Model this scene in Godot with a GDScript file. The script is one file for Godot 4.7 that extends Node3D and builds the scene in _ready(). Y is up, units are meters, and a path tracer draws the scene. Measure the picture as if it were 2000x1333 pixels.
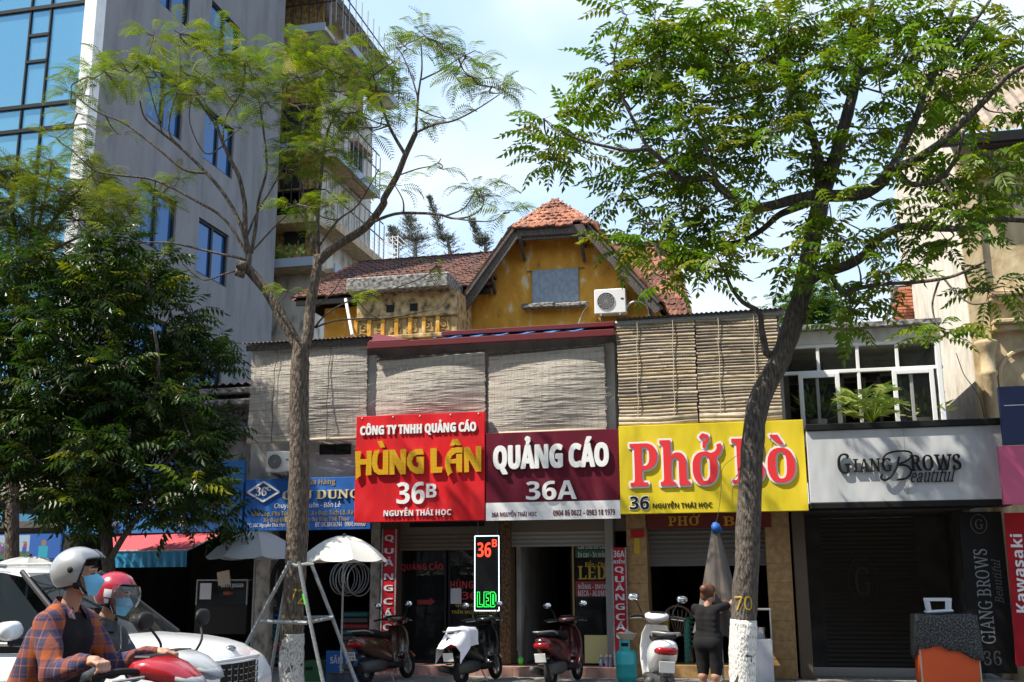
extends Node3D
# A street of small shops under an old yellow villa, seen from across the road.
# x runs along the street, y is up, z comes towards the viewer; metres. The pavement top is y = 0.

var used := {}
var rng := RandomNumberGenerator.new()
var K := {}            # shared materials
var meshes := {}       # shared meshes

# ---------------------------------------------------------------- naming and objects
func numbered(n: String) -> String:
	if not used.has(n):
		used[n] = 0
		return n
	used[n] += 1
	return "%s_%03d" % [n, used[n]]

func tag(o: Node, label: String, category: String, group := "") -> Node:
	o.set_meta("label", label)
	o.set_meta("category", category)
	if group != "":
		o.set_meta("group", group)
	return o

func thing(called: String, label: String, category: String, at := Vector3.ZERO, turn := 0.0, group := "") -> Node3D:
	var o := Node3D.new()
	o.name = numbered(called)
	add_child(o)
	o.position = at
	o.rotation.y = turn
	tag(o, label, category, group)
	return o

# one mesh as a part, in the parent's own axes
func part(b: SB, called: String, m: Material, parent: Node3D, at := Vector3.ZERO) -> MeshInstance3D:
	return inst(b.done(), called, m, parent, at)

func inst(mesh: Mesh, called: String, m: Material, parent: Node3D, at := Vector3.ZERO, basis_ := Basis.IDENTITY) -> MeshInstance3D:
	var o := MeshInstance3D.new()
	o.mesh = mesh
	if m:
		o.material_override = m
	o.name = numbered(called) if parent == self else called
	parent.add_child(o, true)
	o.transform = Transform3D(basis_, at)
	return o

# a part whose shape was collected in world axes
func wpart(b: SB, called: String, m: Material, parent: Node3D) -> MeshInstance3D:
	return inst(b.done(), called, m, parent, -base_of(parent))

func base_of(n: Node3D) -> Vector3:
	var p := Vector3.ZERO
	var q: Node = n
	while q != self and q is Node3D:
		p += (q as Node3D).position
		q = q.get_parent()
	return p

func struct(b: SB, called: String, m: Material) -> MeshInstance3D:
	var o := inst(b.done(), called, m, self)
	o.set_meta("kind", "structure")
	return o

func single(b: SB, called: String, m: Material, label: String, category: String, group := "") -> MeshInstance3D:
	var o := inst(b.done(), called, m, self)
	tag(o, label, category, group)
	return o

func stuff(o: Node) -> Node:
	o.set_meta("kind", "stuff")
	return o

# ---------------------------------------------------------------- shapes
class SB:
	var st := SurfaceTool.new()
	var n := 0
	func _init():
		st.begin(Mesh.PRIMITIVE_TRIANGLES)
		st.set_smooth_group(-1)
	func smooth(on := true) -> SB:
		st.set_smooth_group(0 if on else -1)
		return self
	func col(c: Color) -> SB:
		st.set_color(c)
		return self
	func tri(a: Vector3, b: Vector3, c: Vector3):
		st.add_vertex(a); st.add_vertex(b); st.add_vertex(c)
		n += 1
	func quad(a: Vector3, b: Vector3, c: Vector3, d: Vector3):
		tri(a, b, c); tri(a, c, d)
	func quv(a: Vector3, b: Vector3, c: Vector3, d: Vector3):
		var p := [a, b, c, a, c, d]
		var u := [Vector2(0, 0), Vector2(1, 0), Vector2(1, 1), Vector2(0, 0), Vector2(1, 1), Vector2(0, 1)]
		for i in 6:
			st.set_uv(u[i]); st.add_vertex(p[i])
		n += 2
	# box between two corners
	func box(a: Vector3, b: Vector3, bev := 0.0) -> SB:
		return obox(Transform3D(Basis.IDENTITY, (a + b) * 0.5), (b - a).abs(), bev)
	func cbox(c: Vector3, s: Vector3, bev := 0.0) -> SB:
		return obox(Transform3D(Basis.IDENTITY, c), s, bev)
	func obox(t: Transform3D, s: Vector3, bev := 0.0) -> SB:
		var h := s * 0.5
		if bev <= 0.0:
			var v := []
			for i in 8:
				v.append(t * Vector3(h.x if i & 1 else -h.x, h.y if i & 2 else -h.y, h.z if i & 4 else -h.z))
			quad(v[0], v[1], v[3], v[2]); quad(v[5], v[4], v[6], v[7])
			quad(v[4], v[0], v[2], v[6]); quad(v[1], v[5], v[7], v[3])
			quad(v[2], v[3], v[7], v[6]); quad(v[4], v[5], v[1], v[0])
			return self
		var e := minf(bev, minf(h.x, minf(h.y, h.z)) * 0.95)
		# three points per corner: pulled in on two axes
		var q := {}
		for i in 8:
			var sg := Vector3(1 if i & 1 else -1, 1 if i & 2 else -1, 1 if i & 4 else -1)
			for ax in 3:
				var p := Vector3(h.x - e, h.y - e, h.z - e)
				p[ax] = h[ax]
				q[i * 3 + ax] = t * (p * sg)
			out(q[i * 3], q[i * 3 + 1], q[i * 3 + 2], t.origin)
		for ax in 3:
			var b1 := 1 << ((ax + 1) % 3)
			var b2 := 1 << ((ax + 2) % 3)
			for s2 in 2:
				var i0 := (1 << ax) if s2 else 0
				outq(q[i0 * 3 + ax], q[(i0 | b1) * 3 + ax], q[(i0 | b1 | b2) * 3 + ax], q[(i0 | b2) * 3 + ax], t.origin)
			# edges along ax
			var a1 := (ax + 1) % 3
			var a2 := (ax + 2) % 3
			for k in 4:
				var j := (b1 if k & 1 else 0) | (b2 if k & 2 else 0)
				var j2 := j | (1 << ax)
				outq(q[j * 3 + a1], q[j2 * 3 + a1], q[j2 * 3 + a2], q[j * 3 + a2], t.origin)
		return self
	func out(a: Vector3, b: Vector3, c: Vector3, from: Vector3):
		if (b - a).cross(c - a).dot((a + b + c) / 3.0 - from) > 0.0:
			tri(a, c, b)
		else:
			tri(a, b, c)
	func outq(a: Vector3, b: Vector3, c: Vector3, d: Vector3, from: Vector3):
		if (b - a).cross(c - a).dot((a + c) * 0.5 - from) > 0.0:
			quad(a, d, c, b)
		else:
			quad(a, b, c, d)
	# swept tube; radii a number or a list
	func tube(pts: Array, rad, seg := 8, caps := true) -> SB:
		var rings := []
		var up := Vector3.UP
		var t0: Vector3 = (pts[1] - pts[0]).normalized()
		if absf(t0.dot(up)) > 0.9:
			up = Vector3.RIGHT
		var nrm: Vector3 = (up - t0 * up.dot(t0)).normalized()
		for i in pts.size():
			var t: Vector3
			if i == 0:
				t = t0
			elif i == pts.size() - 1:
				t = (pts[i] - pts[i - 1]).normalized()
			else:
				t = ((pts[i + 1] - pts[i]).normalized() + (pts[i] - pts[i - 1]).normalized()).normalized()
			nrm = (nrm - t * nrm.dot(t)).normalized()
			var bi := t.cross(nrm)
			var r: float = rad[i] if rad is Array else rad
			var ring := []
			for k in seg:
				var a := TAU * k / seg
				ring.append(pts[i] + (nrm * cos(a) + bi * sin(a)) * r)
			rings.append(ring)
		loft(rings, true, caps)
		return self
	func loft(rings: Array, closed := true, caps := true) -> SB:
		for i in rings.size() - 1:
			var a: Array = rings[i]
			var b: Array = rings[i + 1]
			var c := a.size()
			for k in (c if closed else c - 1):
				quad(a[k], a[(k + 1) % c], b[(k + 1) % c], b[k])
		if caps:
			for e in [rings[0], rings[-1]]:
				var m := Vector3.ZERO
				for p in e: m += p
				m /= e.size()
				for k in e.size():
					if e == rings[0]:
						tri(m, e[(k + 1) % e.size()], e[k])
					else:
						tri(m, e[k], e[(k + 1) % e.size()])
		return self
	# profile of (radius, height) spun about the y axis of t
	func lathe(prof: Array, t := Transform3D.IDENTITY, seg := 16, caps := true, arc := TAU) -> SB:
		var rings := []
		for p in prof:
			var ring := []
			for k in (seg if arc >= TAU else seg + 1):
				var a := arc * k / seg
				ring.append(t * Vector3(p.x * cos(a), p.y, -p.x * sin(a)))
			rings.append(ring)
		loft(rings, arc >= TAU, caps and arc >= TAU)
		return self
	# flat outline (list of Vector2) given thickness along t's z
	func slab(poly: PackedVector2Array, t: Transform3D, thick: float) -> SB:
		var idx := Geometry2D.triangulate_polygon(poly)
		for i in range(0, idx.size(), 3):
			var p: Array = [poly[idx[i]], poly[idx[i + 1]], poly[idx[i + 2]]]
			var f := p.map(func(v): return t * Vector3(v.x, v.y, thick * 0.5))
			var r := p.map(func(v): return t * Vector3(v.x, v.y, -thick * 0.5))
			tri(f[0], f[1], f[2]); tri(r[0], r[2], r[1])
		for i in poly.size():
			var a := poly[i]
			var b := poly[(i + 1) % poly.size()]
			quad(t * Vector3(a.x, a.y, -thick * 0.5), t * Vector3(b.x, b.y, -thick * 0.5), t * Vector3(b.x, b.y, thick * 0.5), t * Vector3(a.x, a.y, thick * 0.5))
		return self
	func ball(c: Vector3, r: Vector3, seg := 12, rows := 8) -> SB:
		var prof := []
		for i in rows + 1:
			var a := -PI / 2 + PI * i / rows
			prof.append(Vector2(maxf(cos(a), 0.001), sin(a)))
		return lathe(prof, Transform3D(Basis.from_scale(r), c), seg, false)
	func done() -> ArrayMesh:
		st.generate_normals()
		st.index()
		return st.commit()

func sb() -> SB:
	return SB.new()

func bar(a: Vector3, b: Vector3, w: float, d: float, s: SB, bev := 0.0):
	var z := (b - a).normalized()
	var up := Vector3.UP if absf(z.y) < 0.95 else Vector3.BACK
	var x := up.cross(z).normalized()
	s.obox(Transform3D(Basis(x, z.cross(x), z), (a + b) * 0.5), Vector3(w, d, (b - a).length()), bev)

func V(x: float, y: float, z: float) -> Vector3:
	return Vector3(x, y, z)

func curve(pts: Array, per := 4) -> Array:
	var out := []
	for i in pts.size() - 1:
		var p0: Vector3 = pts[maxi(i - 1, 0)]
		var p1: Vector3 = pts[i]
		var p2: Vector3 = pts[i + 1]
		var p3: Vector3 = pts[mini(i + 2, pts.size() - 1)]
		for k in per:
			out.append(p1.cubic_interpolate(p2, p0, p3, float(k) / per))
	out.append(pts[-1])
	return out

# ---------------------------------------------------------------- materials (base colours given as linear reflectance)
func lin(r: float, g: float, b: float) -> Color:
	return Color(r, g, b).linear_to_srgb()

func plain(r: float, g: float, b: float, rough := 0.7, metal := 0.0) -> StandardMaterial3D:
	var m := StandardMaterial3D.new()
	m.albedo_color = lin(r, g, b)
	m.roughness = rough
	m.metallic = metal
	if maxf(r, maxf(g, b)) < 0.06 and metal == 0.0:
		m.metallic_specular = 0.3
	return m

func noise_tex(freq: float, stops: Array, seed_ := 1, octaves := 4, kind := FastNoiseLite.TYPE_SIMPLEX_SMOOTH, size := 512) -> ImageTexture:
	var n := FastNoiseLite.new()
	n.seed = seed_
	n.noise_type = kind
	n.frequency = freq
	n.fractal_type = FastNoiseLite.FRACTAL_FBM
	n.fractal_octaves = octaves
	var im := n.get_seamless_image(size, size)
	im.convert(Image.FORMAT_L8)
	var g := Gradient.new()
	g.offsets = PackedFloat32Array(stops.map(func(s): return s[0]))
	g.colors = PackedColorArray(stops.map(func(s): return s[1]))
	var lut := PackedByteArray()
	for i in 256:
		var c := g.sample(i / 255.0)
		lut.append(c.r8); lut.append(c.g8); lut.append(c.b8)
	var src := im.get_data()
	var dst := PackedByteArray()
	dst.resize(src.size() * 3)
	for i in src.size():
		var k := src[i] * 3
		dst[i * 3] = lut[k]; dst[i * 3 + 1] = lut[k + 1]; dst[i * 3 + 2] = lut[k + 2]
	return ImageTexture.create_from_image(Image.create_from_data(size, size, false, Image.FORMAT_RGB8, dst))

func bump_tex(freq: float, strength: float, seed_ := 1, octaves := 4, kind := FastNoiseLite.TYPE_SIMPLEX_SMOOTH, size := 512) -> ImageTexture:
	var n := FastNoiseLite.new()
	n.seed = seed_
	n.noise_type = kind
	n.frequency = freq
	n.fractal_octaves = octaves
	var im := n.get_seamless_image(size, size)
	im.convert(Image.FORMAT_RGBA8)
	im.bump_map_to_normal_map(strength)
	return ImageTexture.create_from_image(im)

# blotchy surface: texture spread over the world, `scale` repeats per metre on each axis
func blotch(tex: Texture2D, scale: Vector3, rough := 0.8, nrm: Texture2D = null, nscale := 0.5, world := true) -> StandardMaterial3D:
	var m := StandardMaterial3D.new()
	m.albedo_texture = tex
	m.uv1_triplanar = true
	m.uv1_world_triplanar = world
	m.uv1_scale = scale
	m.uv1_triplanar_sharpness = 4.0
	m.roughness = rough
	if nrm:
		m.normal_enabled = true
		m.normal_texture = nrm
		m.normal_scale = nscale
	return m

# ---------------------------------------------------------------- lettering
var fonts := {}
func font(kind: String, weight := 700) -> Font:
	var key := kind + str(weight)
	if not fonts.has(key):
		var f := SystemFont.new()
		f.font_names = PackedStringArray([kind])
		f.font_weight = weight
		fonts[key] = f
	return fonts[key]

# letters as a mesh, fitted into width w and cap height h, lower left corner of the line at `at`
func text_mesh(s: String, f: Font, depth: float) -> TextMesh:
	var t := TextMesh.new()
	t.text = s
	t.font = f
	t.font_size = 48
	t.pixel_size = 0.01
	t.depth = depth
	t.curve_step = 1.2
	t.horizontal_alignment = HORIZONTAL_ALIGNMENT_LEFT
	return t

# Vietnamese letters the fonts lack: base letter and added marks (h hook, a acute, g grave, t tilde, d dot below, r horn)
const MARKED := {"Ả": "Ah", "ả": "ah", "Ạ": "Ad", "ạ": "ad", "Ấ": "Âa", "ấ": "âa", "Ầ": "Âg", "ầ": "âg", "Ậ": "Âd", "ậ": "âd", "ắ": "ăa", "Ẻ": "Eh", "ẻ": "eh", "ề": "êg", "Ể": "Êh", "ể": "êh", "Ễ": "Êt", "ễ": "êt", "Ệ": "Êd",
	"Ọ": "Od", "ọ": "od", "ố": "ôa", "Ồ": "Ôg", "ồ": "ôg", "ơ": "or", "Ơ": "Or", "Ở": "Orh", "ở": "orh", "ư": "ur", "ữ": "urt", "ử": "urh", "Ụ": "Ud", "ụ": "ud"}

func stroke3(out: PackedVector3Array, pts: Array, w: float):
	# one mitred ribbon, a little thicker than the letters so that no faces coincide
	var l := []
	var r := []
	for i in pts.size():
		var d: Vector2 = (pts[mini(i + 1, pts.size() - 1)] - pts[maxi(i - 1, 0)]).normalized()
		var n := d.orthogonal() * w * 0.5
		l.append(pts[i] + n)
		r.append(pts[i] - n)
	var f := 0.56
	var g := -0.44
	for i in pts.size() - 1:
		var q := [l[i], l[i + 1], r[i + 1], r[i]]
		for t in [[0, 1, 2], [0, 2, 3]]:
			for k in t: out.append(V(q[k].x, q[k].y, f))
		for e in [[l[i], l[i + 1]], [r[i + 1], r[i]]]:
			var u: Vector2 = e[0]
			var v: Vector2 = e[1]
			for p in [V(u.x, u.y, g), V(v.x, v.y, g), V(v.x, v.y, f), V(u.x, u.y, g), V(v.x, v.y, f), V(u.x, u.y, f)]:
				out.append(p)
	for e in [[r[0], l[0]], [l[-1], r[-1]]]:
		var u: Vector2 = e[0]
		var v: Vector2 = e[1]
		for p in [V(u.x, u.y, g), V(v.x, v.y, g), V(v.x, v.y, f), V(u.x, u.y, g), V(v.x, v.y, f), V(u.x, u.y, f)]:
			out.append(p)

func text_tris(s: String, f: Font) -> PackedVector3Array:
	var plain_text := ""
	var marks := []
	for c in s:
		if MARKED.has(c):
			var m: String = MARKED[c]
			plain_text += m[0]
			marks.append([plain_text.length() - 1, m.substr(1), m[0]])
		else:
			plain_text += c
	var t := text_mesh(plain_text, f, 1.0)
	var out := PackedVector3Array()
	for si in t.get_surface_count():
		var arr := t.surface_get_arrays(si)
		var vs: PackedVector3Array = arr[Mesh.ARRAY_VERTEX]
		var ids: PackedInt32Array = arr[Mesh.ARRAY_INDEX]
		if ids.size():
			for i in ids: out.append(vs[i])
		else:
			out.append_array(vs)
	# the baseline in the mesh's own axes: the font's lines are centred
	var base := 1e9
	var probe := text_mesh("H", f, 1.0)
	for v in probe.surface_get_arrays(0)[Mesh.ARRAY_VERTEX]: base = minf(base, v.y)
	for m in marks:
		var i: int = m[0]
		var x0 := f.get_string_size(plain_text.substr(0, i), HORIZONTAL_ALIGNMENT_LEFT, -1, 48).x * 0.01
		var x1 := f.get_string_size(plain_text.substr(0, i + 1), HORIZONTAL_ALIGNMENT_LEFT, -1, 48).x * 0.01
		var cx := (x0 + x1) / 2
		var big: bool = m[2] == m[2].to_upper()
		var hat: bool = m[2] in "ÂÊÔâêôă"
		var top := base + (0.343 if big else 0.262)
		var y := top + (0.105 if hat else 0.028)
		var w := 0.045
		for k in m[1]:
			var px := cx + (0.05 if hat and k in "ah" else -0.05 if hat and k == "g" else 0.0)
			match k:
				"h": stroke3(out, [Vector2(px - 0.04, y + 0.075), Vector2(px - 0.01, y + 0.1), Vector2(px + 0.035, y + 0.09), Vector2(px + 0.035, y + 0.055), Vector2(px, y + 0.035), Vector2(px, y)], w * 0.7)
				"a": stroke3(out, [Vector2(px - 0.02, y), Vector2(px + 0.035, y + 0.06)], w)
				"g": stroke3(out, [Vector2(px + 0.02, y), Vector2(px - 0.035, y + 0.06)], w)
				"t": stroke3(out, [Vector2(cx - 0.075, y + 0.005), Vector2(cx - 0.035, y + 0.04), Vector2(cx + 0.03, y + 0.015), Vector2(cx + 0.075, y + 0.05)], w * 0.7)
				"d": stroke3(out, [Vector2(cx, base - 0.1), Vector2(cx, base - 0.07)], 0.055)
				"r": stroke3(out, [Vector2(x1 - 0.085, top - 0.04), Vector2(x1 - 0.04, top - 0.03), Vector2(x1 - 0.01, top - 0.01), Vector2(x1 + 0.008, top + 0.025), Vector2(x1 + 0.0, top + 0.055)], w * 1.1)
	return out

func letters(s: String, f: Font, box: Rect2, z: float, depth: float, m: Material, parent: Node3D, called := "lettering", skew := 0.0) -> MeshInstance3D:
	# box: x, y of the lower left corner of the inked area and its size
	var vs := text_tris(s, f)
	var b := sb()
	var lo := Vector2(1e9, 1e9)
	var hi := -lo
	for v in vs:
		lo = lo.min(Vector2(v.x, v.y)); hi = hi.max(Vector2(v.x, v.y))
	var sc := Vector2(box.size.x / (hi.x - lo.x), box.size.y / (hi.y - lo.y))
	for v in vs:
		var y := (v.y - lo.y) * sc.y
		b.st.add_vertex(Vector3(box.position.x + (v.x - lo.x) * sc.x + y * skew, box.position.y + y, z + (v.z + 0.5) * depth))
	return wpart(b, called, m, parent)

# ================================================================ the scene
func _ready():
	rng.seed = 36
	camera_and_light()
	materials()
	more_materials()
	sign_materials()
	shop_materials()
	thing_materials()
	crate_materials()
	leaf_meshes()
	ground()
	glass_office()
	apartment_block()
	far_things()
	villa()
	extension()
	corner_house()
	brow_shop()
	added_opposite_side()
	low_shops()
	signs()
	shopfronts()
	trees()
	street_things()
	vehicles()
	people()

func camera_and_light():
	var cam := Camera3D.new()
	cam.name = "camera"
	add_child(cam)
	cam.position = Vector3(0, 1.55, 0)
	cam.rotation_degrees = Vector3(12.43, 12.75, -0.35)
	cam.fov = 35.21
	cam.near = 0.05
	cam.far = 400.0
	cam.current = true
	var env := Environment.new()
	env.background_mode = Environment.BG_SKY
	env.tonemap_mode = Environment.TONE_MAPPER_LINEAR
	env.tonemap_exposure = 1.78
	env.sdfgi_enabled = true
	env.ssao_enabled = true
	env.ssil_enabled = true
	env.sky = Sky.new()
	env.sky.sky_material = sky_picture()
	var we := WorldEnvironment.new()
	we.name = "world"
	we.environment = env
	add_child(we)
	var sun := DirectionalLight3D.new()
	sun.name = "sun"
	sun.light_energy = 1.6
	sun.light_color = Color(1.0, 0.965, 0.9)
	sun.light_angular_distance = 0.5
	sun.shadow_enabled = true
	add_child(sun)
	sun.look_at_from_position(Vector3.ZERO, Vector3(0.6, -1.0, -0.35), Vector3.UP)

func sky_picture() -> PanoramaSkyMaterial:
	# hazy light blue with thin streaks of cloud, the same all round
	var w := 768
	var h := 384
	var im := Image.create(w, h, false, Image.FORMAT_RGBF)
	var n := FastNoiseLite.new()
	n.seed = 7
	n.frequency = 1.1
	n.fractal_octaves = 5
	for j in h:
		var el := (0.5 - (j + 0.5) / h) * PI
		var s := clampf(sin(el), 0.0, 1.0)
		var clear := Color(0.46, 0.65, 0.93).lerp(Color(0.29, 0.48, 0.86), smoothstep(0.2, 0.95, s))
		clear = clear.lerp(Color(0.64, 0.79, 0.93), exp(-s * 3.2))
		for i in w:
			var az := (i + 0.5) / w * TAU
			var d := Vector3(cos(el) * cos(az), sin(el), cos(el) * sin(az))
			var q := d / (absf(d.y) + 0.35)
			var c := n.get_noise_3d(q.x * 1.6, q.y * 1.2, q.z * 1.6) * 0.5 + 0.5
			c = smoothstep(0.38, 0.68, c) * 0.75 * smoothstep(-0.02, 0.12, d.y)
			var k := clear.lerp(Color(0.80, 0.87, 0.94), c)
			if d.y < 0.0:
				k = Color(0.25, 0.25, 0.25)
			im.set_pixel(i, j, Color(k.r, k.g, k.b) * 0.78)
	var p := PanoramaSkyMaterial.new()
	p.panorama = ImageTexture.create_from_image(im)
	return p

func materials():
	var nb := bump_tex(0.03, 6.0, 5)
	var fine := bump_tex(0.12, 5.0, 6)
	K.nb = nb
	K.fine = fine
	K.asphalt = blotch(noise_tex(0.08, [[0.2, lin(0.05, 0.05, 0.052)], [0.8, lin(0.11, 0.108, 0.105)]], 3), V(0.5, 0.5, 0.5), 0.9, fine, 0.6)
	K.paving = blotch(noise_tex(0.05, [[0.15, lin(0.13, 0.122, 0.115)], [0.5, lin(0.21, 0.197, 0.186)], [0.85, lin(0.27, 0.255, 0.24)]], 4), V(0.35, 0.35, 0.35), 0.85, fine, 0.4)
	K.joint = plain(0.1, 0.095, 0.09, 0.95)
	K.kerb = blotch(noise_tex(0.06, [[0.2, lin(0.22, 0.21, 0.2)], [0.8, lin(0.36, 0.35, 0.33)]], 8), V(0.6, 0.6, 0.6), 0.85, fine, 0.5)
	K.grey_wall = blotch(noise_tex(0.012, [[0.1, lin(0.155, 0.155, 0.16)], [0.5, lin(0.198, 0.198, 0.204)], [0.9, lin(0.225, 0.225, 0.231)]], 9, 5), V(0.22, 0.05, 0.22), 0.8, nb, 0.12)
	K.white_trim = blotch(noise_tex(0.02, [[0.1, lin(0.6, 0.6, 0.58)], [0.6, lin(0.74, 0.74, 0.72)]], 10), V(0.3, 0.15, 0.3), 0.6)
	K.ochre = blotch(noise_tex(0.014, [[0.03, lin(0.3, 0.14, 0.03)], [0.14, lin(0.52, 0.26, 0.03)], [0.42, lin(0.6, 0.3, 0.035)], [0.66, lin(0.63, 0.33, 0.045)], [0.76, lin(0.66, 0.42, 0.13)], [0.9, lin(0.66, 0.58, 0.42)]], 12, 5), V(0.38, 0.2, 0.38), 0.9, nb, 0.3)
	K.ochre_dark = blotch(noise_tex(0.02, [[0.1, lin(0.09, 0.06, 0.035)], [0.45, lin(0.3, 0.19, 0.06)], [0.9, lin(0.44, 0.32, 0.14)]], 13, 5), V(0.6, 0.4, 0.6), 0.92, nb, 0.4)
	K.old_concrete = blotch(noise_tex(0.03, [[0.12, lin(0.03, 0.03, 0.028)], [0.4, lin(0.15, 0.145, 0.135)], [0.65, lin(0.27, 0.26, 0.245)], [0.95, lin(0.42, 0.41, 0.38)]], 14, 5), V(0.5, 0.7, 0.5), 0.95, nb, 0.5)
	K.cream = blotch(noise_tex(0.014, [[0.08, lin(0.42, 0.38, 0.32)], [0.35, lin(0.56, 0.52, 0.45)], [0.8, lin(0.64, 0.6, 0.53)]], 15, 5), V(0.3, 0.12, 0.3), 0.85, nb, 0.2)
	K.tan = blotch(noise_tex(0.016, [[0.1, lin(0.34, 0.26, 0.15)], [0.5, lin(0.47, 0.36, 0.21)], [0.9, lin(0.56, 0.46, 0.3)]], 16, 5), V(0.35, 0.2, 0.35), 0.85, nb, 0.2)
	K.pale_wall = blotch(noise_tex(0.015, [[0.1, lin(0.36, 0.34, 0.31)], [0.6, lin(0.52, 0.5, 0.47)]], 17, 5), V(0.3, 0.15, 0.3), 0.85)
	K.apartment = blotch(noise_tex(0.014, [[0.05, lin(0.2, 0.18, 0.15)], [0.4, lin(0.48, 0.44, 0.37)], [0.85, lin(0.6, 0.56, 0.49)]], 18, 5), V(0.25, 0.12, 0.25), 0.88)
	K.peach = blotch(noise_tex(0.02, [[0.1, lin(0.34, 0.24, 0.14)], [0.8, lin(0.5, 0.38, 0.25)]], 19, 4), V(0.3, 0.15, 0.3), 0.88)
	K.brick = blotch(noise_tex(0.09, [[0.2, lin(0.3, 0.1, 0.05)], [0.8, lin(0.5, 0.19, 0.1)]], 20, 4), V(0.7, 1.2, 0.7), 0.95, nb, 0.6)
	K.dark_wood = blotch(noise_tex(0.03, [[0.15, lin(0.035, 0.03, 0.026)], [0.5, lin(0.08, 0.07, 0.06)], [0.9, lin(0.16, 0.145, 0.125)]], 21, 5), V(0.9, 2.5, 0.9), 0.9, nb, 0.4)
	K.bark = blotch(noise_tex(0.035, [[0.15, lin(0.034, 0.025, 0.018)], [0.5, lin(0.1, 0.075, 0.055)], [0.9, lin(0.2, 0.16, 0.125)]], 22, 5), V(1.5, 0.32, 1.5), 0.92, bump_tex(0.035, 14.0, 23, 5), 0.5)
	K.bark_dark = blotch(noise_tex(0.035, [[0.15, lin(0.03, 0.024, 0.02)], [0.5, lin(0.075, 0.06, 0.048)], [0.9, lin(0.15, 0.128, 0.106)]], 24, 5), V(1.5, 0.32, 1.5), 0.92, bump_tex(0.035, 14.0, 23, 5), 0.5)
	K.whitewash = blotch(noise_tex(0.05, [[0.2, lin(0.2, 0.19, 0.17)], [0.38, lin(0.55, 0.54, 0.51)], [0.7, lin(0.72, 0.71, 0.68)]], 25, 5), V(1.4, 0.6, 1.4), 0.9, bump_tex(0.035, 14.0, 23, 5), 0.45)
	K.twig = plain(0.12, 0.095, 0.075, 0.9)
	K.corrugated = blotch(noise_tex(0.04, [[0.2, lin(0.06, 0.045, 0.035)], [0.6, lin(0.16, 0.125, 0.1)], [0.9, lin(0.24, 0.2, 0.17)]], 26, 4), V(0.8, 0.8, 0.8), 0.85)
	K.maroon = plain(0.13, 0.012, 0.018, 0.45)
	K.red = printed(0.62, 0.016, 0.022, 0.45)
	K.purple = printed(0.115, 0.008, 0.022, 0.45)
	K.yellow = printed(0.66, 0.52, 0.025, 0.5)
	K.white = plain(0.78, 0.78, 0.78, 0.55)
	K.gold = plain(0.78, 0.44, 0.015, 0.45)
	K.blue = printed(0.025, 0.12, 0.42, 0.5)
	K.black = plain(0.012, 0.012, 0.012, 0.5)
	K.dark = plain(0.03, 0.028, 0.026, 0.8)
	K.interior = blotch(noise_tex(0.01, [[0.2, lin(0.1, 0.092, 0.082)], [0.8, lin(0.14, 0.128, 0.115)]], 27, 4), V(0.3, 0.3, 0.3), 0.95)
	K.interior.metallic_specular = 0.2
	K.steel = plain(0.42, 0.43, 0.43, 0.4, 0.6)
	K.galv = blotch(noise_tex(0.05, [[0.2, lin(0.2, 0.21, 0.21)], [0.8, lin(0.36, 0.37, 0.36)]], 28, 4), V(1.0, 1.0, 1.0), 0.55)
	K.galv.metallic = 0.35
	K.chrome = plain(0.75, 0.75, 0.76, 0.12, 1.0)
	K.rubber = plain(0.018, 0.018, 0.019, 0.85)
	K.frame_dark = plain(0.02, 0.021, 0.023, 0.45)
	K.glass = pane(0.03, 0.035, 0.035, 0.18)
	K.glass_blue = pane(0.22, 0.5, 0.68, 0.42)
	K.glass_blue.metallic = 0.55
	K.mirror = plain(0.8, 0.82, 0.84, 0.04, 1.0)

func pane(r: float, g: float, b: float, a: float) -> StandardMaterial3D:
	var m := plain(r, g, b, 0.03)
	m.transparency = BaseMaterial3D.TRANSPARENCY_ALPHA
	m.albedo_color.a = a
	return m

# ---------------------------------------------------------------- ground
func ground():
	var b := sb()
	b.quad(V(-150, -0.14, 150), V(150, -0.14, 150), V(150, -0.14, -250), V(-150, -0.14, -250))
	struct(b, "ground", K.joint)
	b = sb()
	b.quad(V(-150, -0.1, 8), V(150, -0.1, 8), V(150, -0.1, -13.4), V(-150, -0.1, -13.4))
	struct(b, "road", K.asphalt)
	# far pavement: slabs over a bed, and kerb stones
	b = sb()
	b.box(V(-40, -0.13, -18.6), V(30, -0.012, -13.42))
	var bed := struct(b, "pavement", K.joint)
	b = sb()
	b.cbox(Vector3.ZERO, V(0.394, 0.04, 0.394), 0.004)
	var slab := b.done()
	var kb := sb()
	kb.cbox(Vector3.ZERO, V(0.99, 0.13, 0.2), 0.02)
	var kerb := kb.done()
	for i in 24:
		inst(kerb, "kerb_stone", K.kerb, bed, V(-14.5 + i, -0.066, -13.46))
	var rest := sb()
	for i in 48:
		for j in 12:
			var p := V(-13.0 + i * 0.4, -0.018 + rng.randf_range(-0.002, 0.002), -13.78 - j * 0.4)
			if j >= 7 and i > 9 and i < 44:
				inst(slab, "paving_slab", K.paving, bed, p)
			else:
				rest.cbox(p, V(0.394, 0.04, 0.394))
	stuff(wpart(rest, "more_paving_slabs", K.paving, bed))
	b = sb()
	b.box(V(-40, -0.13, 3.0), V(30, 0.0, 8))
	struct(b, "near_pavement", K.paving)

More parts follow.
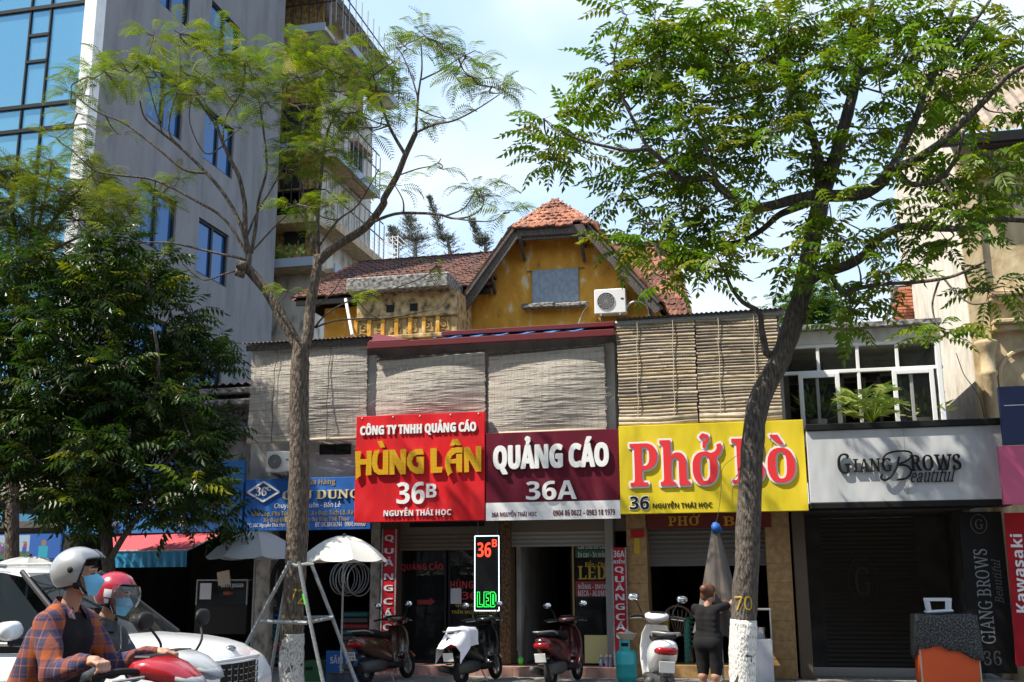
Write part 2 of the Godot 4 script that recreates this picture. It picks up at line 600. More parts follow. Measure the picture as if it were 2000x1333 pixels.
# stretched vinyl: faint fading, dust and ripples
func printed(r: float, g: float, b: float, rough: float) -> StandardMaterial3D:
	if not K.has("ripple"):
		K.ripple = bump_tex(0.006, 10.0, 91, 3)
	var t := noise_tex(0.012, [[0.15, lin(r * 0.8, g * 0.8 + 0.004, b * 0.8 + 0.004)], [0.5, lin(r, g, b)], [0.85, lin(minf(r * 1.08 + 0.012, 0.9), minf(g * 1.05 + 0.012, 0.9), b * 1.05 + 0.012)]], 92, 6, FastNoiseLite.TYPE_SIMPLEX_SMOOTH, 256)
	var m := blotch(t, V(0.5, 0.18, 0.5), rough, K.ripple, 0.22)
	m.metallic_specular = 0.3
	return m

func more_materials():
	K.window_blue = plain(0.02, 0.1, 0.26, 0.1)
	K.window_blue.metallic = 0.35
	K.curtain = plain(0.42, 0.62, 0.72, 0.9)
	K.blue_paint = plain(0.02, 0.05, 0.16, 0.6)
	K.pale_blue = plain(0.3, 0.36, 0.42, 0.6)
	K.pot_mat = [plain(0.35, 0.12, 0.06, 0.8), plain(0.05, 0.22, 0.16, 0.6), plain(0.6, 0.6, 0.58, 0.6)]
	K.zinc = blotch(noise_tex(0.02, [[0.2, lin(0.19, 0.24, 0.29)], [0.8, lin(0.27, 0.33, 0.38)]], 40, 4), V(0.8, 0.5, 0.8), 0.5)
	K.roof_under = plain(0.06, 0.035, 0.025, 0.9)
	K.clay = [clay(0.33, 0.125, 0.07, 41), clay(0.27, 0.105, 0.06, 42), clay(0.2, 0.085, 0.055, 43), clay(0.37, 0.16, 0.095, 44)]
	K.clay_dark = [clay(0.085, 0.036, 0.026, 45), clay(0.11, 0.045, 0.03, 46), clay(0.07, 0.033, 0.025, 47), clay(0.13, 0.052, 0.033, 45)]
	K.clay_old = [clay(0.13, 0.075, 0.055, 48), clay(0.17, 0.085, 0.058, 49)]
	K.clay_mid = [K.clay[2], K.clay_dark[3], K.clay[1], K.clay_dark[1]]
	K.clay_plain = plain(0.36, 0.09, 0.05, 0.7)
	K.ochre_pale = blotch(noise_tex(0.02, [[0.08, lin(0.05, 0.045, 0.035)], [0.3, lin(0.28, 0.2, 0.1)], [0.55, lin(0.44, 0.31, 0.13)], [0.9, lin(0.56, 0.47, 0.31)]], 50, 5), V(0.45, 0.35, 0.45), 0.92, K.nb, 0.3)
	K.ac_white = plain(0.7, 0.7, 0.68, 0.5)
	K.dark_grey = plain(0.06, 0.06, 0.06, 0.6)
	K.mid_grey = plain(0.3, 0.3, 0.29, 0.6)
	K.cane = StandardMaterial3D.new()
	K.cane.vertex_color_use_as_albedo = true
	K.cane.roughness = 0.75
	K.cane_plain = plain(0.46, 0.4, 0.3, 0.75)
	K.string = plain(0.24, 0.22, 0.19, 0.9)
	K.cord = plain(0.08, 0.07, 0.06, 0.9)
	K.slats = []
	var tones := [[0.42, 0.35, 0.26], [0.36, 0.29, 0.2], [0.25, 0.205, 0.155], [0.4, 0.31, 0.19], [0.2, 0.165, 0.13], [0.46, 0.39, 0.29]]
	for i in 6:
		var t: Array = tones[i]
		K.slats.append(blotch(noise_tex(0.02, [[0.2, lin(t[0] * 0.5, t[1] * 0.5, t[2] * 0.5)], [0.45, lin(t[0], t[1], t[2])], [0.8, lin(t[0] * 1.15, t[1] * 1.12, t[2] * 1.08)]], 52 + i, 5, FastNoiseLite.TYPE_SIMPLEX_SMOOTH, 256), V(0.6, 5.0, 0.6), 0.65))
	K.blue_tarp = plain(0.03, 0.16, 0.42, 0.5)
	K.conifer = plain(0.1, 0.115, 0.095, 0.9)
	K.leaf_mid = leafy(0.05, 0.11, 0.02, 0.5)
	K.leaf_far = leafy(0.09, 0.19, 0.03, 0.6)
	K.leaf_dark = leafy(0.027, 0.06, 0.009, 0.32)
	K.leaf_right = leafy(0.115, 0.2, 0.014, 0.42)
	K.leaf_fern = leafy(0.14, 0.2, 0.024, 0.65)
	K.leaf_new = leafy(0.18, 0.21, 0.02, 0.4)

func clay(r: float, g: float, b: float, s: int) -> StandardMaterial3D:
	return blotch(noise_tex(0.03, [[0.18, lin(r * 0.3, g * 0.4, b * 0.5)], [0.42, lin(r, g, b)], [0.75, lin(r * 1.2, g * 1.2, b * 1.2)]], s, 4, FastNoiseLite.TYPE_SIMPLEX_SMOOTH, 256), V(1.3, 1.3, 1.3), 0.92)

func leafy(r: float, g: float, b: float, rough: float) -> StandardMaterial3D:
	var m := StandardMaterial3D.new()
	m.albedo_color = lin(r, g, b)
	m.roughness = rough
	m.cull_mode = BaseMaterial3D.CULL_DISABLED
	m.backlight_enabled = true
	m.backlight = lin(0.85, 0.95, 0.3)
	m.metallic_specular = 0.38
	m.vertex_color_use_as_albedo = true
	return m

func sign_materials():
	K.gold_led = dotted(lin(0.82, 0.47, 0.012), lin(0.5, 0.26, 0.005))
	K.red_print = plain(0.72, 0.03, 0.035, 0.45)
	K.fascia = printed(0.5, 0.52, 0.54, 0.35)
	K.dull_gold = plain(0.33, 0.26, 0.12, 0.6)
	K.pale_gold = plain(0.66, 0.56, 0.3, 0.5)
	K.blue_light = printed(0.045, 0.2, 0.5, 0.5)
	K.navy = plain(0.012, 0.022, 0.085, 0.5)
	K.pink = plain(0.55, 0.1, 0.2, 0.5)
	K.sign_grey = plain(0.28, 0.3, 0.31, 0.5)
	K.sign_dim = plain(0.1, 0.11, 0.115, 0.5)
	K.red_deep = printed(0.4, 0.012, 0.02, 0.45)
	K.white_dull = plain(0.55, 0.55, 0.58, 0.5)
	K.led_white = glow(0.75, 0.9, 1.0, 1.2)
	K.led_red = glow(1.0, 0.07, 0.03, 1.0)
	K.led_green = glow(0.03, 1.0, 0.12, 1.0)

func glow(r: float, g: float, b: float, e: float) -> StandardMaterial3D:
	var m := plain(r * 0.5, g * 0.5, b * 0.5, 0.4)
	m.emission_enabled = true
	m.emission = lin(r, g, b)
	m.emission_energy_multiplier = e
	return m

func dotted(a: Color, d: Color) -> StandardMaterial3D:
	# rows of small LED lenses set into the letter faces
	var im := Image.create(64, 64, false, Image.FORMAT_RGB8)
	for j in 64:
		for i in 64:
			var q := Vector2((i % 16) - 7.5, (j % 16) - 7.5).length()
			im.set_pixel(i, j, d if q > 5.5 else a)
	var m := blotch(ImageTexture.create_from_image(im), V(11, 11, 11), 0.4)
	return m

func shop_materials():
	K.sheet_brown = blotch(noise_tex(0.03, [[0.2, lin(0.2, 0.15, 0.11)], [0.8, lin(0.34, 0.27, 0.21)]], 70, 4), V(0.3, 0.3, 0.3), 0.7)
	K.leaf_palm = leafy(0.045, 0.11, 0.015, 0.4)
	K.dark_shutter = plain(0.1, 0.085, 0.07, 0.6)
	K.cream_old = blotch(noise_tex(0.02, [[0.1, lin(0.14, 0.12, 0.1)], [0.4, lin(0.36, 0.32, 0.27)], [0.9, lin(0.5, 0.45, 0.38)]], 71, 5), V(0.5, 0.3, 0.5), 0.9, K.nb, 0.3)
	K.teal = plain(0.02, 0.22, 0.24, 0.4)
	K.orange = plain(0.7, 0.14, 0.02, 0.5)
	K.yellow_dull = plain(0.5, 0.33, 0.03, 0.6)
	K.awning_red = plain(0.46, 0.06, 0.075, 0.85)
	K.valance = plain(0.015, 0.2, 0.38, 0.45)
	K.wood_brown = plain(0.1, 0.07, 0.045, 0.7)
	K.rust = blotch(noise_tex(0.04, [[0.2, lin(0.05, 0.03, 0.015)], [0.55, lin(0.16, 0.085, 0.035)], [0.9, lin(0.26, 0.18, 0.1)]], 72, 4), V(1, 0.7, 1), 0.85)
	K.shutter_tan = plain(0.16, 0.13, 0.095, 0.6)
	K.shutter_grey = plain(0.3, 0.29, 0.27, 0.6)
	K.shutter_dark = plain(0.14, 0.13, 0.12, 0.6)
	K.glass_dark = pane(0.02, 0.024, 0.024, 0.35)
	K.sticker_red = plain(0.42, 0.03, 0.035, 0.5)
	K.sticker_dim = plain(0.25, 0.015, 0.02, 0.5)
	K.sticker_yellow = plain(0.45, 0.3, 0.02, 0.5)
	K.sticker_green = plain(0.015, 0.11, 0.06, 0.5)
	K.sticker_lime = plain(0.1, 0.65, 0.08, 0.4)
	K.brass = plain(0.3, 0.22, 0.09, 0.4, 0.5)
	K.cream_paint = plain(0.6, 0.53, 0.24, 0.6)
	K.blue_grey = plain(0.16, 0.2, 0.36, 0.4)
	K.tan_tile = blotch(noise_tex(0.03, [[0.2, lin(0.26, 0.15, 0.06)], [0.8, lin(0.38, 0.235, 0.1)]], 73, 4), V(0.5, 0.5, 0.5), 0.35)
	K.red_dark = plain(0.13, 0.01, 0.008, 0.6)
	K.gold_dull = plain(0.55, 0.3, 0.015, 0.5)
	# banner print: a field, a pale sky and soft figures in blue and red
	var im := Image.create(256, 72, false, Image.FORMAT_RGB8)
	var r := RandomNumberGenerator.new()
	r.seed = 5
	im.fill(lin(0.3, 0.4, 0.5))
	im.fill_rect(Rect2i(0, 50, 256, 22), lin(0.05, 0.12, 0.06))
	im.fill_rect(Rect2i(170, 0, 86, 72), lin(0.02, 0.1, 0.38))
	for i in 26:
		var x := r.randi_range(4, 160)
		var c := lin(0.02, 0.08, 0.36) if r.randf() < 0.6 else lin(0.35, 0.03, 0.05)
		im.fill_rect(Rect2i(x, r.randi_range(26, 36), 6, 16), c)
		im.fill_rect(Rect2i(x + 1, 20 + r.randi_range(0, 6), 4, 5), lin(0.2, 0.12, 0.08))
		im.fill_rect(Rect2i(x + 1, 46, 4, 12), lin(0.06, 0.06, 0.1))
	im.fill_rect(Rect2i(196, 34, 26, 38), lin(0.02, 0.3, 0.42))
	im.fill_rect(Rect2i(203, 16, 13, 17), lin(0.25, 0.15, 0.1))
	K.banner_print = StandardMaterial3D.new()
	K.banner_print.albedo_texture = ImageTexture.create_from_image(im)
	K.banner_print.roughness = 0.6

func thing_materials():
	K.yellow_paint = plain(0.4, 0.27, 0.02, 0.8)
	K.whitewash_old = blotch(noise_tex(0.05, [[0.2, lin(0.14, 0.13, 0.12)], [0.38, lin(0.4, 0.39, 0.37)], [0.75, lin(0.56, 0.55, 0.52)]], 80, 5), V(1.4, 0.6, 1.4), 0.9, bump_tex(0.035, 14.0, 23, 5), 0.5)
	K.leaf_fern_dull = leafy(0.11, 0.14, 0.02, 0.65)
	K.umbrella_grey = plain(0.36, 0.37, 0.38, 0.75)
	K.umbrella_white = plain(0.6, 0.585, 0.55, 0.75)
	K.umbrella_brown = plain(0.105, 0.09, 0.08, 0.85)
	K.gas = plain(0.03, 0.36, 0.38, 0.35)
	K.chair_brown = plain(0.3, 0.2, 0.14, 0.5)
	K.stool_green = plain(0.03, 0.17, 0.12, 0.5)
	K.stool_white = plain(0.62, 0.64, 0.66, 0.5)
	K.box_orange = plain(0.72, 0.1, 0.02, 0.5)
	K.camo = blotch(noise_tex(0.05, [[0.35, lin(0.015, 0.016, 0.018)], [0.45, lin(0.05, 0.05, 0.05)], [0.55, lin(0.02, 0.021, 0.022)], [0.65, lin(0.11, 0.11, 0.105)]], 81, 3), V(1.2, 1.2, 1.2), 0.9)
	K.paint_white = coat(0.78, 0.79, 0.8, 0.3)
	K.paint_silver = coat(0.42, 0.43, 0.44, 0.3)
	K.paint_red = coat(0.36, 0.008, 0.015, 0.25)
	K.paint_dark_red = coat(0.06, 0.005, 0.008, 0.25)
	K.paint_brown = coat(0.06, 0.026, 0.015, 0.25)
	K.paint_black = coat(0.012, 0.012, 0.013, 0.25)
	K.seat = plain(0.016, 0.016, 0.017, 0.6)
	K.trim_black = plain(0.02, 0.02, 0.021, 0.5)
	K.tail_red = plain(0.3, 0.005, 0.01, 0.12)
	K.headlamp = plain(0.32, 0.34, 0.36, 0.06)
	K.plate = plain(0.72, 0.72, 0.68, 0.5)
	K.helmet_silver = coat(0.36, 0.365, 0.37, 0.32)
	K.helmet_silver.metallic = 0.3
	K.helmet_red = coat(0.36, 0.01, 0.03, 0.25)
	K.visor = pane(0.16, 0.17, 0.18, 0.3)
	K.car_glass = pane(0.012, 0.016, 0.016, 0.82)
	K.skin = plain(0.40, 0.215, 0.145, 0.5)
	K.skin.subsurf_scatter_enabled = true
	K.skin.subsurf_scatter_strength = 0.1
	K.hair = plain(0.012, 0.01, 0.009, 0.5)
	K.hair_brown = plain(0.1, 0.035, 0.015, 0.5)
	K.mask = plain(0.16, 0.48, 0.7, 0.75)
	K.mask_band = plain(0.6, 0.6, 0.6, 0.7)
	K.jacket = blotch(noise_tex(0.05, [[0.2, lin(0.016, 0.019, 0.026)], [0.8, lin(0.035, 0.04, 0.052)]], 82, 4), V(2, 2, 2), 0.6, K.nb, 0.5)
	K.tee = plain(0.012, 0.011, 0.013, 0.85)
	K.black_cloth = plain(0.014, 0.014, 0.015, 0.95)
	K.denim = plain(0.025, 0.03, 0.06, 0.85)
	K.plaid = plaid()
	K.towel = plain(0.75, 0.74, 0.8, 0.9)

func coat(r: float, g: float, b: float, rough: float) -> StandardMaterial3D:
	var m := plain(r, g, b, rough)
	m.clearcoat_enabled = true
	m.clearcoat = 0.8
	m.clearcoat_roughness = 0.06
	return m

func plaid() -> StandardMaterial3D:
	# woven checks: orange, navy and dark brown threads
	var n := 256
	var im := Image.create(n, n, false, Image.FORMAT_RGB8)
	var o := Color(0.32, 0.075, 0.013)
	var v := Color(0.018, 0.025, 0.085)
	var d := Color(0.05, 0.025, 0.025)
	var band := func(t: float) -> Color:
		var q := fposmod(t, 1.0)
		if q < 0.3: return o
		if q < 0.35: return d
		if q < 0.55: return v
		if q < 0.60: return Color(0.3, 0.1, 0.04)
		if q < 0.86: return d.lerp(v, 0.6)
		if q < 0.9: return o.lerp(d, 0.4)
		return v
	var r := RandomNumberGenerator.new()
	r.seed = 3
	for j in n:
		for i in n:
			var a: Color = band.call(i / 128.0)
			var b: Color = band.call(j / 128.0)
			var c := a.lerp(b, 0.5) if ((i + j) / 2) % 2 else a.lerp(b, 0.42)
			c = c * r.randf_range(0.82, 1.15)
			im.set_pixel(i, j, lin(c.r, c.g, c.b))
	var m := StandardMaterial3D.new()
	m.albedo_texture = ImageTexture.create_from_image(im)
	m.uv1_triplanar = true
	m.uv1_scale = V(3.3, 3.3, 3.3)
	m.uv1_triplanar_sharpness = 8.0
	m.roughness = 0.9
	m.normal_enabled = true
	m.normal_texture = K.nb
	m.normal_scale = 0.25
	return m

func crate_materials():
	K.crate_dark = plain(0.03, 0.04, 0.06, 0.6)
	K.crate_green = plain(0.02, 0.09, 0.03, 0.6)
	K.grille_metal = plain(0.3, 0.3, 0.31, 0.25, 0.9)
	K.pillar_grey = plain(0.04, 0.04, 0.042, 0.25)
	K.sticker_pale = plain(0.3, 0.5, 0.35, 0.6)
	K.plaid_edge = plain(0.3, 0.1, 0.05, 0.8)

# ---------------------------------------------------------------- office with glass front, far left
func glass_office():
	var X := -15.050          # the corner
	var zf := -21.0
	var zb := -31.293
	var o := thing("glass_office_building", "tall office block with blue glass front and grey side wall of blue windows", "building", V(X - 6, 0, zf - 5))
	var top := 27.0
	# side wall with window openings: strips between openings
	var rows := []
	var y0 := 13.4
	for k in range(-3, 4):
		rows.append(y0 + k * 3.4)
	var b := sb()
	# wall as grid of solid panels 0.3 thick
	var wx0 := X - 0.3
	var hh := 1.62
	var zs := [zf, -23.35, -25.15, -26.37, -28.15, zb]
	b.box(V(wx0, 0, zs[0]), V(X, top, zs[1]))
	b.box(V(wx0, 0, zs[2]), V(X, top, zs[3]))
	b.box(V(wx0, 0, zs[4]), V(X, top, zs[5]))
	for c in 2:
		var za: float = zs[1 + c * 2]
		var zc: float = zs[2 + c * 2]
		var yprev := 0.0
		for k in rows.size():
			var yb: float = rows[k]
			b.box(V(wx0, yprev, za), V(X, yb, zc))
			yprev = yb + hh
			var win := Node3D.new()
			win.name = "side_window"
			o.add_child(win, true)
			win.position = V(X, yb, (za + zc) * 0.5) - o.position
			var wz := absf(zc - za)
			var f := sb()
			var t := 0.07
			var xi := -0.16
			f.box(V(xi, 0, -wz / 2), V(-0.06, t, wz / 2)).box(V(xi, hh - t, -wz / 2), V(-0.06, hh, wz / 2))
			f.box(V(xi, t, -wz / 2), V(-0.06, hh - t, -wz / 2 + t)).box(V(xi, t, wz / 2 - t), V(-0.06, hh - t, wz / 2))
			f.box(V(xi, t, -0.05), V(-0.06, hh - t, 0.05))
			part(f, "frame", K.frame_dark, win)
			for s in [-1, 1]:
				var g := sb()
				var a := 0.05 if s > 0 else -wz / 2 + t
				var c2 := wz / 2 - t if s > 0 else -0.05
				g.box(V(-0.13, t, a), V(-0.115, hh - t, c2))
				part(g, "pane", K.window_blue, win)
		b.box(V(wx0, yprev, za), V(X, top, zc))
	wpart(b, "side_wall", K.grey_wall, o)
	b = sb()
	b.box(V(X - 14, 0, zb), V(wx0, top, zb + 0.3)).box(V(X - 14, 0, zb + 0.3), V(X - 13.7, top, zf - 0.3)).box(V(X - 14, top, zb), V(X, top + 0.3, zf))
	wpart(b, "back_wall", K.grey_wall, o)
	b = sb()
	b.box(V(X - 0.33, 0, zf - 0.3), V(X + 0.03, 12.1, zf + 0.06), 0.02)
	b.box(V(X - 0.33, 12.12, zf - 0.3), V(X + 0.03, 16.2, zf + 0.06), 0.02)
	b.box(V(X - 0.33, 16.22, zf - 0.3), V(X + 0.03, 20.3, zf + 0.06), 0.02)
	b.box(V(X - 0.33, 20.32, zf - 0.3), V(X + 0.03, top, zf + 0.06), 0.02)
	wpart(b, "corner_trim", K.white_trim, o)
	# curtain wall: bays and floors
	var xs := [X - 0.33, X - 1.33, X - 1.9, X - 3.1, X - 3.7, X - 4.9, X - 5.5, X - 7, X - 9, X - 11, X - 13.7]
	var floors := [0.0, 4.2, 5.0, 8.2, 12.169, 12.797, 15.414, 16.023, 22.5, 27.0]
	for i in xs.size() - 1:
		for k in floors.size() - 1:
			var g := sb()
			g.box(V(xs[i + 1] + 0.03, floors[k] + 0.05, zf - 0.1), V(xs[i] - 0.03, floors[k + 1] - 0.05, zf - 0.085))
			wpart(g, "glass_pane", K.glass_blue, o)
	for i in range(1, xs.size()):
		var m := sb()
		m.box(V(xs[i] - 0.02, 0, zf - 0.12), V(xs[i] + 0.02, top, zf - 0.04))
		wpart(m, "mullion", K.frame_dark, o)
	for k in range(1, floors.size()):
		var m := sb()
		m.box(V(X - 13.7, floors[k] - 0.045, zf - 0.14), V(X - 0.33, floors[k] + 0.045, zf - 0.02))
		wpart(m, "transom", K.frame_dark, o)
	# small opening sash near the corner
	for ya in [13.975, 14.680]:
		var m := sb()
		m.box(V(xs[2], ya - 0.035, zf - 0.12), V(xs[1], ya + 0.035, zf - 0.03))
		wpart(m, "sash_rail", K.frame_dark, o)
	# curtains hang behind the glass on each floor
	for fl in [[8.3, 11.6], [12.9, 15.385], [17.9, 22.3], [22.7, 26.8], [0.1, 4.1], [5.1, 8.1]]:
		var c := sb().smooth()
		var n := 260
		for i in n:
			var xa := X - 0.6 - 13.0 * i / n
			var xb := X - 0.6 - 13.0 * (i + 1) / n
			var wa := zf - 0.55 + 0.05 * sin(xa * 21.0) + 0.03 * sin(xa * 47.0)
			var wb := zf - 0.55 + 0.05 * sin(xb * 21.0) + 0.03 * sin(xb * 47.0)
			c.quad(V(xa, fl[0], wa), V(xb, fl[0], wb), V(xb, fl[1], wb), V(xa, fl[1], wa))
		wpart(c, "curtain", K.curtain, o)
	for y in [4.6, 12.4, 17.6, 22.5, 8.25]:
		var c := sb()
		c.box(V(X - 13.6, y - 0.14, zb + 0.4), V(X - 0.4, y + 0.14, zf - 0.3))
		wpart(c, "floor_slab", K.grey_wall, o)

# ---------------------------------------------------------------- old flats with caged balconies, behind
func apartment_block():
	var zf := -33.0
	var xr := -14.303
	var zb := -38.076
	var o := thing("apartment_block", "old peach and grey block of flats with caged balconies behind the office", "building", V(xr - 4, 0, zf - 3))
	var top := 19.309
	var b := sb()
	b.box(V(xr - 12, 0, zb), V(xr, top, zf))
	wpart(b, "wall", K.apartment, o)
	# side window with blue grille
	var ya := 15.826
	var yb := 17.593
	var za := -35.780
	var zc := -37.102
	b = sb()
	b.box(V(xr + 0.004, ya, zc), V(xr + 0.03, yb, za))
	var win := wpart(b, "window", K.frame_dark, o)
	for i in 5:
		var g := sb()
		var z := lerpf(za, zc, (i + 0.5) / 5.0)
		g.box(V(xr + 0.03, ya, z - 0.02), V(xr + 0.07, yb, z + 0.02))
		wpart(g, "grille_bar", K.blue_paint, win)
	b = sb()
	b.box(V(xr, yb + 0.05, zc - 0.15), V(xr + 0.35, yb + 0.16, za + 0.15))
	wpart(b, "window_hood", K.peach, o)
	# storeys of balconies round the street corner
	var lev := [20.374, 15.996, 13.418, 11.893]
	var back := [zb - 0.6, zb + 1.0, zb + 0.4, zf - 2.0]
	var nlev := lev.size()
	for k in nlev:
		var y: float = lev[k]
		var bal := Node3D.new()
		bal.name = "balcony"
		o.add_child(bal, true)
		bal.position = V(xr - 1.6, y, zf) - o.position
		var x0 := -3.4
		var x1 := 1.95 + (0.15 if k == 0 else 0.0)
		var zz: float = back[k] - zf
		var s := sb()
		s.box(V(x0, -0.16, 0), V(x1, 0, 1.1)).box(V(1.6, -0.16, zz), V(x1 + 0.35, 0, 0))
		part(s, "slab", K.peach if k > 0 else K.apartment, bal)
		s = sb()
		s.box(V(x0, -0.2, 1.1), V(x1, 0.1, 1.16)).box(V(x1 + 0.35, -0.2, zz), V(x1 + 0.41, 0.1, 0.2))
		part(s, "edge_board", K.pale_blue if k != 2 else K.peach, bal)
		s = sb()
		s.box(V(x0, 0, 0.02), V(1.58, 2.9, 0.1))
		part(s, "recess_wall", K.ochre_dark, bal)
		if k < 3:
			for i in 15:
				var bb := sb()
				var x := lerpf(x0 + 1.2, x1, i / 14.0)
				bb.box(V(x - 0.015, 0.12, 1.09), V(x + 0.015, 1.6 if k else 2.2, 1.12))
				part(bb, "cage_bar", K.frame_dark, bal)
			for i in 12:
				var bb := sb()
				var z := lerpf(1.1, zz, i / 11.0)
				bb.box(V(x1 + 0.36, 0.12, z - 0.015), V(x1 + 0.39, 1.5 if k else 2.2, z + 0.015))
				part(bb, "cage_bar", K.galv, bal)
			for h in [0.9, 1.55]:
				var bb := sb()
				bb.box(V(x0, h, 1.06), V(x1 + 0.35, h + 0.03, 1.1)).box(V(x1 + 0.32, h, zz), V(x1 + 0.36, h + 0.03, 1.06))
				part(bb, "cage_rail", K.frame_dark, bal)
		if k > 0:
			for i in 5:
				pot(bal, V(rng.randf_range(-0.6, 1.4), 0.0, rng.randf_range(0.55, 0.95)), 0.5)
	# dark doors and panels in the recesses
	for r in [[-15.466, 12.797, -14.702, 13.540], [-15.701, 14.875, -14.965, 15.830], [-15.697, 16.177, -14.450, 17.927]]:
		b = sb()
		b.box(V(r[0], r[1], zf + 0.11), V(r[2], r[3], zf + 0.16))
		wpart(b, "doorway", K.dark, o)
	# sheet canopy on the top storey, sloping outwards
	b = sb()
	var n := 44
	for i in n:
		var z0 := lerpf(zf + 1.2, zb - 0.8, float(i) / n)
		var z1 := lerpf(zf + 1.2, zb - 0.8, float(i + 1) / n)
		var h0 := 0.03 if i % 2 else 0.0
		var h1 := 0.0 if i % 2 else 0.03
		b.quad(V(xr - 3, top + 3.1 + h0, z0), V(xr + 0.7, top + 2.5 + h0, z0), V(xr + 0.7, top + 2.5 + h1, z1), V(xr - 3, top + 3.1 + h1, z1))
	wpart(b, "sheet_canopy", K.pale_wall, o)
	b = sb()
	for i in 6:
		var z := lerpf(zf + 1.0, zb - 0.5, i / 5.0)
		b.box(V(xr + 0.6, lev[0], z - 0.03), V(xr + 0.66, top + 2.5, z + 0.03))
	wpart(b, "canopy_posts", K.galv, o)
	b = sb()
	b.box(V(xr - 10, top, zb + 0.3), V(xr - 0.3, top + 3.3, zf - 1.2))
	wpart(b, "penthouse", K.peach, o)

func pot(parent: Node3D, at: Vector3, h: float):
	var b := sb().smooth()
	b.lathe([Vector2(0.1, 0), Vector2(0.15, 0.2), Vector2(0.16, 0.22), Vector2(0.13, 0.21)], Transform3D(Basis.IDENTITY, at), 10)
	var p := part(b, "flower_pot", K.pot_mat[rng.randi() % 3], parent)
	b = sb()
	for i in 46:
		var d := V(rng.randf_range(-1, 1), rng.randf_range(0.1, 1.2), rng.randf_range(-1, 1)).normalized()
		var c := at + V(0, 0.22, 0) + d * rng.randf_range(0.1, h)
		var s := V(rng.randf_range(-1, 1), rng.randf_range(-1, 1), rng.randf_range(-1, 1)).normalized() * 0.07
		b.tri(c - s, c + s, c + d * 0.16)
	part(b, "foliage", K.leaf_mid, p)

# ---------------------------------------------------------------- things beyond the roofs
func far_things():
	# white lattice house on a roof
	var o := thing("rooftop_cage", "white metal lattice cage on a roof behind the tiled ridge", "structure", V(-16.20, 15.48, -44.00))
	var w := 2.0
	var h := 1.15
	for i in 9:
		var b := sb()
		var x := lerpf(-w / 2, w / 2, i / 8.0)
		b.box(V(x - 0.015, 0, -0.02), V(x + 0.015, h, 0.02))
		part(b, "upright", K.white, o)
		b = sb()
		b.box(V(x - 0.015, h, -1.4), V(x + 0.015, h + 0.03, 0.0))
		part(b, "roof_bar", K.white, o)
	for i in 7:
		var b := sb()
		var y := lerpf(0.02, h - 0.02, i / 6.0)
		b.box(V(-w / 2, y - 0.012, -0.035), V(w / 2, y + 0.012, -0.02))
		part(b, "rail", K.white, o)
	var b := sb()
	b.box(V(-2.4, -7, -3), V(3, -0.02, 0.4))
	part(b, "roof_block", K.pale_wall, o)
	# far feathery conifers
	var far := [[V(-15.63, 15.88, -48.00), V(-15.81, 17.71, -48.00), V(-16.09, 18.92, -48.00)], [V(-13.87, 15.76, -48.00), V(-14.35, 17.73, -48.00), V(-15.00, 19.81, -48.00)], [V(-12.10, 15.89, -48.00), V(-12.40, 17.19, -48.00), V(-12.86, 18.47, -48.00)], [V(-16.60, 16.20, -48.00), V(-16.70, 17.51, -48.00), V(-16.91, 18.37, -48.00)]]
	var lab := ["broadest far conifer with wispy grey-green twigs, left of the tallest one", "tallest wispy conifer leaning left above the tiled ridge", "small wispy conifer nearest to the gable, beyond the ridge", "short wispy conifer beside the white rooftop cage"]
	for i in far.size():
		conifer(far[i], lab[i], [1.5, 0.85, 0.7, 0.9][i])
	# green tree crown beyond the roofs on the right
	var p: Vector3 = V(1.98, 9.14, -34.00)
	var t := thing("far_tree", "light green bushy tree beyond the low roofs, behind the right trunk", "tree", V(p.x, 0, p.z))
	var tb := sb()
	tb.tube([V(0, 0, 0), V(0.1, 3, 0), V(0, p.y, 0)], [0.2, 0.16, 0.08], 8)
	part(tb, "trunk", K.bark, t)
	var leaves := []
	for i in 900:
		var d := V(rng.randfn(0, 1), rng.randfn(0, 0.62), rng.randfn(0, 0.7)) * 0.62
		leaves.append([V(0, p.y + 0.5, 0) + d, rng.randf() * TAU, rng.randf_range(0.7, 1.3)])
	crown(t, leaves, meshes.pinnate_small, K.leaf_far, "crown")

func conifer(path: Array, label: String, spread: float):
	var foot: Vector3 = V(path[0].x, 0, path[0].z)
	var o := thing("far_conifer", label, "tree", foot, 0.0, "wispy conifers beyond the villa")
	var top: Vector3 = path[-1] - foot
	var b := sb()
	var pts := curve([V(0, 0, 0), path[0] - foot, path[1] - foot, top], 5)
	var rad := []
	for i in pts.size():
		rad.append(lerpf(0.14, 0.015, float(i) / (pts.size() - 1)))
	b.tube(pts, rad, 6)
	part(b, "trunk", K.twig, o)
	b = sb()
	var lo := pts.size() - 11
	for i in 360:
		var f := rng.randf()
		var q: float = lo + f * 10.0
		var c: Vector3 = pts[int(q)].lerp(pts[mini(int(q) + 1, pts.size() - 1)], q - int(q))
		var len := spread * (1.0 - f * 0.75) * rng.randf_range(0.25, 1.0)
		var a := rng.randf() * TAU
		var e := c + V(cos(a) * len, rng.randf_range(0.05, 0.5) * len + 0.12, sin(a) * len)
		var w := 0.012
		b.quad(c - V(0, w, 0), c + V(0, w, 0), e + V(0, w * 0.4, 0), e - V(0, w * 0.4, 0))
		for k in 7:
			var s := c.lerp(e, rng.randf_range(0.25, 1.0))
			var d := V(rng.randf_range(-1, 1), rng.randf_range(-0.3, 1.3), rng.randf_range(-1, 1)).normalized() * rng.randf_range(0.08, 0.2)
			b.tri(s - V(0.02, 0, 0), s + V(0.02, 0, 0.01), s + d)
	stuff(part(b, "crown", K.conifer, o))

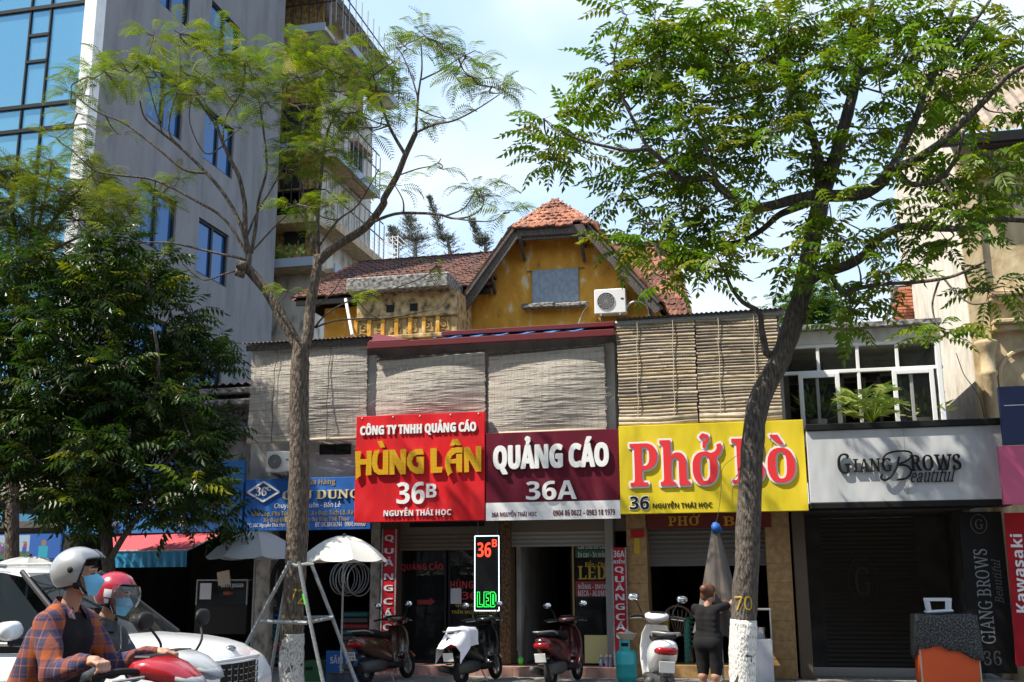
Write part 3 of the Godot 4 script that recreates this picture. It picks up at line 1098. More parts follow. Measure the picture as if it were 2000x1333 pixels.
# ---------------------------------------------------------------- roof tiles
func tile_meshes():
	# a pressed clay tile, 0.25 wide and 0.34 long: two rolls and a turned-down nose
	meshes.tile = []
	for k in 2:
		var b := sb().smooth()
		var xs := [-0.125, -0.085, -0.045, 0.0, 0.045, 0.085, 0.125]
		var hs := [0.012, 0.03, 0.012, 0.006, 0.012, 0.034, 0.012]
		var rings := []
		for z in [-0.2, 0.15]:
			var r := []
			for i in 7:
				r.append(V(xs[i], hs[i] + (0.012 if z > 0 else -0.006), z))
			rings.append(r)
		b.loft(rings, false, false)
		b.smooth(false)
		for i in 6:
			b.quad(V(xs[i], hs[i] + 0.012, 0.15), V(xs[i + 1], hs[i + 1] + 0.012, 0.15), V(xs[i + 1], -0.012, 0.15), V(xs[i], -0.012, 0.15))
		meshes.tile.append(b.done())
	var h := sb().smooth()
	h.lathe([Vector2(0.085, -0.17), Vector2(0.1, 0.17)], Transform3D(Basis(V(0, 0, 1), V(1, 0, 0), V(0, 1, 0)).orthonormalized(), Vector3.ZERO), 7, false, PI)
	meshes.ridge = h.done()

# lay tiles on the quadrilateral a (left eave) b (right eave) c (right top) d (left top)
func tiled(parent: Node3D, a: Vector3, b: Vector3, c: Vector3, d: Vector3, w: float, l: float, mats: Array, most := 300, skip := 0.0, wild := 1.0):
	var up := ((d + c) * 0.5 - (a + b) * 0.5)
	var along := (b - a).normalized()
	up = (up - along * up.dot(along))
	var n := int(up.length() / l)
	var v := up.normalized()
	var nrm := v.cross(along) * -1.0
	if nrm.y < 0: nrm = -nrm
	var rest := sb()
	var count := 0
	var bas := Basis(along * (w / 0.25), nrm, -v * (l / 0.3))
	if bas.determinant() < 0:
		bas = Basis(-along * (w / 0.25), nrm, -v * (l / 0.3))
	for r in n + 1:
		var f := (r + 0.5) / float(n + 1)
		var lft := a.lerp(d, f)
		var rgt := b.lerp(c, f)
		var wid := (rgt - lft).dot(along)
		var m := maxi(int(round(wid / w)), 1)
		for i in m:
			if rng.randf() < skip: continue
			var p := lft + along * (i + 0.5) * wid / m + nrm * rng.randf_range(0.0, 0.012) * wild
			var bb := bas.rotated(nrm, rng.randf_range(-0.05, 0.05) * wild).rotated(along, rng.randf_range(-0.05, 0.05) * wild)
			var k := rng.randi() % mats.size()
			if count < most:
				inst(meshes.tile[0], "roof_tile", mats[k], parent, p - base_of(parent), bb)
				count += 1
			else:
				rest.st.append_from(meshes.tile[0], 0, Transform3D(bb, p))
				rest.n += 1
	if rest.n:
		var me := rest.st.commit()
		stuff(inst(me, "more_roof_tiles", mats[0], parent, -base_of(parent)))

func ridge_line(parent: Node3D, a: Vector3, b: Vector3, mats: Array, r := 1.0):
	var n := int((b - a).length() / 0.3)
	var x := (b - a).normalized()
	var z := x.cross(Vector3.UP).normalized()
	var y := z.cross(x)
	for i in n:
		var p := a.lerp(b, (i + 0.5) / n)
		var t := Basis(x, y, z).rotated(z, 0.05).scaled_local(V(1, r, r))
		inst(meshes.ridge, "ridge_tile", mats[rng.randi() % mats.size()], parent, p - base_of(parent), t)

func villa():
	tile_meshes()
	var o := thing("old_villa", "old yellow villa with tiled roofs and timber gable above the shops", "building", V(-5, 0, -25))
	var zw := -23.0
	# gable wall
	var wl := -6.483
	var wr := -1.869
	var poly := PackedVector2Array([Vector2(wl, 4.5), Vector2(wr, 4.5), Vector2(wr, 7.213), Vector2(-3.413, 9.069), Vector2(-5.045, 9.196), Vector2(wl, 7.314)])
	var b := sb()
	b.slab(poly, Transform3D(Basis.IDENTITY, V(0, 0, zw - 0.15)), 0.3)
	var gw := wpart(b, "gable_wall", K.ochre, o)
	# boarded window: grey sheet, lintel, sill
	b = sb()
	b.box(V(-4.72, 7.56, -22.98), V(-3.66, 8.34, -22.98) + V(0, 0, 0.04), 0.006)
	wpart(b, "window_board", K.zinc, o)
	b = sb()
	b.box(V(-4.84, 8.36, -23.00) + V(0, -0.03, 0.02), V(-3.52, 8.34, -23.00) + V(0, 0.0, 0.05))
	wpart(b, "lintel", K.dark_wood, o)
	b = sb()
	b.box(V(-4.93, 7.42, -22.95), V(-4.19, 7.50, -22.95) + V(0, 0.03, 0.22), 0.02)
	b.box(V(-4.19, 7.40, -22.95), V(-3.44, 7.51, -22.95) + V(0, 0, 0.2), 0.03)
	wpart(b, "window_sill", K.old_concrete, o)
	# timber eaves beam, bargeboards and brackets
	var zb := -22.45
	var jl: Vector3 = V(-4.97, 9.10, -22.45)
	var jr: Vector3 = V(-3.38, 9.07, -22.45)
	b = sb()
	bar(jl + V(0, 0.0, 0), jr, 0.07, 0.2, b, 0.01)
	bar(jl + V(0.05, -0.14, -0.05), jr + V(-0.05, -0.14, -0.05), 0.06, 0.07, b)
	wpart(b, "eaves_beam", K.dark_wood, o)
	var fl: Vector3 = V(-6.33, 7.26, -22.45)
	var fr: Vector3 = V(-1.85, 7.10, -22.45)
	for s in [[jl, fl], [jr, fr]]:
		b = sb()
		bar(s[0] + V(0, -0.02, 0.02), s[1], 0.06, 0.22, b, 0.01)
		wpart(b, "bargeboard", K.dark_wood, o)
		b = sb()
		bar(s[0] + V(0, 0.12, 0.02), s[1] + V(0, 0.16, 0.02), 0.14, 0.06, b, 0.01)
		wpart(b, "verge_board", K.dark_wood, o)
	for p in [V(-4.89, 8.87, -22.70), V(-3.51, 8.74, -22.70), V(-5.58, 8.14, -22.70), V(-2.65, 8.00, -22.70), V(-6.26, 7.35, -22.70), V(-2.06, 7.27, -22.70)]:
		b = sb()
		bar(p + V(0, 0.1, 0.25), p + V(0, -0.28, -0.25), 0.07, 0.08, b, 0.01)
		bar(p + V(0, 0.1, 0.3), p + V(0, 0.1, -0.3), 0.08, 0.08, b, 0.01)
		wpart(b, "bracket", K.dark_wood, o)
	# roof of the gable: side slopes running back, hipped front
	var back := -29.0
	var apex: Vector3 = V(-4.33, 10.30, -23.90)
	var ul := jl + V(-0.12, 0.06, 0.02)
	var ur := jr + V(0.16, 0.06, 0.02)
	var roof := Node3D.new()
	roof.name = "gable_roof"
	o.add_child(roof)
	b = sb()
	var rb := V(apex.x, apex.y - 0.05, back)
	for s in [[ul, fl + V(-0.05, 0.15, 0.05)], [ur, fr + V(0.1, 0.15, 0.05)]]:
		var e: Vector3 = s[1]
		var u: Vector3 = s[0]
		b.quad(u, e, V(e.x, e.y, back), V(u.x, u.y, back))
		b.quad(u + V(0, -0.06, 0), e + V(0, -0.06, 0), V(e.x, e.y - 0.06, back), V(u.x, u.y - 0.06, back))
		b.quad(u, V(u.x, u.y, back), rb, apex)
	b.tri(ul, ur, apex)
	var deck := wpart(b, "roof_deck", K.roof_under, roof)
	tiled(roof, ul + V(0, 0.0, 0.1), ur + V(0, 0.0, 0.1), apex + V(0.08, 0.02, 0.05), apex + V(-0.08, 0.02, 0.05), 0.2, 0.215, K.clay, 300, 0.02, 2.0)
	ridge_line(roof, ul + V(-0.02, 0.06, 0.05), apex + V(0, 0.03, 0.05), K.clay_old, 0.9)
	ridge_line(roof, ur + V(0.02, 0.06, 0.05), apex + V(0, 0.03, 0.05), K.clay, 0.9)
	# verge tiles along the slopes
	ridge_line(roof, fl + V(-0.02, 0.24, 0.02), ul + V(-0.02, 0.05, 0), K.clay_old, 0.8)
	ridge_line(roof, fr + V(0.08, 0.24, -0.02), ur + V(0.04, 0.05, 0), K.clay, 0.9)
	ridge_line(roof, apex + V(0, 0.03, 0), rb + V(0, 0.06, 0), K.clay_old)
	# right slope shows a strip of tiles above its verge
	tiled(roof, V(fr.x + 0.1, fr.y + 0.17, zb - 0.1), V(fr.x + 0.1, fr.y + 0.17, zb - 1.6), V(ur.x, ur.y + 0.02, zb - 1.6), V(ur.x, ur.y + 0.02, zb - 0.1), 0.25, 0.3, K.clay, 60)
	# chimney stub behind the hip
	b = sb()
	b.box(V(-3.56, 9.67, -24.00), V(-3.33, 9.76, -24.00) + V(0, 0.02, -0.4), 0.02)
	wpart(b, "chimney", K.old_concrete, roof)
	# left wing: eave at the front, ridge behind, hip at its left end
	var wing := Node3D.new()
	wing.name = "left_roof"
	o.add_child(wing)
	var ze := -22.6
	var el: Vector3 = V(-10.36, 7.93, -22.60)
	var ey := el.y
	var er := V(-5.6, ey, ze)
	var ridl: Vector3 = V(-10.05, 9.76, -26.00)
	var ridr := V(-5.4, ridl.y, -26.0)
	b = sb()
	b.quad(el, er, ridr, ridl)
	b.quad(el + V(0, -0.05, 0), er + V(0, -0.05, 0), ridr + V(0, -0.05, 0), ridl + V(0, -0.05, 0))
	b.tri(el, ridl, V(el.x, ey, -29.4))
	b.quad(ridl, ridr, V(-5.4, ey, -29.4), V(el.x, ey, -29.4))
	wpart(b, "roof_deck", K.roof_under, wing)
	tiled(wing, el + V(0, 0.03, 0.06), er + V(0, 0.03, 0.06), ridr + V(0, 0.03, 0), ridl + V(0, 0.03, 0), 0.2, 0.27, K.clay_dark, 300)
	ridge_line(wing, el + V(0, 0.08, 0.02), ridl + V(0, 0.08, 0), K.clay, 1.1)
	ridge_line(wing, ridl + V(0, 0.06, 0), ridr + V(0, 0.06, 0), K.clay_dark)
	b = sb()
	b.box(V(el.x + 0.1, ey - 0.16, ze - 0.02), V(er.x, ey - 0.03, ze + 0.04))
	wpart(b, "eaves_board", K.black, wing)
	b = sb()
	b.box(V(el.x + 0.55, 4.5, zw - 6), V(wl - 0.01, ey - 0.1, zw - 0.2))
	wpart(b, "wing_wall", K.ochre, o)
	# frieze block with carved panels under a weathered cornice
	var zc := -21.7
	var cl := -8.418
	var cr := -6.119
	var yt := 7.672
	b = sb()
	b.box(V(cl - 0.15, yt, zc - 1.2), V(cr - 0.12, yt + 0.33, zc + 0.3), 0.03)
	wpart(b, "cornice", K.old_concrete, o)
	b = sb()
	b.box(V(cl, 4.5, zc - 1.2), V(cr, yt - 0.004, zc))
	var fz := wpart(b, "frieze_wall", K.ochre_pale, o)
	for x in [762, 810]:
		pass
	for q in [V(-7.64, 7.33, -21.69), V(-7.10, 7.33, -21.69)]:
		b = sb()
		b.cbox(q, V(0.17, 0.16, 0.02))
		wpart(b, "vent_hole", K.black, fz)
	var py0 := 6.744
	var py1 := 7.064
	b = sb()
	b.box(V(cl - 0.03, py1 + 0.03, zc), V(cr + 0.03, py1 + 0.09, zc + 0.07), 0.015)
	b.box(V(cl - 0.05, py0 - 0.12, zc), V(cr + 0.05, py0 - 0.03, zc + 0.1), 0.015)
	b.box(V(cl - 0.1, py0 - 0.3, zc), V(cr + 0.1, py0 - 0.2, zc + 0.16), 0.015)
	wpart(b, "moulding", K.ochre_pale, fz)
	for i in 6:
		var x0 := lerpf(cl + 0.05, cr - 0.2, i / 5.6)
		b = sb()
		b.box(V(x0, py0, zc - 0.001), V(x0 + 0.26, py1, zc + 0.02))
		var pts := []
		for k in 15:
			var a := k * 0.62
			var r := 0.1 * (1.0 - k / 17.0)
			pts.append(V(x0 + 0.13 + cos(a) * r, (py0 + py1) * 0.5 + sin(a) * r, zc + 0.025))
		b.tube(pts, 0.016, 5)
		b.tube([V(x0 + 0.02, py0 + 0.02, zc + 0.02), V(x0 + 0.1, py0 + 0.05, zc + 0.03), V(x0 + 0.24, py0 + 0.02, zc + 0.02)], 0.015, 5)
		b.tube([V(x0 + 0.03, py1 - 0.02, zc + 0.02), V(x0 + 0.12, py1 - 0.05, zc + 0.03), V(x0 + 0.24, py1 - 0.1, zc + 0.02)], 0.013, 5)
		wpart(b, "carved_panel", K.ochre_dark, fz)
	for i in 7:
		var x0 := lerpf(cl + 0.0, cr - 0.25, i / 6.55) - 0.045
		b = sb()
		b.box(V(x0, py0 - 0.02, zc), V(x0 + 0.09, py1 + 0.03, zc + 0.05), 0.01)
		wpart(b, "frieze_rib", K.ochre, fz)
	# right hip roof with its terracotta finial
	var rr := Node3D.new()
	rr.name = "right_roof"
	o.add_child(rr)
	var ra: Vector3 = V(-3.17, 7.21, -23.40)
	var rbv: Vector3 = V(-1.29, 7.16, -23.40)
	var rt: Vector3 = V(-1.83, 9.79, -26.20)
	var rt2: Vector3 = V(-3.23, 9.85, -26.20)
	rt2.y = rt.y
	b = sb()
	b.quad(ra, rbv, rt, rt2)
	b.tri(rbv, V(rbv.x, rbv.y, -29), rt)
	b.quad(rt2, rt, V(rbv.x, rbv.y, -29), V(rt2.x, rbv.y, -29))
	wpart(b, "roof_deck", K.roof_under, rr)
	tiled(rr, ra + V(0, 0.03, 0.05), rbv + V(0, 0.03, 0.05), rt + V(0, 0.03, 0), rt2 + V(0, 0.03, 0), 0.2, 0.27, K.clay_mid, 300)
	ridge_line(rr, rbv + V(0, 0.08, 0.03), rt + V(0, 0.08, 0), K.clay_old, 1.1)
	ridge_line(rr, rt2 + V(0, 0.06, 0), rt + V(0, 0.06, 0), K.clay)
	b = sb().smooth()
	b.lathe([Vector2(0.1, 0), Vector2(0.05, 0.05), Vector2(0.08, 0.1), Vector2(0.04, 0.15), Vector2(0.09, 0.24), Vector2(0.14, 0.3), Vector2(0.05, 0.31)], Transform3D(Basis.IDENTITY, rt + V(0, 0.1, 0)), 10)
	wpart(b, "finial", K.clay_plain, rr)
	b = sb()
	b.box(V(wr + 0.02, 4.5, -28), V(rbv.x - 0.35, ra.y - 0.05, -24.0))
	wpart(b, "right_wall", K.ochre, o)
	b = sb()
	b.box(V(rbv.x - 0.02, rbv.y - 0.1, -29), V(rbv.x + 0.08, rbv.y + 0.02, -23.3))
	wpart(b, "gutter", K.black, rr)
	# air conditioner on the gable
	air_conditioner(V((-3.280 + -2.574) / 2, 7.172, -22.82), 0.7, 0.56, "white air conditioner outdoor unit on the yellow gable wall", zw)
	b = sb().smooth()
	b.tube(curve([V(-2.60, 7.27, -22.75), V(-2.48, 7.40, -22.75), V(-2.31, 7.42, -22.75), V(-2.15, 7.33, -22.75), V(-2.09, 7.14, -22.75), V(-2.12, 6.83, -22.75)], 4), 0.022, 7)
	single(b, "coolant_hose", K.white_trim, "pale insulated hose curving from the gable air conditioner", "hose")
	b = sb()
	b.tube(curve([V(-3.47, 7.39, -22.85), V(-3.57, 7.26, -22.85), V(-3.69, 6.94, -22.85)], 4), 0.008, 5)
	single(b, "wall_cable", K.white_trim, "thin pale cable running down below the boarded window sill", "cable")
	# drain pipe and stay on the wing
	b = sb()
	b.tube([V(-8.89, 7.75, -22.20), V(-8.39, 6.71, -21.40)], 0.035, 8)
	single(b, "drain_pipe", K.white_trim, "thin white slanted pipe under the tiled eave", "pipe")

func air_conditioner(at: Vector3, w: float, h: float, label: String, wall_z: float):
	var o := thing("air_conditioner", label, "air conditioner", at)
	var b := sb()
	b.box(V(-w / 2, 0, -0.14), V(w / 2, h, 0.14), 0.02)
	part(b, "casing", K.ac_white, o)
	b = sb().smooth()
	var c := V(-w * 0.13, h * 0.5, 0.142)
	var t := Transform3D(Basis(V(1, 0, 0), V(0, 0, 1), V(0, -1, 0)), c)
	b.lathe([Vector2(0.001, 0.003), Vector2(h * 0.34, 0.003)], t, 24, false)
	part(b, "fan_opening", K.dark_grey, o)
	b = sb()
	for k in 5:
		var r := h * 0.34 * (k + 1) / 5.0
		var pts := []
		for i in 25:
			pts.append(c + V(cos(TAU * i / 24) * r, sin(TAU * i / 24) * r, 0.012))
		b.tube(pts, 0.006, 4, false)
	for i in 12:
		var a := TAU * i / 12
		b.tube([c + V(0, 0, 0.012), c + V(cos(a), sin(a), 0) * h * 0.34 + V(0, 0, 0.012)], 0.004, 4)
	part(b, "fan_guard", K.mid_grey, o)
	b = sb()
	b.box(V(w * 0.33, h * 0.56, 0.14), V(w * 0.42, h * 0.6, 0.15))
	part(b, "badge", K.black, o)
	for s in [-0.3, 0.3]:
		b = sb()
		var dz := wall_z - at.z
		b.box(V(w * s - 0.02, -0.05, dz + 0.0), V(w * s + 0.02, -0.002, 0.16)).box(V(w * s - 0.02, -0.3, dz), V(w * s + 0.02, -0.05, dz + 0.04))
		part(b, "bracket", K.galv, o)

# ---------------------------------------------------------------- upper floor built out over the shops: blinds, canopies
func corrugate(s: SB, a: Vector3, b: Vector3, back: Vector3, pitch := 0.076, amp := 0.012):
	var n := int((b - a).length() / pitch) * 4
	for i in n:
		var f0 := float(i) / n
		var f1 := float(i + 1) / n
		var h0 := amp * sin(i * PI / 2)
		var h1 := amp * sin((i + 1) * PI / 2)
		var p0 := a.lerp(b, f0) + V(0, h0, 0)
		var p1 := a.lerp(b, f1) + V(0, h1, 0)
		s.quad(p0, p1, p1 + back, p0 + back)

func fine_blind(x0: float, x1: float, ytop: float, ybot: float, z: float, label: String, seed_: int, cords: Array, tops := 0.0):
	var o := thing("bamboo_blind", label, "blind", V((x0 + x1) / 2, ytop, z), 0.0, "rolled bamboo blinds over the shop signs")
	var r := RandomNumberGenerator.new()
	r.seed = seed_
	var n := FastNoiseLite.new()
	n.seed = seed_
	n.frequency = 0.9
	var b := sb()
	var h := ytop - ybot
	var rows := int(h / 0.0155)
	var w := x1 - x0
	for i in rows:
		var y := -h * i / rows
		var f := float(i) / rows
		# each slat runs in a few lengths of cane; the sheet billows a little
		var x := -w / 2 + r.randf_range(-0.012, 0.012)
		var e := w / 2 + r.randf_range(-0.012, 0.012)
		var band := n.get_noise_2d(3.0, y * 5.0)
		while x < e:
			var x2 := minf(x + r.randf_range(0.16, 0.42), e)
			var g := 0.54 + band * 0.13 + r.randf_range(-0.06, 0.06)
			if r.randf() < 0.05: g *= 0.6
			b.col(Color(g * 1.03, g * 0.95, g * 0.85))
			var za := bow(x / w, f) + 0.02 * sin(x * 2.1 + f * 3.0) + 0.012 * n.get_noise_2d(x * 3, y * 8)
			var zb := bow(x2 / w, f) + 0.02 * sin(x2 * 2.1 + f * 3.0) + 0.012 * n.get_noise_2d(x2 * 3, y * 8)
			var ta := y + tops * (x / w + 0.5) * (1.0 - f)
			var tb := y + tops * (x2 / w + 0.5) * (1.0 - f)
			var t := 0.0135
			b.quad(V(x, ta - t, za), V(x2, tb - t, zb), V(x2, tb - t * 0.5, zb + 0.006), V(x, ta - t * 0.5, za + 0.006))
			b.quad(V(x, ta - t * 0.5, za + 0.006), V(x2, tb - t * 0.5, zb + 0.006), V(x2, tb, zb), V(x, ta, za))
			x = x2
	stuff(part(b, "cane_slats", K.cane, o))
	# strings that bind the canes
	b = sb()
	var k := 0.0
	while k < w:
		var x := -w / 2 + k
		for q in 8:
			var z0 := 0.036 + bow(x / w, q / 8.0)
			var z1 := 0.036 + bow(x / w, (q + 1) / 8.0)
			b.quad(V(x, -h * q / 8.0, z0), V(x + 0.004, -h * q / 8.0, z0), V(x + 0.004, -h * (q + 1) / 8.0, z1), V(x, -h * (q + 1) / 8.0, z1))
		k += 0.115
	stuff(part(b, "binding_strings", K.string, o))
	for c in cords:
		b = sb()
		var pts := []
		for i in 9:
			pts.append(V(c - (x0 + x1) / 2 + 0.012 * sin(i * 2.3) - 0.02 * i / 8.0, -h * i / 8.0 * 1.03, 0.05 + bow((c - (x0 + x1) / 2) / w, i / 8.0)))
		b.tube(pts, 0.007, 5)
		part(b, "pull_cord", K.cord, o)
	b = sb()
	b.tube([V(-w / 2, 0.02, 0), V(w / 2, 0.02 + tops, 0)], 0.025, 6)
	part(b, "head_rail", K.dark_wood, o)
	b = sb().smooth()
	b.tube([V(-w / 2, -h - 0.02, 0.015), V(-w / 6, -h - 0.025, 0.02), V(w / 6, -h - 0.015, 0.02), V(w / 2, -h - 0.02, 0.015)], 0.03, 8)
	part(b, "bottom_roll", K.cane_plain, o)

# how far the hanging sheet bellies out
func bow(u: float, f: float) -> float:
	return 0.085 * cos(clampf(u, -0.5, 0.5) * PI) * sin(PI * clampf(f, 0.0, 1.0))

func wide_blind(x0: float, x1: float, ytop: float, ybot: float, z: float, label: String, seed_: int, cords: Array):
	var o := thing("bamboo_blind", label, "blind", V((x0 + x1) / 2, ytop, z), 0.0, "rolled bamboo blinds over the shop signs")
	var r := RandomNumberGenerator.new()
	r.seed = seed_
	var w := x1 - x0
	var h := ytop - ybot
	var y := 0.0
	while y > -h + 0.12:
		var t := r.randf_range(0.036, 0.07)
		var cut := r.randf_range(-0.32, 0.32) * w
		for s in [[-w / 2 + r.randf_range(-0.012, 0.012), cut], [cut + 0.003, w / 2 + r.randf_range(-0.012, 0.012)]]:
			var b := sb().smooth()
			var rings := []
			for q in [[0.0, 0.0], [0.25, 0.016], [0.6, 0.024], [0.9, 0.014], [1.0, -0.004]]:
				var ring := []
				for m in 7:
					var x := lerpf(s[0], s[1], m / 6.0)
					ring.append(V(x, y - t * q[0] + 0.006 * sin(x * 3.0 + seed_ + y * 2.0), q[1] + 0.008 * sin(x * 5.0 + y * 9.0)))
				rings.append(ring)
			b.loft(rings, false, false)
			part(b, "slat", K.slats[r.randi() % K.slats.size()], o)
		y -= t
	var b := sb().smooth()
	b.tube([V(-w / 2, -h + 0.09, 0.02), V(0, -h + 0.07, 0.03), V(w / 2, -h + 0.1, 0.02)], 0.045, 8)
	b.tube([V(-w / 2, -h + 0.02, 0.02), V(0, -h + 0.0, 0.03), V(w / 2, -h + 0.03, 0.02)], 0.04, 8)
	part(b, "bottom_roll", K.slats[0], o)
	for c in cords:
		b = sb()
		var pts := []
		for i in 9:
			pts.append(V(c - (x0 + x1) / 2 + 0.01 * sin(i * 2.3) - 0.03 * i / 8.0, -h * i / 8.0 * 1.02, 0.045))
		b.tube(pts, 0.007, 5)
		part(b, "pull_cord", K.cane_plain, o)
	b = sb()
	b.tube([V(-w / 2, 0.02, 0), V(w / 2, 0.02, 0)], 0.025, 6)
	part(b, "head_rail", K.dark_wood, o)

func extension():
	# shell of the built-out floor
	var xl := -8.740
	var xr := 0.496
	var o := thing("built_out_floor", "built-out upper floor between the shop signs and the villa, hung with blinds", "building", V(-4, 2.4, -18))
	var b := sb()
	b.box(V(xl, 2.62, -22.9), V(xr, 2.75, -17.5))
	wpart(b, "floor_slab", K.old_concrete, o)
	b = sb()
	b.box(V(xl, 2.75, -17.72), V(xr, 5.52, -17.55))
	wpart(b, "front_wall", K.pale_wall, o)
	b = sb()
	b.box(V(xl, 2.75, -21.6), V(xl + 0.15, 5.3, -17.72)).box(V(xr - 0.15, 2.75, -21.6), V(xr, 5.6, -17.72))
	wpart(b, "side_wall", K.pale_wall, o)
	for p in [-6.401, -2.264]:
		b = sb()
		b.box(V(p - 0.08, 2.75, -17.545), V(p + 0.08, 5.35, -17.3), 0.01)
		wpart(b, "post", K.pale_wall, o)
	# left corrugated roof
	b = sb()
	var a: Vector3 = V(-8.80, 5.63, -17.06)
	var a2: Vector3 = V(-6.37, 5.59, -17.06)
	a2.y = a.y
	corrugate(b, a, a2, V(0, 0.62, -4.0))
	single(b, "corrugated_roof", K.corrugated, "rusty corrugated roof edge above the leftmost bamboo blind", "roof", "corrugated roofs over the blinds")
	b = sb()
	b.box(a + V(0.1, -0.13, -0.1), a2 + V(0, -0.03, -0.05))
	single(b, "roof_batten", K.dark_wood, "dark timber batten under the left corrugated roof edge", "batten")
	# red steel canopy
	var c := thing("red_canopy", "dark red steel canopy over the two middle blinds", "canopy", V(-4.2, 5.4, -17))
	var c0: Vector3 = V(-6.40, 5.42, -17.04)
	var c1: Vector3 = V(-2.14, 5.40, -17.04)
	var y0 := (c0.y + c1.y) / 2
	b = sb()
	b.box(V(c0.x, y0 - 0.01, -17.09), V(c1.x, y0 + 0.1, -17.02), 0.008)
	wpart(b, "fascia", K.maroon, c)
	b = sb()
	corrugate(b, V(c0.x + 0.1, y0 + 0.1, -17.09), V(c1.x, y0 + 0.1, -17.09), V(0, 0.5, -3.2), 0.2, 0.015)
	wpart(b, "sheet", K.maroon, c)
	var d0: Vector3 = V(-5.16, 5.63, -17.30)
	var d1: Vector3 = V(-2.17, 5.59, -17.30)
	b = sb()
	b.box(V(d0.x, y0 + 0.21, -17.5), V(d1.x, y0 + 0.29, -17.3), 0.008)
	corrugate(b, V(d0.x, y0 + 0.29, -17.4), V(d1.x, y0 + 0.29, -17.4), V(0, 0.5, -3.2), 0.2, 0.015)
	wpart(b, "upper_sheet", K.maroon, c)
	b = sb()
	b.quad(c0 + V(0.02, 0.1, 0.02), c0 + V(0.75, 0.1, 0.02), c0 + V(0.02, 0.32, -0.3), c0 + V(0.0, 0.3, -0.3))
	b.quad(c0 + V(0.02, 0.1, 0.02), c0 + V(0.75, 0.1, 0.02), c0 + V(0.7, 0.1, -0.6), c0 + V(0.0, 0.3, -0.6))
	wpart(b, "end_flap", K.maroon, c)
	b = sb().smooth()
	var rings := []
	for i in 24:
		var x := lerpf(d0.x - 0.1, d1.x - 0.45, i / 23.0)
		var ring := []
		for k in 4:
			ring.append(V(x, y0 + 0.13 + k * 0.025 + 0.015 * sin(i * 1.7 + k), -17.1 - k * 0.1 + 0.02 * sin(i * 2.3)))
		rings.append(ring)
	b.loft(rings, false, false)
	single(b, "tarpaulin", K.blue_tarp, "strip of blue tarpaulin tucked under the red canopy sheet", "tarpaulin")
	# right corrugated roof
	b = sb()
	var e0: Vector3 = V(-2.13, 5.68, -17.02)
	var e1: Vector3 = V(0.56, 5.67, -17.02)
	e1.y = e0.y + 0.02
	corrugate(b, e0, e1, V(0, 0.7, -4.4))
	single(b, "corrugated_roof", K.corrugated, "rusty corrugated roof edge above the two wide-slatted blinds", "roof", "corrugated roofs over the blinds")
	b = sb()
	b.tube([e0 + V(0, -0.07, -0.08), e1 + V(0, -0.07, -0.08)], 0.045, 8)
	single(b, "awning_rail", K.galv, "grey pipe rail along the right corrugated roof edge", "rail")
	# blinds
	fine_blind(-8.634, -6.457, 5.515, 3.907, -17.2, "leftmost grey bamboo blind, behind the forked tree trunk", 31, [-8.127, -7.113])
	fine_blind(-6.280, -4.357, 5.218, 4.081, -17.2, "grey bamboo blind above the bright red sign", 32, [], 0.05)
	fine_blind(-4.297, -2.333, 5.203, 3.901, -17.19, "grey bamboo blind above the dark purple sign", 33, [], 0.05)
	wide_blind(-2.110, -0.858, 5.620, 3.929, -17.1, "wide-slatted tan bamboo blind above the left half of the yellow sign", 34, [-1.771, -1.197])
	wide_blind(-0.833, 0.433, 5.602, 3.938, -17.1, "wide-slatted tan bamboo blind crossed by the right tree trunk", 35, [-0.473, 0.081])

# ---------------------------------------------------------------- sign boards
func board(called: String, label: String, r: Rect2, z: float, thick: float, m: Material, category := "sign") -> Node3D:
	var o := thing(called, label, category, V(r.position.x + r.size.x / 2, r.position.y, z))
	var b := sb()
	b.box(V(r.position.x, r.position.y, z - thick), V(r.end.x, r.end.y, z), 0.006)
	wpart(b, "panel", m, o)
	return o

func outline(s: String, f: Font, box: Rect2, z: float, w: float, m: Material, parent: Node3D, depth := 0.01):
	# a fatter copy of the letters, made of shifted ones
	var vs := text_tris(s, f)
	var lo := Vector2(1e9, 1e9)
	var hi := -lo
	for v in vs:
		lo = lo.min(Vector2(v.x, v.y)); hi = hi.max(Vector2(v.x, v.y))
	var sc := Vector2(box.size.x / (hi.x - lo.x), box.size.y / (hi.y - lo.y))
	var b := sb()
	for k in 10:
		var off := Vector2.from_angle(TAU * k / 10) * w
		for v in vs:
			b.st.add_vertex(V(box.position.x + (v.x - lo.x) * sc.x + off.x, box.position.y + (v.y - lo.y) * sc.y + off.y, z + (v.z + 0.5) * depth + k * 0.0004))
	wpart(b, "letter_outline", m, parent)

# line of text turned by `turn` about z, centred at `at`, `w` long and `h` high
func turned_letters(s: String, f: Font, at: Vector3, w: float, h: float, turn: float, depth: float, m: Material, parent: Node3D, skew := 0.0):
	var o := letters(s, f, Rect2(-w / 2, -h / 2, w, h), 0.0, depth, m, parent, "lettering", skew)
	o.transform = Transform3D(Basis(V(0, 0, 1), turn), at - base_of(parent))

func glyph(polys: Array, z: float, depth: float, m: Material, parent: Node3D):
	var b := sb()
	for p in polys:
		b.slab(PackedVector2Array(p), Transform3D(Basis.IDENTITY, V(0, 0, z + depth / 2)), depth)
	wpart(b, "letter", m, parent)

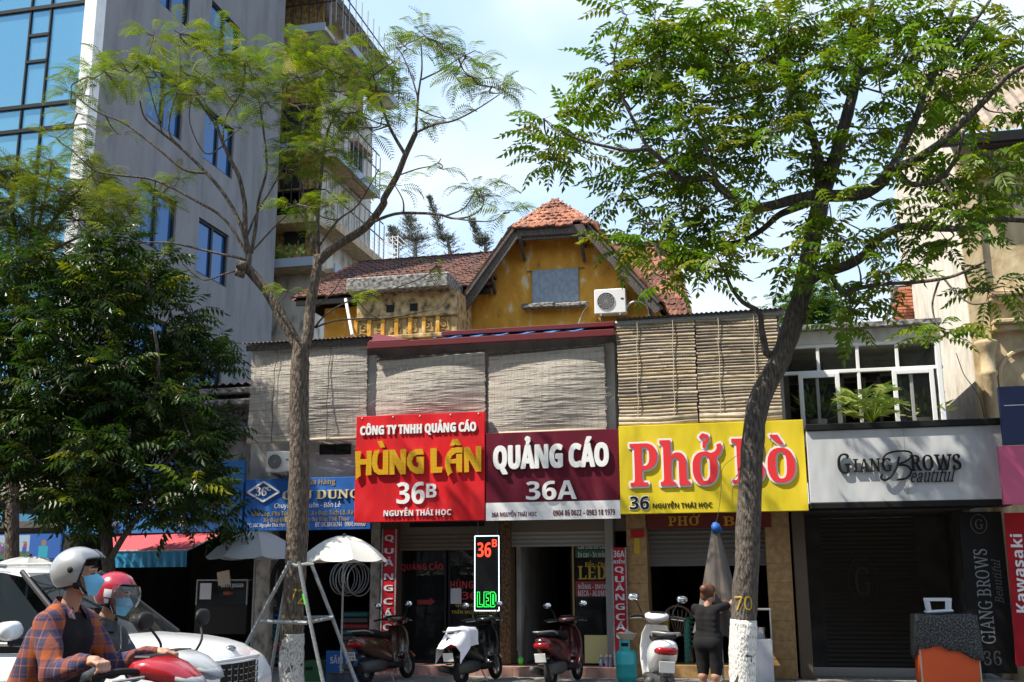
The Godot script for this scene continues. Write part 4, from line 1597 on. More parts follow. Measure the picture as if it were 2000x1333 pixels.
func signs():
	var sans := font("Droid Sans", 700)
	var sansr := font("Droid Sans", 400)
	var serif := font("Droid Serif", 700)
	var serifr := font("Droid Serif", 400)
	# --- bright red
	var r := Rect2(-6.55, 2.46, 2.235, 1.77)
	var o := board("shop_sign", "bright red square shop sign with raised yellow letters and number 36B", r, -17.0, 0.12, K.red)
	outline("CÔNG TY TNHH QUẢNG CÁO", sans, Rect2(-6.466, 3.877, 2.006, 0.236), -16.998, 0.006, K.white, o, 0.02)
	var gl := [[[Vector2(-6.544, 3.636), Vector2(-6.437, 3.633), Vector2(-6.450, 3.502), Vector2(-6.328, 3.501), Vector2(-6.339, 3.637), Vector2(-6.250, 3.642), Vector2(-6.245, 3.235), Vector2(-6.346, 3.230), Vector2(-6.342, 3.414), Vector2(-6.448, 3.409), Vector2(-6.435, 3.225), Vector2(-6.515, 3.165)]],
		[[Vector2(-6.193, 3.644), Vector2(-6.103, 3.645), Vector2(-6.142, 3.554), Vector2(-6.152, 3.431), Vector2(-6.129, 3.339), Vector2(-6.088, 3.319), Vector2(-6.048, 3.321), Vector2(-6.050, 3.644), Vector2(-5.953, 3.644), Vector2(-5.948, 3.235), Vector2(-6.119, 3.235), Vector2(-6.201, 3.287), Vector2(-6.244, 3.403), Vector2(-6.236, 3.542)], [Vector2(-6.155, 3.794), Vector2(-6.066, 3.799), Vector2(-6.015, 3.689), Vector2(-6.096, 3.684)]],
		[[Vector2(-5.941, 3.643), Vector2(-5.845, 3.643), Vector2(-5.737, 3.450), Vector2(-5.743, 3.649), Vector2(-5.648, 3.646), Vector2(-5.650, 3.231), Vector2(-5.741, 3.231), Vector2(-5.845, 3.407), Vector2(-5.842, 3.232), Vector2(-5.929, 3.230)]],
		[[Vector2(-5.363, 3.640), Vector2(-5.338, 3.548), Vector2(-5.450, 3.548), Vector2(-5.521, 3.512), Vector2(-5.544, 3.437), Vector2(-5.519, 3.368), Vector2(-5.455, 3.335), Vector2(-5.434, 3.335), Vector2(-5.435, 3.418), Vector2(-5.464, 3.419), Vector2(-5.469, 3.511), Vector2(-5.338, 3.511), Vector2(-5.338, 3.234), Vector2(-5.478, 3.234), Vector2(-5.574, 3.293), Vector2(-5.627, 3.386), Vector2(-5.633, 3.493), Vector2(-5.586, 3.591), Vector2(-5.483, 3.641)]],
		[[Vector2(-5.228, 3.645), Vector2(-5.120, 3.645), Vector2(-5.117, 3.333), Vector2(-5.012, 3.335), Vector2(-5.031, 3.240), Vector2(-5.216, 3.238)]],
		[[Vector2(-4.924, 3.185), Vector2(-4.972, 3.337), Vector2(-4.976, 3.458), Vector2(-4.935, 3.563), Vector2(-4.864, 3.637), Vector2(-4.754, 3.651), Vector2(-4.676, 3.646), Vector2(-4.679, 3.558), Vector2(-4.785, 3.558), Vector2(-4.856, 3.515), Vector2(-4.887, 3.455), Vector2(-4.891, 3.380), Vector2(-4.870, 3.289), Vector2(-4.846, 3.243)], [Vector2(-4.785, 3.536), Vector2(-4.683, 3.540), Vector2(-4.687, 3.239), Vector2(-4.784, 3.238)], [Vector2(-4.888, 3.454), Vector2(-4.786, 3.460), Vector2(-4.786, 3.384), Vector2(-4.888, 3.381)], [Vector2(-4.896, 3.676), Vector2(-4.849, 3.785), Vector2(-4.763, 3.785), Vector2(-4.699, 3.680), Vector2(-4.770, 3.679), Vector2(-4.805, 3.696), Vector2(-4.825, 3.673)]],
		[[Vector2(-4.657, 3.645), Vector2(-4.566, 3.645), Vector2(-4.449, 3.442), Vector2(-4.452, 3.657), Vector2(-4.363, 3.655), Vector2(-4.363, 3.242), Vector2(-4.452, 3.240), Vector2(-4.573, 3.446), Vector2(-4.568, 3.238), Vector2(-4.646, 3.235)]]]
	for g in gl:
		glyph(g, -16.985, 0.035, K.gold_led, o)
	letters("36", sans, Rect2(-5.807, 2.741, 0.481, 0.360), -16.998, 0.025, K.white, o)
	letters("B", sans, Rect2(-5.300, 2.841, 0.175, 0.225), -16.998, 0.025, K.white, o)
	letters("NGUYỄN THÁI HỌC", sans, Rect2(-6.027, 2.527, 1.153, 0.162), -16.998, 0.025, K.white, o)
	for x in [-6.45, -5.9, -5.43, -4.9, -4.42]:
		var sc := sb()
		sc.cbox(V(x, 4.2, -16.996), V(0.02, 0.02, 0.012))
		wpart(sc, "screw", K.white, o)
	# --- dark purple
	r = Rect2(-4.298, 2.45, 2.18, 1.415)
	o = board("shop_sign", "dark purple shop sign with white letters, number 36A and a white strip", r, -17.01, 0.12, K.purple)
	var b := sb()
	b.box(V(-4.297, 2.451, -17.008), V(-2.119, 2.735, -17.004))
	wpart(b, "white_strip", K.white, o)
	outline("QUẢNG CÁO", sans, Rect2(-4.149, 3.197, 1.860, 0.581), -16.99, 0.016, K.white, o, 0.03)
	letters("36A", sans, Rect2(-3.626, 2.761, 0.819, 0.301), -17.0, 0.03, K.white, o)
	letters("36A NGUYỄN THÁI HỌC", sans, Rect2(-4.202, 2.490, 0.744, 0.122), -17.003, 0.004, K.purple, o)
	letters("0904 86 0022 – 0983 18 1979", sans, Rect2(-3.192, 2.506, 0.989, 0.092), -17.003, 0.004, K.purple, o)
	# --- yellow
	r = Rect2(-2.112, 2.515, 2.85, 1.387)
	o = board("shop_sign", "big yellow noodle shop sign with red white-edged letters", r, -16.99, 0.12, K.yellow)
	var q: Rect2 = Rect2(-1.941, 2.940, 1.431, 0.801)
	outline("Phở", serif, q, -16.985, 0.032, K.white, o)
	letters("Phở", serif, q, -16.966, 0.012, K.red_print, o)
	q = Rect2(-0.362, 2.947, 0.936, 0.732)
	outline("Bò", serif, q, -16.985, 0.032, K.white, o)
	letters("Bò", serif, q, -16.966, 0.012, K.red_print, o)
	q = Rect2(-1.969, 2.580, 0.304, 0.206)
	outline("36", sans, q, -16.988, 0.012, K.white, o, 0.004)
	letters("36", sans, q, -16.979, 0.004, K.black, o)
	q = Rect2(-1.610, 2.575, 0.912, 0.130)
	letters("NGUYỄN THÁI HỌC", sans, q, -16.985, 0.004, K.black, o)
	# a loose wire hanging across the yellow board
	b = sb()
	b.tube(curve([V(0.13, 3.91, -16.90), V(0.04, 3.60, -16.90), V(-0.28, 3.37, -16.90), V(-0.51, 3.18, -16.90), V(-0.55, 2.83, -16.90), V(-0.62, 2.44, -16.90), V(-0.67, 2.34, -16.90)], 4), 0.004, 4)
	single(b, "loose_wire", K.cord, "thin loose wire hanging across the yellow sign", "wire")
	# --- white brow shop fascia
	r = Rect2(0.765, 2.62, 2.8, 1.08)
	o = board("shop_sign", "pale grey-white fascia sign with black script lettering", r, -16.85, 0.5, K.fascia)
	b = sb()
	b.box(V(0.76, 3.702, -17.4), V(3.6, 3.8, -16.8), 0.01)
	b.box(V(0.76, 2.53, -17.36), V(3.57, 2.618, -16.83), 0.01)
	wpart(b, "black_edging", K.black, o)
	b = sb()
	b.box(V(2.16, 2.64, -16.849), V(2.168, 3.69, -16.8475))
	wpart(b, "panel_joint", K.mid_grey, o)
	letters("G", serif, Rect2(1.186, 3.038, 0.191, 0.305), -16.83, 0.03, K.black, o)
	letters("IANG", serif, Rect2(1.412, 3.058, 0.551, 0.197), -16.83, 0.03, K.black, o)
	letters("ROWS", serif, Rect2(2.217, 3.056, 0.708, 0.232), -16.83, 0.03, K.black, o)
	letters("eautiful", serifr, Rect2(2.195, 2.886, 0.601, 0.202), -16.83, 0.02, K.black, o, "lettering", 0.3)
	b = sb().smooth()
	b.tube(curve([V(2.07, 3.27, -16.79), V(2.02, 3.12, -16.79), V(1.94, 2.99, -16.79), V(1.85, 2.93, -16.79), V(1.79, 2.96, -16.79), V(1.81, 3.02, -16.79)], 5), 0.016, 6)
	b.tube(curve([V(1.83, 3.22, -16.79), V(1.89, 3.31, -16.79), V(2.04, 3.35, -16.79), V(2.21, 3.34, -16.79), V(2.25, 3.28, -16.79), V(2.18, 3.21, -16.79), V(2.03, 3.15, -16.79)], 5), 0.014, 6)
	b.tube(curve([V(2.03, 3.15, -16.79), V(2.17, 3.13, -16.79), V(2.22, 3.04, -16.79), V(2.14, 2.95, -16.79), V(2.01, 2.93, -16.79)], 5), 0.016, 6)
	wpart(b, "script_initial", K.black, o)
	b = sb()
	for x in [0.8, 3.5]:
		b.box(V(x, 2.7, -17.98), V(x + 0.06, 2.76, -17.35)).box(V(x, 3.5, -17.98), V(x + 0.06, 3.56, -17.35))
	wpart(b, "bracket", K.galv, o)
	# --- blue ones on the left
	r = Rect2(-8.679, 2.364, 2.306, 0.885)
	o = board("shop_sign", "blue bicycle parts sign with a diamond and gold letters", r, -17.3, 0.1, K.blue)
	var zq := -17.298
	b = sb()
	var dm := PackedVector2Array([Vector2(-8.628, 3.027), Vector2(-8.340, 3.202), Vector2(-8.041, 3.019), Vector2(-8.334, 2.861)])
	for i in 4:
		var p0 := dm[i]
		var p1 := dm[(i + 1) % 4]
		bar(V(p0.x, p0.y, -17.29), V(p1.x, p1.y, -17.29), 0.03, 0.03, b)
	wpart(b, "diamond", K.white, o)
	letters("36", serif, Rect2(-8.478, 2.958, 0.201, 0.154), zq, 0.02, K.white, o)
	letters("c", serif, Rect2(-8.274, 3.047, 0.072, 0.070), zq, 0.02, K.white, o)
	letters("Cửa Hàng", sans, Rect2(-7.590, 3.103, 0.571, 0.131), zq, 0.006, K.dull_gold, o)
	letters("CẬU DUNG", serif, Rect2(-7.969, 2.842, 1.409, 0.234), zq, 0.03, K.pale_gold, o)
	letters("Chuyên Bán Buôn - Bán Lẻ", sansr, Rect2(-8.122, 2.717, 1.209, 0.121), zq, 0.006, K.white, o)
	letters("Săm Lốp, Phụ Tùng Xe Máy, Xe Đạp, Xích Lô, Xe", sans, Rect2(-8.536, 2.590, 1.856, 0.121), zq, 0.006, K.dull_gold, o)
	letters("Xe Đạp Điện, Xe Điện Xe Đạp Thể Thao", sans, Rect2(-8.311, 2.485, 1.561, 0.121), zq, 0.006, K.dull_gold, o)
	letters("ĐC: 36C Nguyễn Thái Học", sansr, Rect2(-8.621, 2.410, 0.713, 0.095), zq, 0.005, K.white, o)
	letters("ĐT: 04.38436244   0904.999900", sansr, Rect2(-7.357, 2.415, 0.901, 0.077), zq, 0.005, K.white, o)
	r = Rect2(-12.173, 2.356, 3.440, 1.235)
	o = board("shop_sign", "blue shop sign mostly hidden behind the dark leafy tree", r, -17.32, 0.1, K.blue_light)
	letters("H", serif, Rect2(-10.038, 2.613, 0.238, 0.151), -17.318, 0.02, K.white, o)
	letters("CỬA HÀNG", serif, Rect2(-11.761, 2.829, 1.627, 0.254), -17.318, 0.02, K.white, o)
	letters("ĐC: 36 NGUYỄN THÁI HỌC", sans, Rect2(-11.950, 2.479, 0.861, 0.126), -17.318, 0.006, K.white, o)
	letters("ĐT: 0", sans, Rect2(-9.956, 2.452, 0.266, 0.106), -17.318, 0.006, K.white, o)
	# --- corner of the next shop's sign, far right
	b = sb()
	b.box(V(3.45, 3.36, -16.40) + V(0, 0, -0.12), V(4.33, 4.19, -16.40))
	o = thing("shop_sign", "navy and pink shop sign cut by the right picture edge", "sign", V(3.64, 3.34, -16.40))
	wpart(b, "navy_panel", K.navy, o)
	b = sb()
	b.box(V(3.37, 2.52, -16.40) + V(0, 0, -0.12), V(4.24, 3.34, -16.40) + V(0, -0.004, 0))
	wpart(b, "pink_panel", K.pink, o)
	b = sb()
	b.box(V(3.50, 3.92, -16.40) + V(0, 0, 0.002), V(4.30, 3.91, -16.40) + V(0, 0, 0.008))
	wpart(b, "white_line", K.white, o)
	# --- upright signs
	upright_sign("slim upright red sign with white letters beside the brown scooter", Rect2(-6.265, 0.070, 0.262, 2.302), -17.6, [["Q", 1042, 1057], ["U", 1069, 1080], ["Ả", 1086, 1105], ["N", 1120, 1132], ["G", 1143, 1155], ["C", 1169, 1182], ["Á", 1189, 1207], ["O", 1220, 1233]])
	upright_sign("slim upright red sign headed 36A between glass panel and tan pillar", Rect2(-2.357, 0.179, 0.238, 1.840), -17.6, [["36A", 1079, 1092], ["BIỂN", 1094, 1104], ["Q", 1110, 1123], ["U", 1128, 1140], ["Ả", 1142, 1156], ["N", 1162, 1174], ["G", 1180, 1192], ["C", 1199, 1212], ["Á", 1214, 1230], ["O", 1234, 1247]])
	# --- black upright sign of the brow shop and the red leaning banner
	r = Rect2(2.907, 0.159, 0.604, 2.312)
	o = board("upright_sign", "tall black upright sign with grey vertical script lettering", r, -17.35, 0.06, K.black)
	var cx := r.position.x + r.size.x * 0.42
	turned_letters("GIANG BROWS", serifr, V(cx, 1.25, -17.35), 1.35, 0.19, PI / 2, 0.006, K.sign_grey, o)
	turned_letters("Beautiful", serifr, V(cx + 0.2, 1.45, -17.35), 0.62, 0.12, PI / 2, 0.006, K.sign_dim, o, 0.3)
	letters("36", serifr, Rect2(3.072, 0.273, 0.236, 0.200), -17.35, 0.006, K.sign_dim, o)
	letters("G", serifr, Rect2(3.131, 2.218, 0.107, 0.143), -17.35, 0.006, K.sign_dim, o)
	b = sb()
	var pts := []
	for i in 21:
		pts.append(V(3.181 + 0.11 * cos(TAU * i / 20), 2.293 + 0.14 * sin(TAU * i / 20), -17.345))
	b.tube(pts, 0.006, 4, false)
	wpart(b, "ring", K.sign_dim, o)
	o = thing("leaning_banner", "narrow red banner with white lettering leaning at the right edge", "banner", V(3.45, 0.23, -17.00))
	b = sb()
	var bl: Vector3 = V(3.43, 0.29, -17.00)
	var tl: Vector3 = V(3.48, 2.43, -17.00)
	b.quad(bl, bl + V(0.5, 0, 0), tl + V(0.5, 0, 0), tl)
	b.quad(bl + V(0, 0, -0.03), bl + V(0.5, 0, -0.03), tl + V(0.5, 0, -0.03), tl + V(0, 0, -0.03))
	b.quad(bl, tl, tl + V(0, 0, -0.03), bl + V(0, 0, -0.03))
	wpart(b, "panel", K.red_deep, o)
	var up: Vector3 = tl - bl
	turned_letters("Kawasaki", sans, bl.lerp(tl, 0.6) + V(0.13, 0, 0.002), 1.1, 0.16, atan2(up.y, up.x), 0.004, K.white, o)
	# --- lit display hung in front of the middle shops
	r = Rect2(-4.530, 1.029, 0.424, 1.199)
	o = thing("led_sign", "hanging black LED display glowing red 36B and green letters", "sign", V(r.position.x + r.size.x / 2, r.position.y, -17.15))
	b = sb()
	b.box(V(r.position.x, r.position.y, -17.25), V(r.end.x, r.end.y, -17.152), 0.01)
	wpart(b, "panel", K.black, o)
	b = sb()
	var e := 0.012
	for s in [[r.position.x + e, r.position.y + e, r.end.x - e, r.position.y + e], [r.position.x + e, r.end.y - e, r.end.x - e, r.end.y - e], [r.position.x + e, r.position.y + e, r.position.x + e, r.end.y - e], [r.end.x - e, r.position.y + e, r.end.x - e, r.end.y - e]]:
		b.tube([V(s[0], s[1], -17.147), V(s[2], s[3], -17.147)], 0.008, 6)
	wpart(b, "led_border", K.led_white, o)
	letters("36", sans, Rect2(-4.479, 1.878, 0.230, 0.236), -17.15, 0.006, K.led_red, o, "led_number")
	letters("B", sans, Rect2(-4.232, 2.039, 0.085, 0.122), -17.15, 0.006, K.led_red, o, "led_letter")
	neon_outline("LED", sans, Rect2(-4.487, 1.100, 0.329, 0.231), -17.147, K.led_green, o)
	for x in [r.position.x + 0.05, r.end.x - 0.05]:
		b = sb()
		b.tube([V(x, r.end.y, -17.2), V(x, 2.63, -17.2), V(x, 2.63, -17.6)], 0.012, 6)
		wpart(b, "hanger", K.dark_grey, o)

func neon_outline(s: String, f: Font, box: Rect2, z: float, m: Material, parent: Node3D):
	# L E D drawn as tubes round each letter
	var w := box.size.x / 3.0
	var b := sb()
	for i in 3:
		var x := box.position.x + i * w + w * 0.1
		var k := w * 0.8
		var h := box.size.y
		var y := box.position.y
		var t := k * 0.42
		var p: Array = [[[0, 0], [k, 0], [k, t], [t, t], [t, h], [0, h], [0, 0]],
			[[0, 0], [k, 0], [k, t * 0.8], [t, t * 0.8], [t, h * 0.4], [k * 0.85, h * 0.4], [k * 0.85, h * 0.6], [t, h * 0.6], [t, h - t * 0.8], [k, h - t * 0.8], [k, h], [0, h], [0, 0]],
			[[0, 0], [k * 0.7, 0], [k, h * 0.2], [k, h * 0.8], [k * 0.7, h], [0, h], [0, 0]]][i]
		var pts := p.map(func(q): return V(x + q[0], y + q[1], z))
		b.tube(pts, 0.006, 5)
		if i == 2:
			b.tube([V(x + t, y + t, z), V(x + k * 0.6, y + t, z), V(x + k * 0.6, y + h - t, z), V(x + t, y + h - t, z), V(x + t, y + t, z)], 0.006, 5)
	wpart(b, "led_letters", m, parent)

func upright_sign(label: String, r: Rect2, z: float, rows: Array):
	var o := board("upright_sign", label, r, z, 0.08, K.red_deep)
	for q in rows:
		var n: int = q[0].length()
		# rows give the letter band as fractions measured down the board
		var h: float = (q[2] - q[1]) * 0.0082
		var y: float = 2.29 - (q[1] - 1040.0) * 0.0082 - h
		var w := r.size.x * (0.62 if n == 1 else 0.74)
		letters(q[0], font("Droid Sans", 700), Rect2(r.position.x + (r.size.x - w) / 2, y, w, h), z, 0.012, K.white_dull, o, "letter")
	for x in [r.position.x + 0.01, r.end.x - 0.01]:
		var b := sb()
		b.box(V(x - 0.012, r.position.y, z), V(x + 0.012, r.end.y, z + 0.01))
		wpart(b, "edge_strip", K.galv, o)

# ---------------------------------------------------------------- house at the right edge
func corner_house():
	var X := 3.509
	var zf := -18.3
	var zb := -25.411
	var o := thing("corner_house", "tall cream and tan house with a column, at the right edge", "building", V(X + 3, 0, -22))
	var ye := 8.581
	var zr := -20.625
	var yr := 10.691
	var b := sb()
	# side wall as a gable-topped slab, in the plane of constant x
	var t := Transform3D(Basis(V(0, 0, -1), V(0, 1, 0), V(1, 0, 0)), V(X + 0.15, 0, 0))
	var poly := PackedVector2Array([Vector2(-zf, 0), Vector2(-zb, 0), Vector2(-zb, yr - 0.4), Vector2(-zr, yr), Vector2(-zf, ye)])
	b.slab(poly, t, 0.3)
	wpart(b, "side_wall", K.cream, o)
	b = sb()
	b.box(V(X + 0.3, 0, zf - 0.3), V(X + 8, ye, zf - 0.05))
	b.box(V(X - 0.0, 0, zf), V(X + 0.32, ye, zf + 0.03), 0.01)
	wpart(b, "front_wall", K.tan, o)
	# cornices
	for y in [5.447, 5.908, 8.116]:
		b = sb()
		b.box(V(X + 0.33, y - 0.05, zf - 0.05), V(X + 8, y + 0.05, zf + 0.12), 0.015)
		b.box(V(X + 0.33, y + 0.05, zf - 0.05), V(X + 8, y + 0.12, zf + 0.22), 0.015)
		wpart(b, "cornice", K.tan, o)
	# engaged column with capital
	var cx := 3.713
	var cy := 5.196
	b = sb().smooth()
	b.lathe([Vector2(0.11, 0), Vector2(0.11, cy - 0.55), Vector2(0.13, cy - 0.52), Vector2(0.13, cy - 0.47), Vector2(0.11, cy - 0.44), Vector2(0.11, cy - 0.2), Vector2(0.13, cy - 0.16), Vector2(0.15, cy - 0.08), Vector2(0.175, cy - 0.02), Vector2(0.175, cy + 0.03)], Transform3D(Basis.IDENTITY, V(cx, 0, zf + 0.1)), 18)
	wpart(b, "column", K.tan, o)
	# round arch to the right of it
	b = sb()
	var ac: Vector3 = V(4.30, 4.63, -18.20)
	var pts := []
	for i in 13:
		var a := PI * i / 12
		pts.append(V(ac.x + 0.42 * cos(a), ac.y + 0.45 * sin(a), zf + 0.02))
	pts.append(V(ac.x - 0.42, ac.y - 1.2, zf + 0.02))
	b.tube(pts, 0.035, 6)
	wpart(b, "arch_moulding", K.tan, o)
	# sheet roof and its dark gutter
	b = sb()
	corrugate(b, V(X - 0.25, ye + 0.1, zf + 0.5), V(X + 8, ye + 0.1, zf + 0.5), V(0, yr - ye + 0.35, zr - zf - 0.5), 0.2, 0.03)
	wpart(b, "sheet_roof", K.sheet_brown, o)
	b = sb()
	b.box(V(X - 0.25, ye - 0.12, zf + 0.42), V(X + 8, ye + 0.06, zf + 0.52), 0.01)
	wpart(b, "gutter", K.black, o)
	b = sb()
	b.box(V(X + 0.3, ye - 0.06, zf), V(X + 8, ye - 0.02, zf + 0.42))
	wpart(b, "soffit", K.dark_wood, o)
	b = sb()
	b.tube(curve([V(3.25, 5.06, -18.20), V(3.33, 4.72, -18.20), V(3.43, 4.53, -18.20), V(3.54, 4.29, -18.20), V(3.58, 3.91, -18.20)], 4), 0.007, 5)
	single(b, "slack_wire", K.cord, "thin dark wire slack on the cream corner wall", "wire")
	# rough brick strip behind the brow shop roof
	var w := thing("brick_wall", "strip of bare orange brick beside the cream side wall", "wall", V(3.16, 6.80, -24.00))
	var mats := [plain(0.42, 0.14, 0.075, 0.95), plain(0.36, 0.115, 0.06, 0.95), plain(0.48, 0.19, 0.11, 0.95)]
	var mesh := sb().cbox(Vector3.ZERO, V(0.205, 0.058, 0.1), 0.006).done()
	b = sb()
	b.box(V(-0.09, -1.0, -0.14), V(0.36, 0.95, -0.02))
	part(b, "mortar", K.old_concrete, w)
	for r in 26:
		for c in 2:
			inst(mesh, "brick", mats[rng.randi() % 3], w, V(0.02 + c * 0.215 + (0.1 if r % 2 else 0.0), -0.96 + r * 0.073, -0.04 + rng.randf_range(-0.01, 0.012)))
	b = sb()
	bar(V(2.78, 6.67, -23.80), V(3.18, 7.65, -23.80), 0.12, 0.06, b)
	single(b, "timber_plank", K.dark_wood, "weathered plank leaning on the bare brick strip", "plank")

# ---------------------------------------------------------------- brow shop: low house with a glazed loggia
func brow_shop():
	var x0 := 0.490
	var x1 := 2.945
	var o := thing("brow_shop_house", "low house with white-framed glazed loggia over a dark closed shopfront", "building", V((x0 + x1) / 2, 0, -18))
	var yb := 3.55
	var yt := 5.186
	var ytop := 5.429
	var b := sb()
	b.box(V(x0, yt + 0.02, -21.5), V(x1, ytop, -17.65), 0.01)
	wpart(b, "roof_beam", K.cream, o)
	b = sb()
	b.box(V(x0 - 0.02, ytop, -21.5), V(x1 + 0.02, ytop + 0.09, -17.55), 0.01)
	wpart(b, "roof_edge", K.old_concrete, o)
	b = sb()
	b.box(V(x0, 3.3, -21.5), V(x1, 3.5, -17.5))
	wpart(b, "loggia_floor", K.old_concrete, o)
	b = sb()
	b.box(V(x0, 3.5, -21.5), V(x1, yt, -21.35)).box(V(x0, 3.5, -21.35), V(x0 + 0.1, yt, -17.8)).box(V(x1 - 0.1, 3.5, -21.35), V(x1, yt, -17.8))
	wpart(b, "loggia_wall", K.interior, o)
	# window frame members, each with its own depth
	var z := -17.7
	var f: Material = K.white
	var xs := [x0 + 0.02, 1.062, 1.672, 2.272, x1 - 0.06]
	var ym := 4.756
	for x in xs:
		b = sb()
		b.box(V(x - 0.025, ym, z - 0.05), V(x + 0.025, yt, z + 0.03), 0.005)
		wpart(b, "mullion", f, o)
	for y in [ym, yt]:
		b = sb()
		b.box(V(x0, y - 0.03, z - 0.05), V(x1, y + 0.025, z + 0.035), 0.005)
		wpart(b, "frame_rail", f, o)
	b = sb()
	b.box(V(xs[2] - 0.025, yb, z - 0.05), V(xs[2] + 0.025, ym - 0.03, z + 0.03), 0.005)
	wpart(b, "mullion", f, o)
	b = sb()
	b.box(V(x1 - 0.1, yb, z - 0.05), V(x1 - 0.02, yt, z + 0.06), 0.01)
	wpart(b, "end_post", f, o)
	for i in 4:
		b = sb()
		b.box(V(xs[i] + 0.03, ym + 0.03, z - 0.012), V(xs[i + 1] - 0.03, yt - 0.03, z - 0.004))
		wpart(b, "pane", K.glass, o)
	for s in [[0.733, 1.370], [2.168, 2.793]]:
		var sash := Node3D.new()
		sash.name = "sash"
		o.add_child(sash, true)
		b = sb()
		var a: float = s[0]
		var c: float = s[1]
		b.box(V(a, yb, -17.66), V(a + 0.07, ym - 0.035, -17.62), 0.006).box(V(c - 0.07, yb, -17.66), V(c, ym - 0.035, -17.62), 0.006)
		b.box(V(a + 0.07, ym - 0.1, -17.66), V(c - 0.07, ym - 0.035, -17.62), 0.006).box(V(a + 0.07, yb, -17.66), V(c - 0.07, yb + 0.07, -17.62), 0.006)
		b.box(V(lerpf(a, c, 0.42), yb + 0.07, -17.72), V(lerpf(a, c, 0.42) + 0.05, ym - 0.1, -17.67), 0.006)
		wpart(b, "sash_frame", f, sash)
		b = sb()
		b.box(V(a + 0.07, yb + 0.07, -17.646), V(c - 0.07, ym - 0.1, -17.638))
		wpart(b, "pane", K.glass, sash)
	# inner door frames seen through the glazing
	for s in [[1.553, 1.994], [2.187, 2.605]]:
		b = sb()
		b.box(V(s[0], 3.5, -20.0), V(s[0] + 0.06, 5.1, -19.95)).box(V(s[1] - 0.06, 3.5, -20.0), V(s[1], 5.1, -19.95)).box(V(s[0], 5.04, -20.0), V(s[1], 5.1, -19.95))
		wpart(b, "inner_door_frame", K.white_dull, o)
	# palm and leafy plants on the sill
	var pl := thing("potted_palm", "green palm with split fan leaves in front of the open loggia window", "plant", V(1.78, 3.81, -17.45))
	b = sb().smooth()
	b.lathe([Vector2(0.12, 0), Vector2(0.17, 0.2), Vector2(0.17, 0.23)], Transform3D(Basis.IDENTITY, V(0, -0.2, 0)), 12)
	part(b, "pot", K.pot_mat[0], pl)
	b = sb()
	for i in 26:
		var a := rng.randf() * TAU
		var len := rng.randf_range(0.35, 0.62)
		var pts := []
		var rise := rng.randf_range(0.15, 0.62)
		for k in 5:
			var q := k / 4.0
			pts.append(V(cos(a) * len * q, 0.04 + rise * sin(q * 2.1) , sin(a) * len * q * 0.55 + 0.08))
		for k in 4:
			b.tube([pts[k], pts[k + 1]], 0.006, 4)
		for k in 26:
			var q := 0.3 + 0.7 * k / 25.0
			var c: Vector3 = pts[int(q * 3.99)].lerp(pts[int(q * 3.99) + 1], fposmod(q * 3.99, 1.0))
			var side := V(-sin(a), rng.randf_range(-0.5, 0.1), cos(a)) * (1 if k % 2 else -1) * rng.randf_range(0.1, 0.2) + V(cos(a), 0, sin(a)) * 0.09
			b.tri(c + V(0, 0.012, 0), c - V(0, 0.012, 0), c + side)
	part(b, "fronds", K.leaf_palm, pl)
	for q in [[V(1.03, 3.92, -18.10), "leafy house plant behind the left sliding sash of the loggia", 0.5], [V(2.65, 3.89, -18.10), "leafy house plant behind the right sliding sash of the loggia", 0.42]]:
		var hp := thing("house_plant", q[1], "plant", q[0])
		b = sb().smooth()
		b.lathe([Vector2(0.1, 0), Vector2(0.14, 0.2), Vector2(0.14, 0.22)], Transform3D(Basis.IDENTITY, V(0, -0.1, 0)), 10)
		part(b, "pot", K.pot_mat[2], hp)
		b = sb()
		for i in 120:
			var d := V(rng.randf_range(-1, 1), rng.randf_range(0.1, 1.5), rng.randf_range(-0.6, 0.6)).normalized()
			var c: Vector3 = V(0, 0.1, 0) + d * rng.randf_range(0.1, q[2])
			var s := d.cross(V(rng.randf() - 0.5, rng.randf(), rng.randf() - 0.5)).normalized() * 0.03
			b.quad(c, c + d * 0.08 + s, c + d * 0.2, c + d * 0.08 - s)
		part(b, "foliage", K.leaf_mid, hp)
	# rooftop clutter: pale box behind the beam
	b = sb()
	b.box(V(1.26, 5.78, -19.50), V(2.10, 5.92, -19.50) + V(0, 0, -0.5), 0.02)
	single(b, "rooftop_box", K.white_dull, "pale box lying on the loggia roof behind the right trunk", "box")
	# ground floor: recessed dark shutter
	b = sb()
	b.box(V(x0 + 0.0, 0, -18.2), V(x0 + 0.2, 2.6, -17.8), 0.01)
	wpart(b, "jamb", K.wood_brown, o)
	roller_shutter(o, V(x0 + 0.55, 0.0, -20.2), V(x1 - 0.3, 2.56, -20.2), K.dark_shutter, 0.075)
	b = sb()
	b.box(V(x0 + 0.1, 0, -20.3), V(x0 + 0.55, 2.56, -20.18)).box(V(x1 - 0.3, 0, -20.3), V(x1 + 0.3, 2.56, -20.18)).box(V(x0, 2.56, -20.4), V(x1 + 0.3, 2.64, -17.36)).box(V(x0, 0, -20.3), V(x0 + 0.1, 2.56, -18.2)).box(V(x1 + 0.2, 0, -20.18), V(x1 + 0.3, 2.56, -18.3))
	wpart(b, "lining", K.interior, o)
	turned_letters("G", font("Droid Serif", 400), V(1.71, 1.46, -20.17), 0.26, 0.48, 0.0, 0.01, K.sign_dim, o)
	b = sb()
	var pts := []
	for i in 25:
		pts.append(V(1.71, 1.46, -20.16) + V(0.25 * cos(TAU * i / 24), 0.42 * sin(TAU * i / 24), 0))
	b.tube(pts, 0.012, 4, false)
	wpart(b, "emblem_ring", K.sign_dim, o)

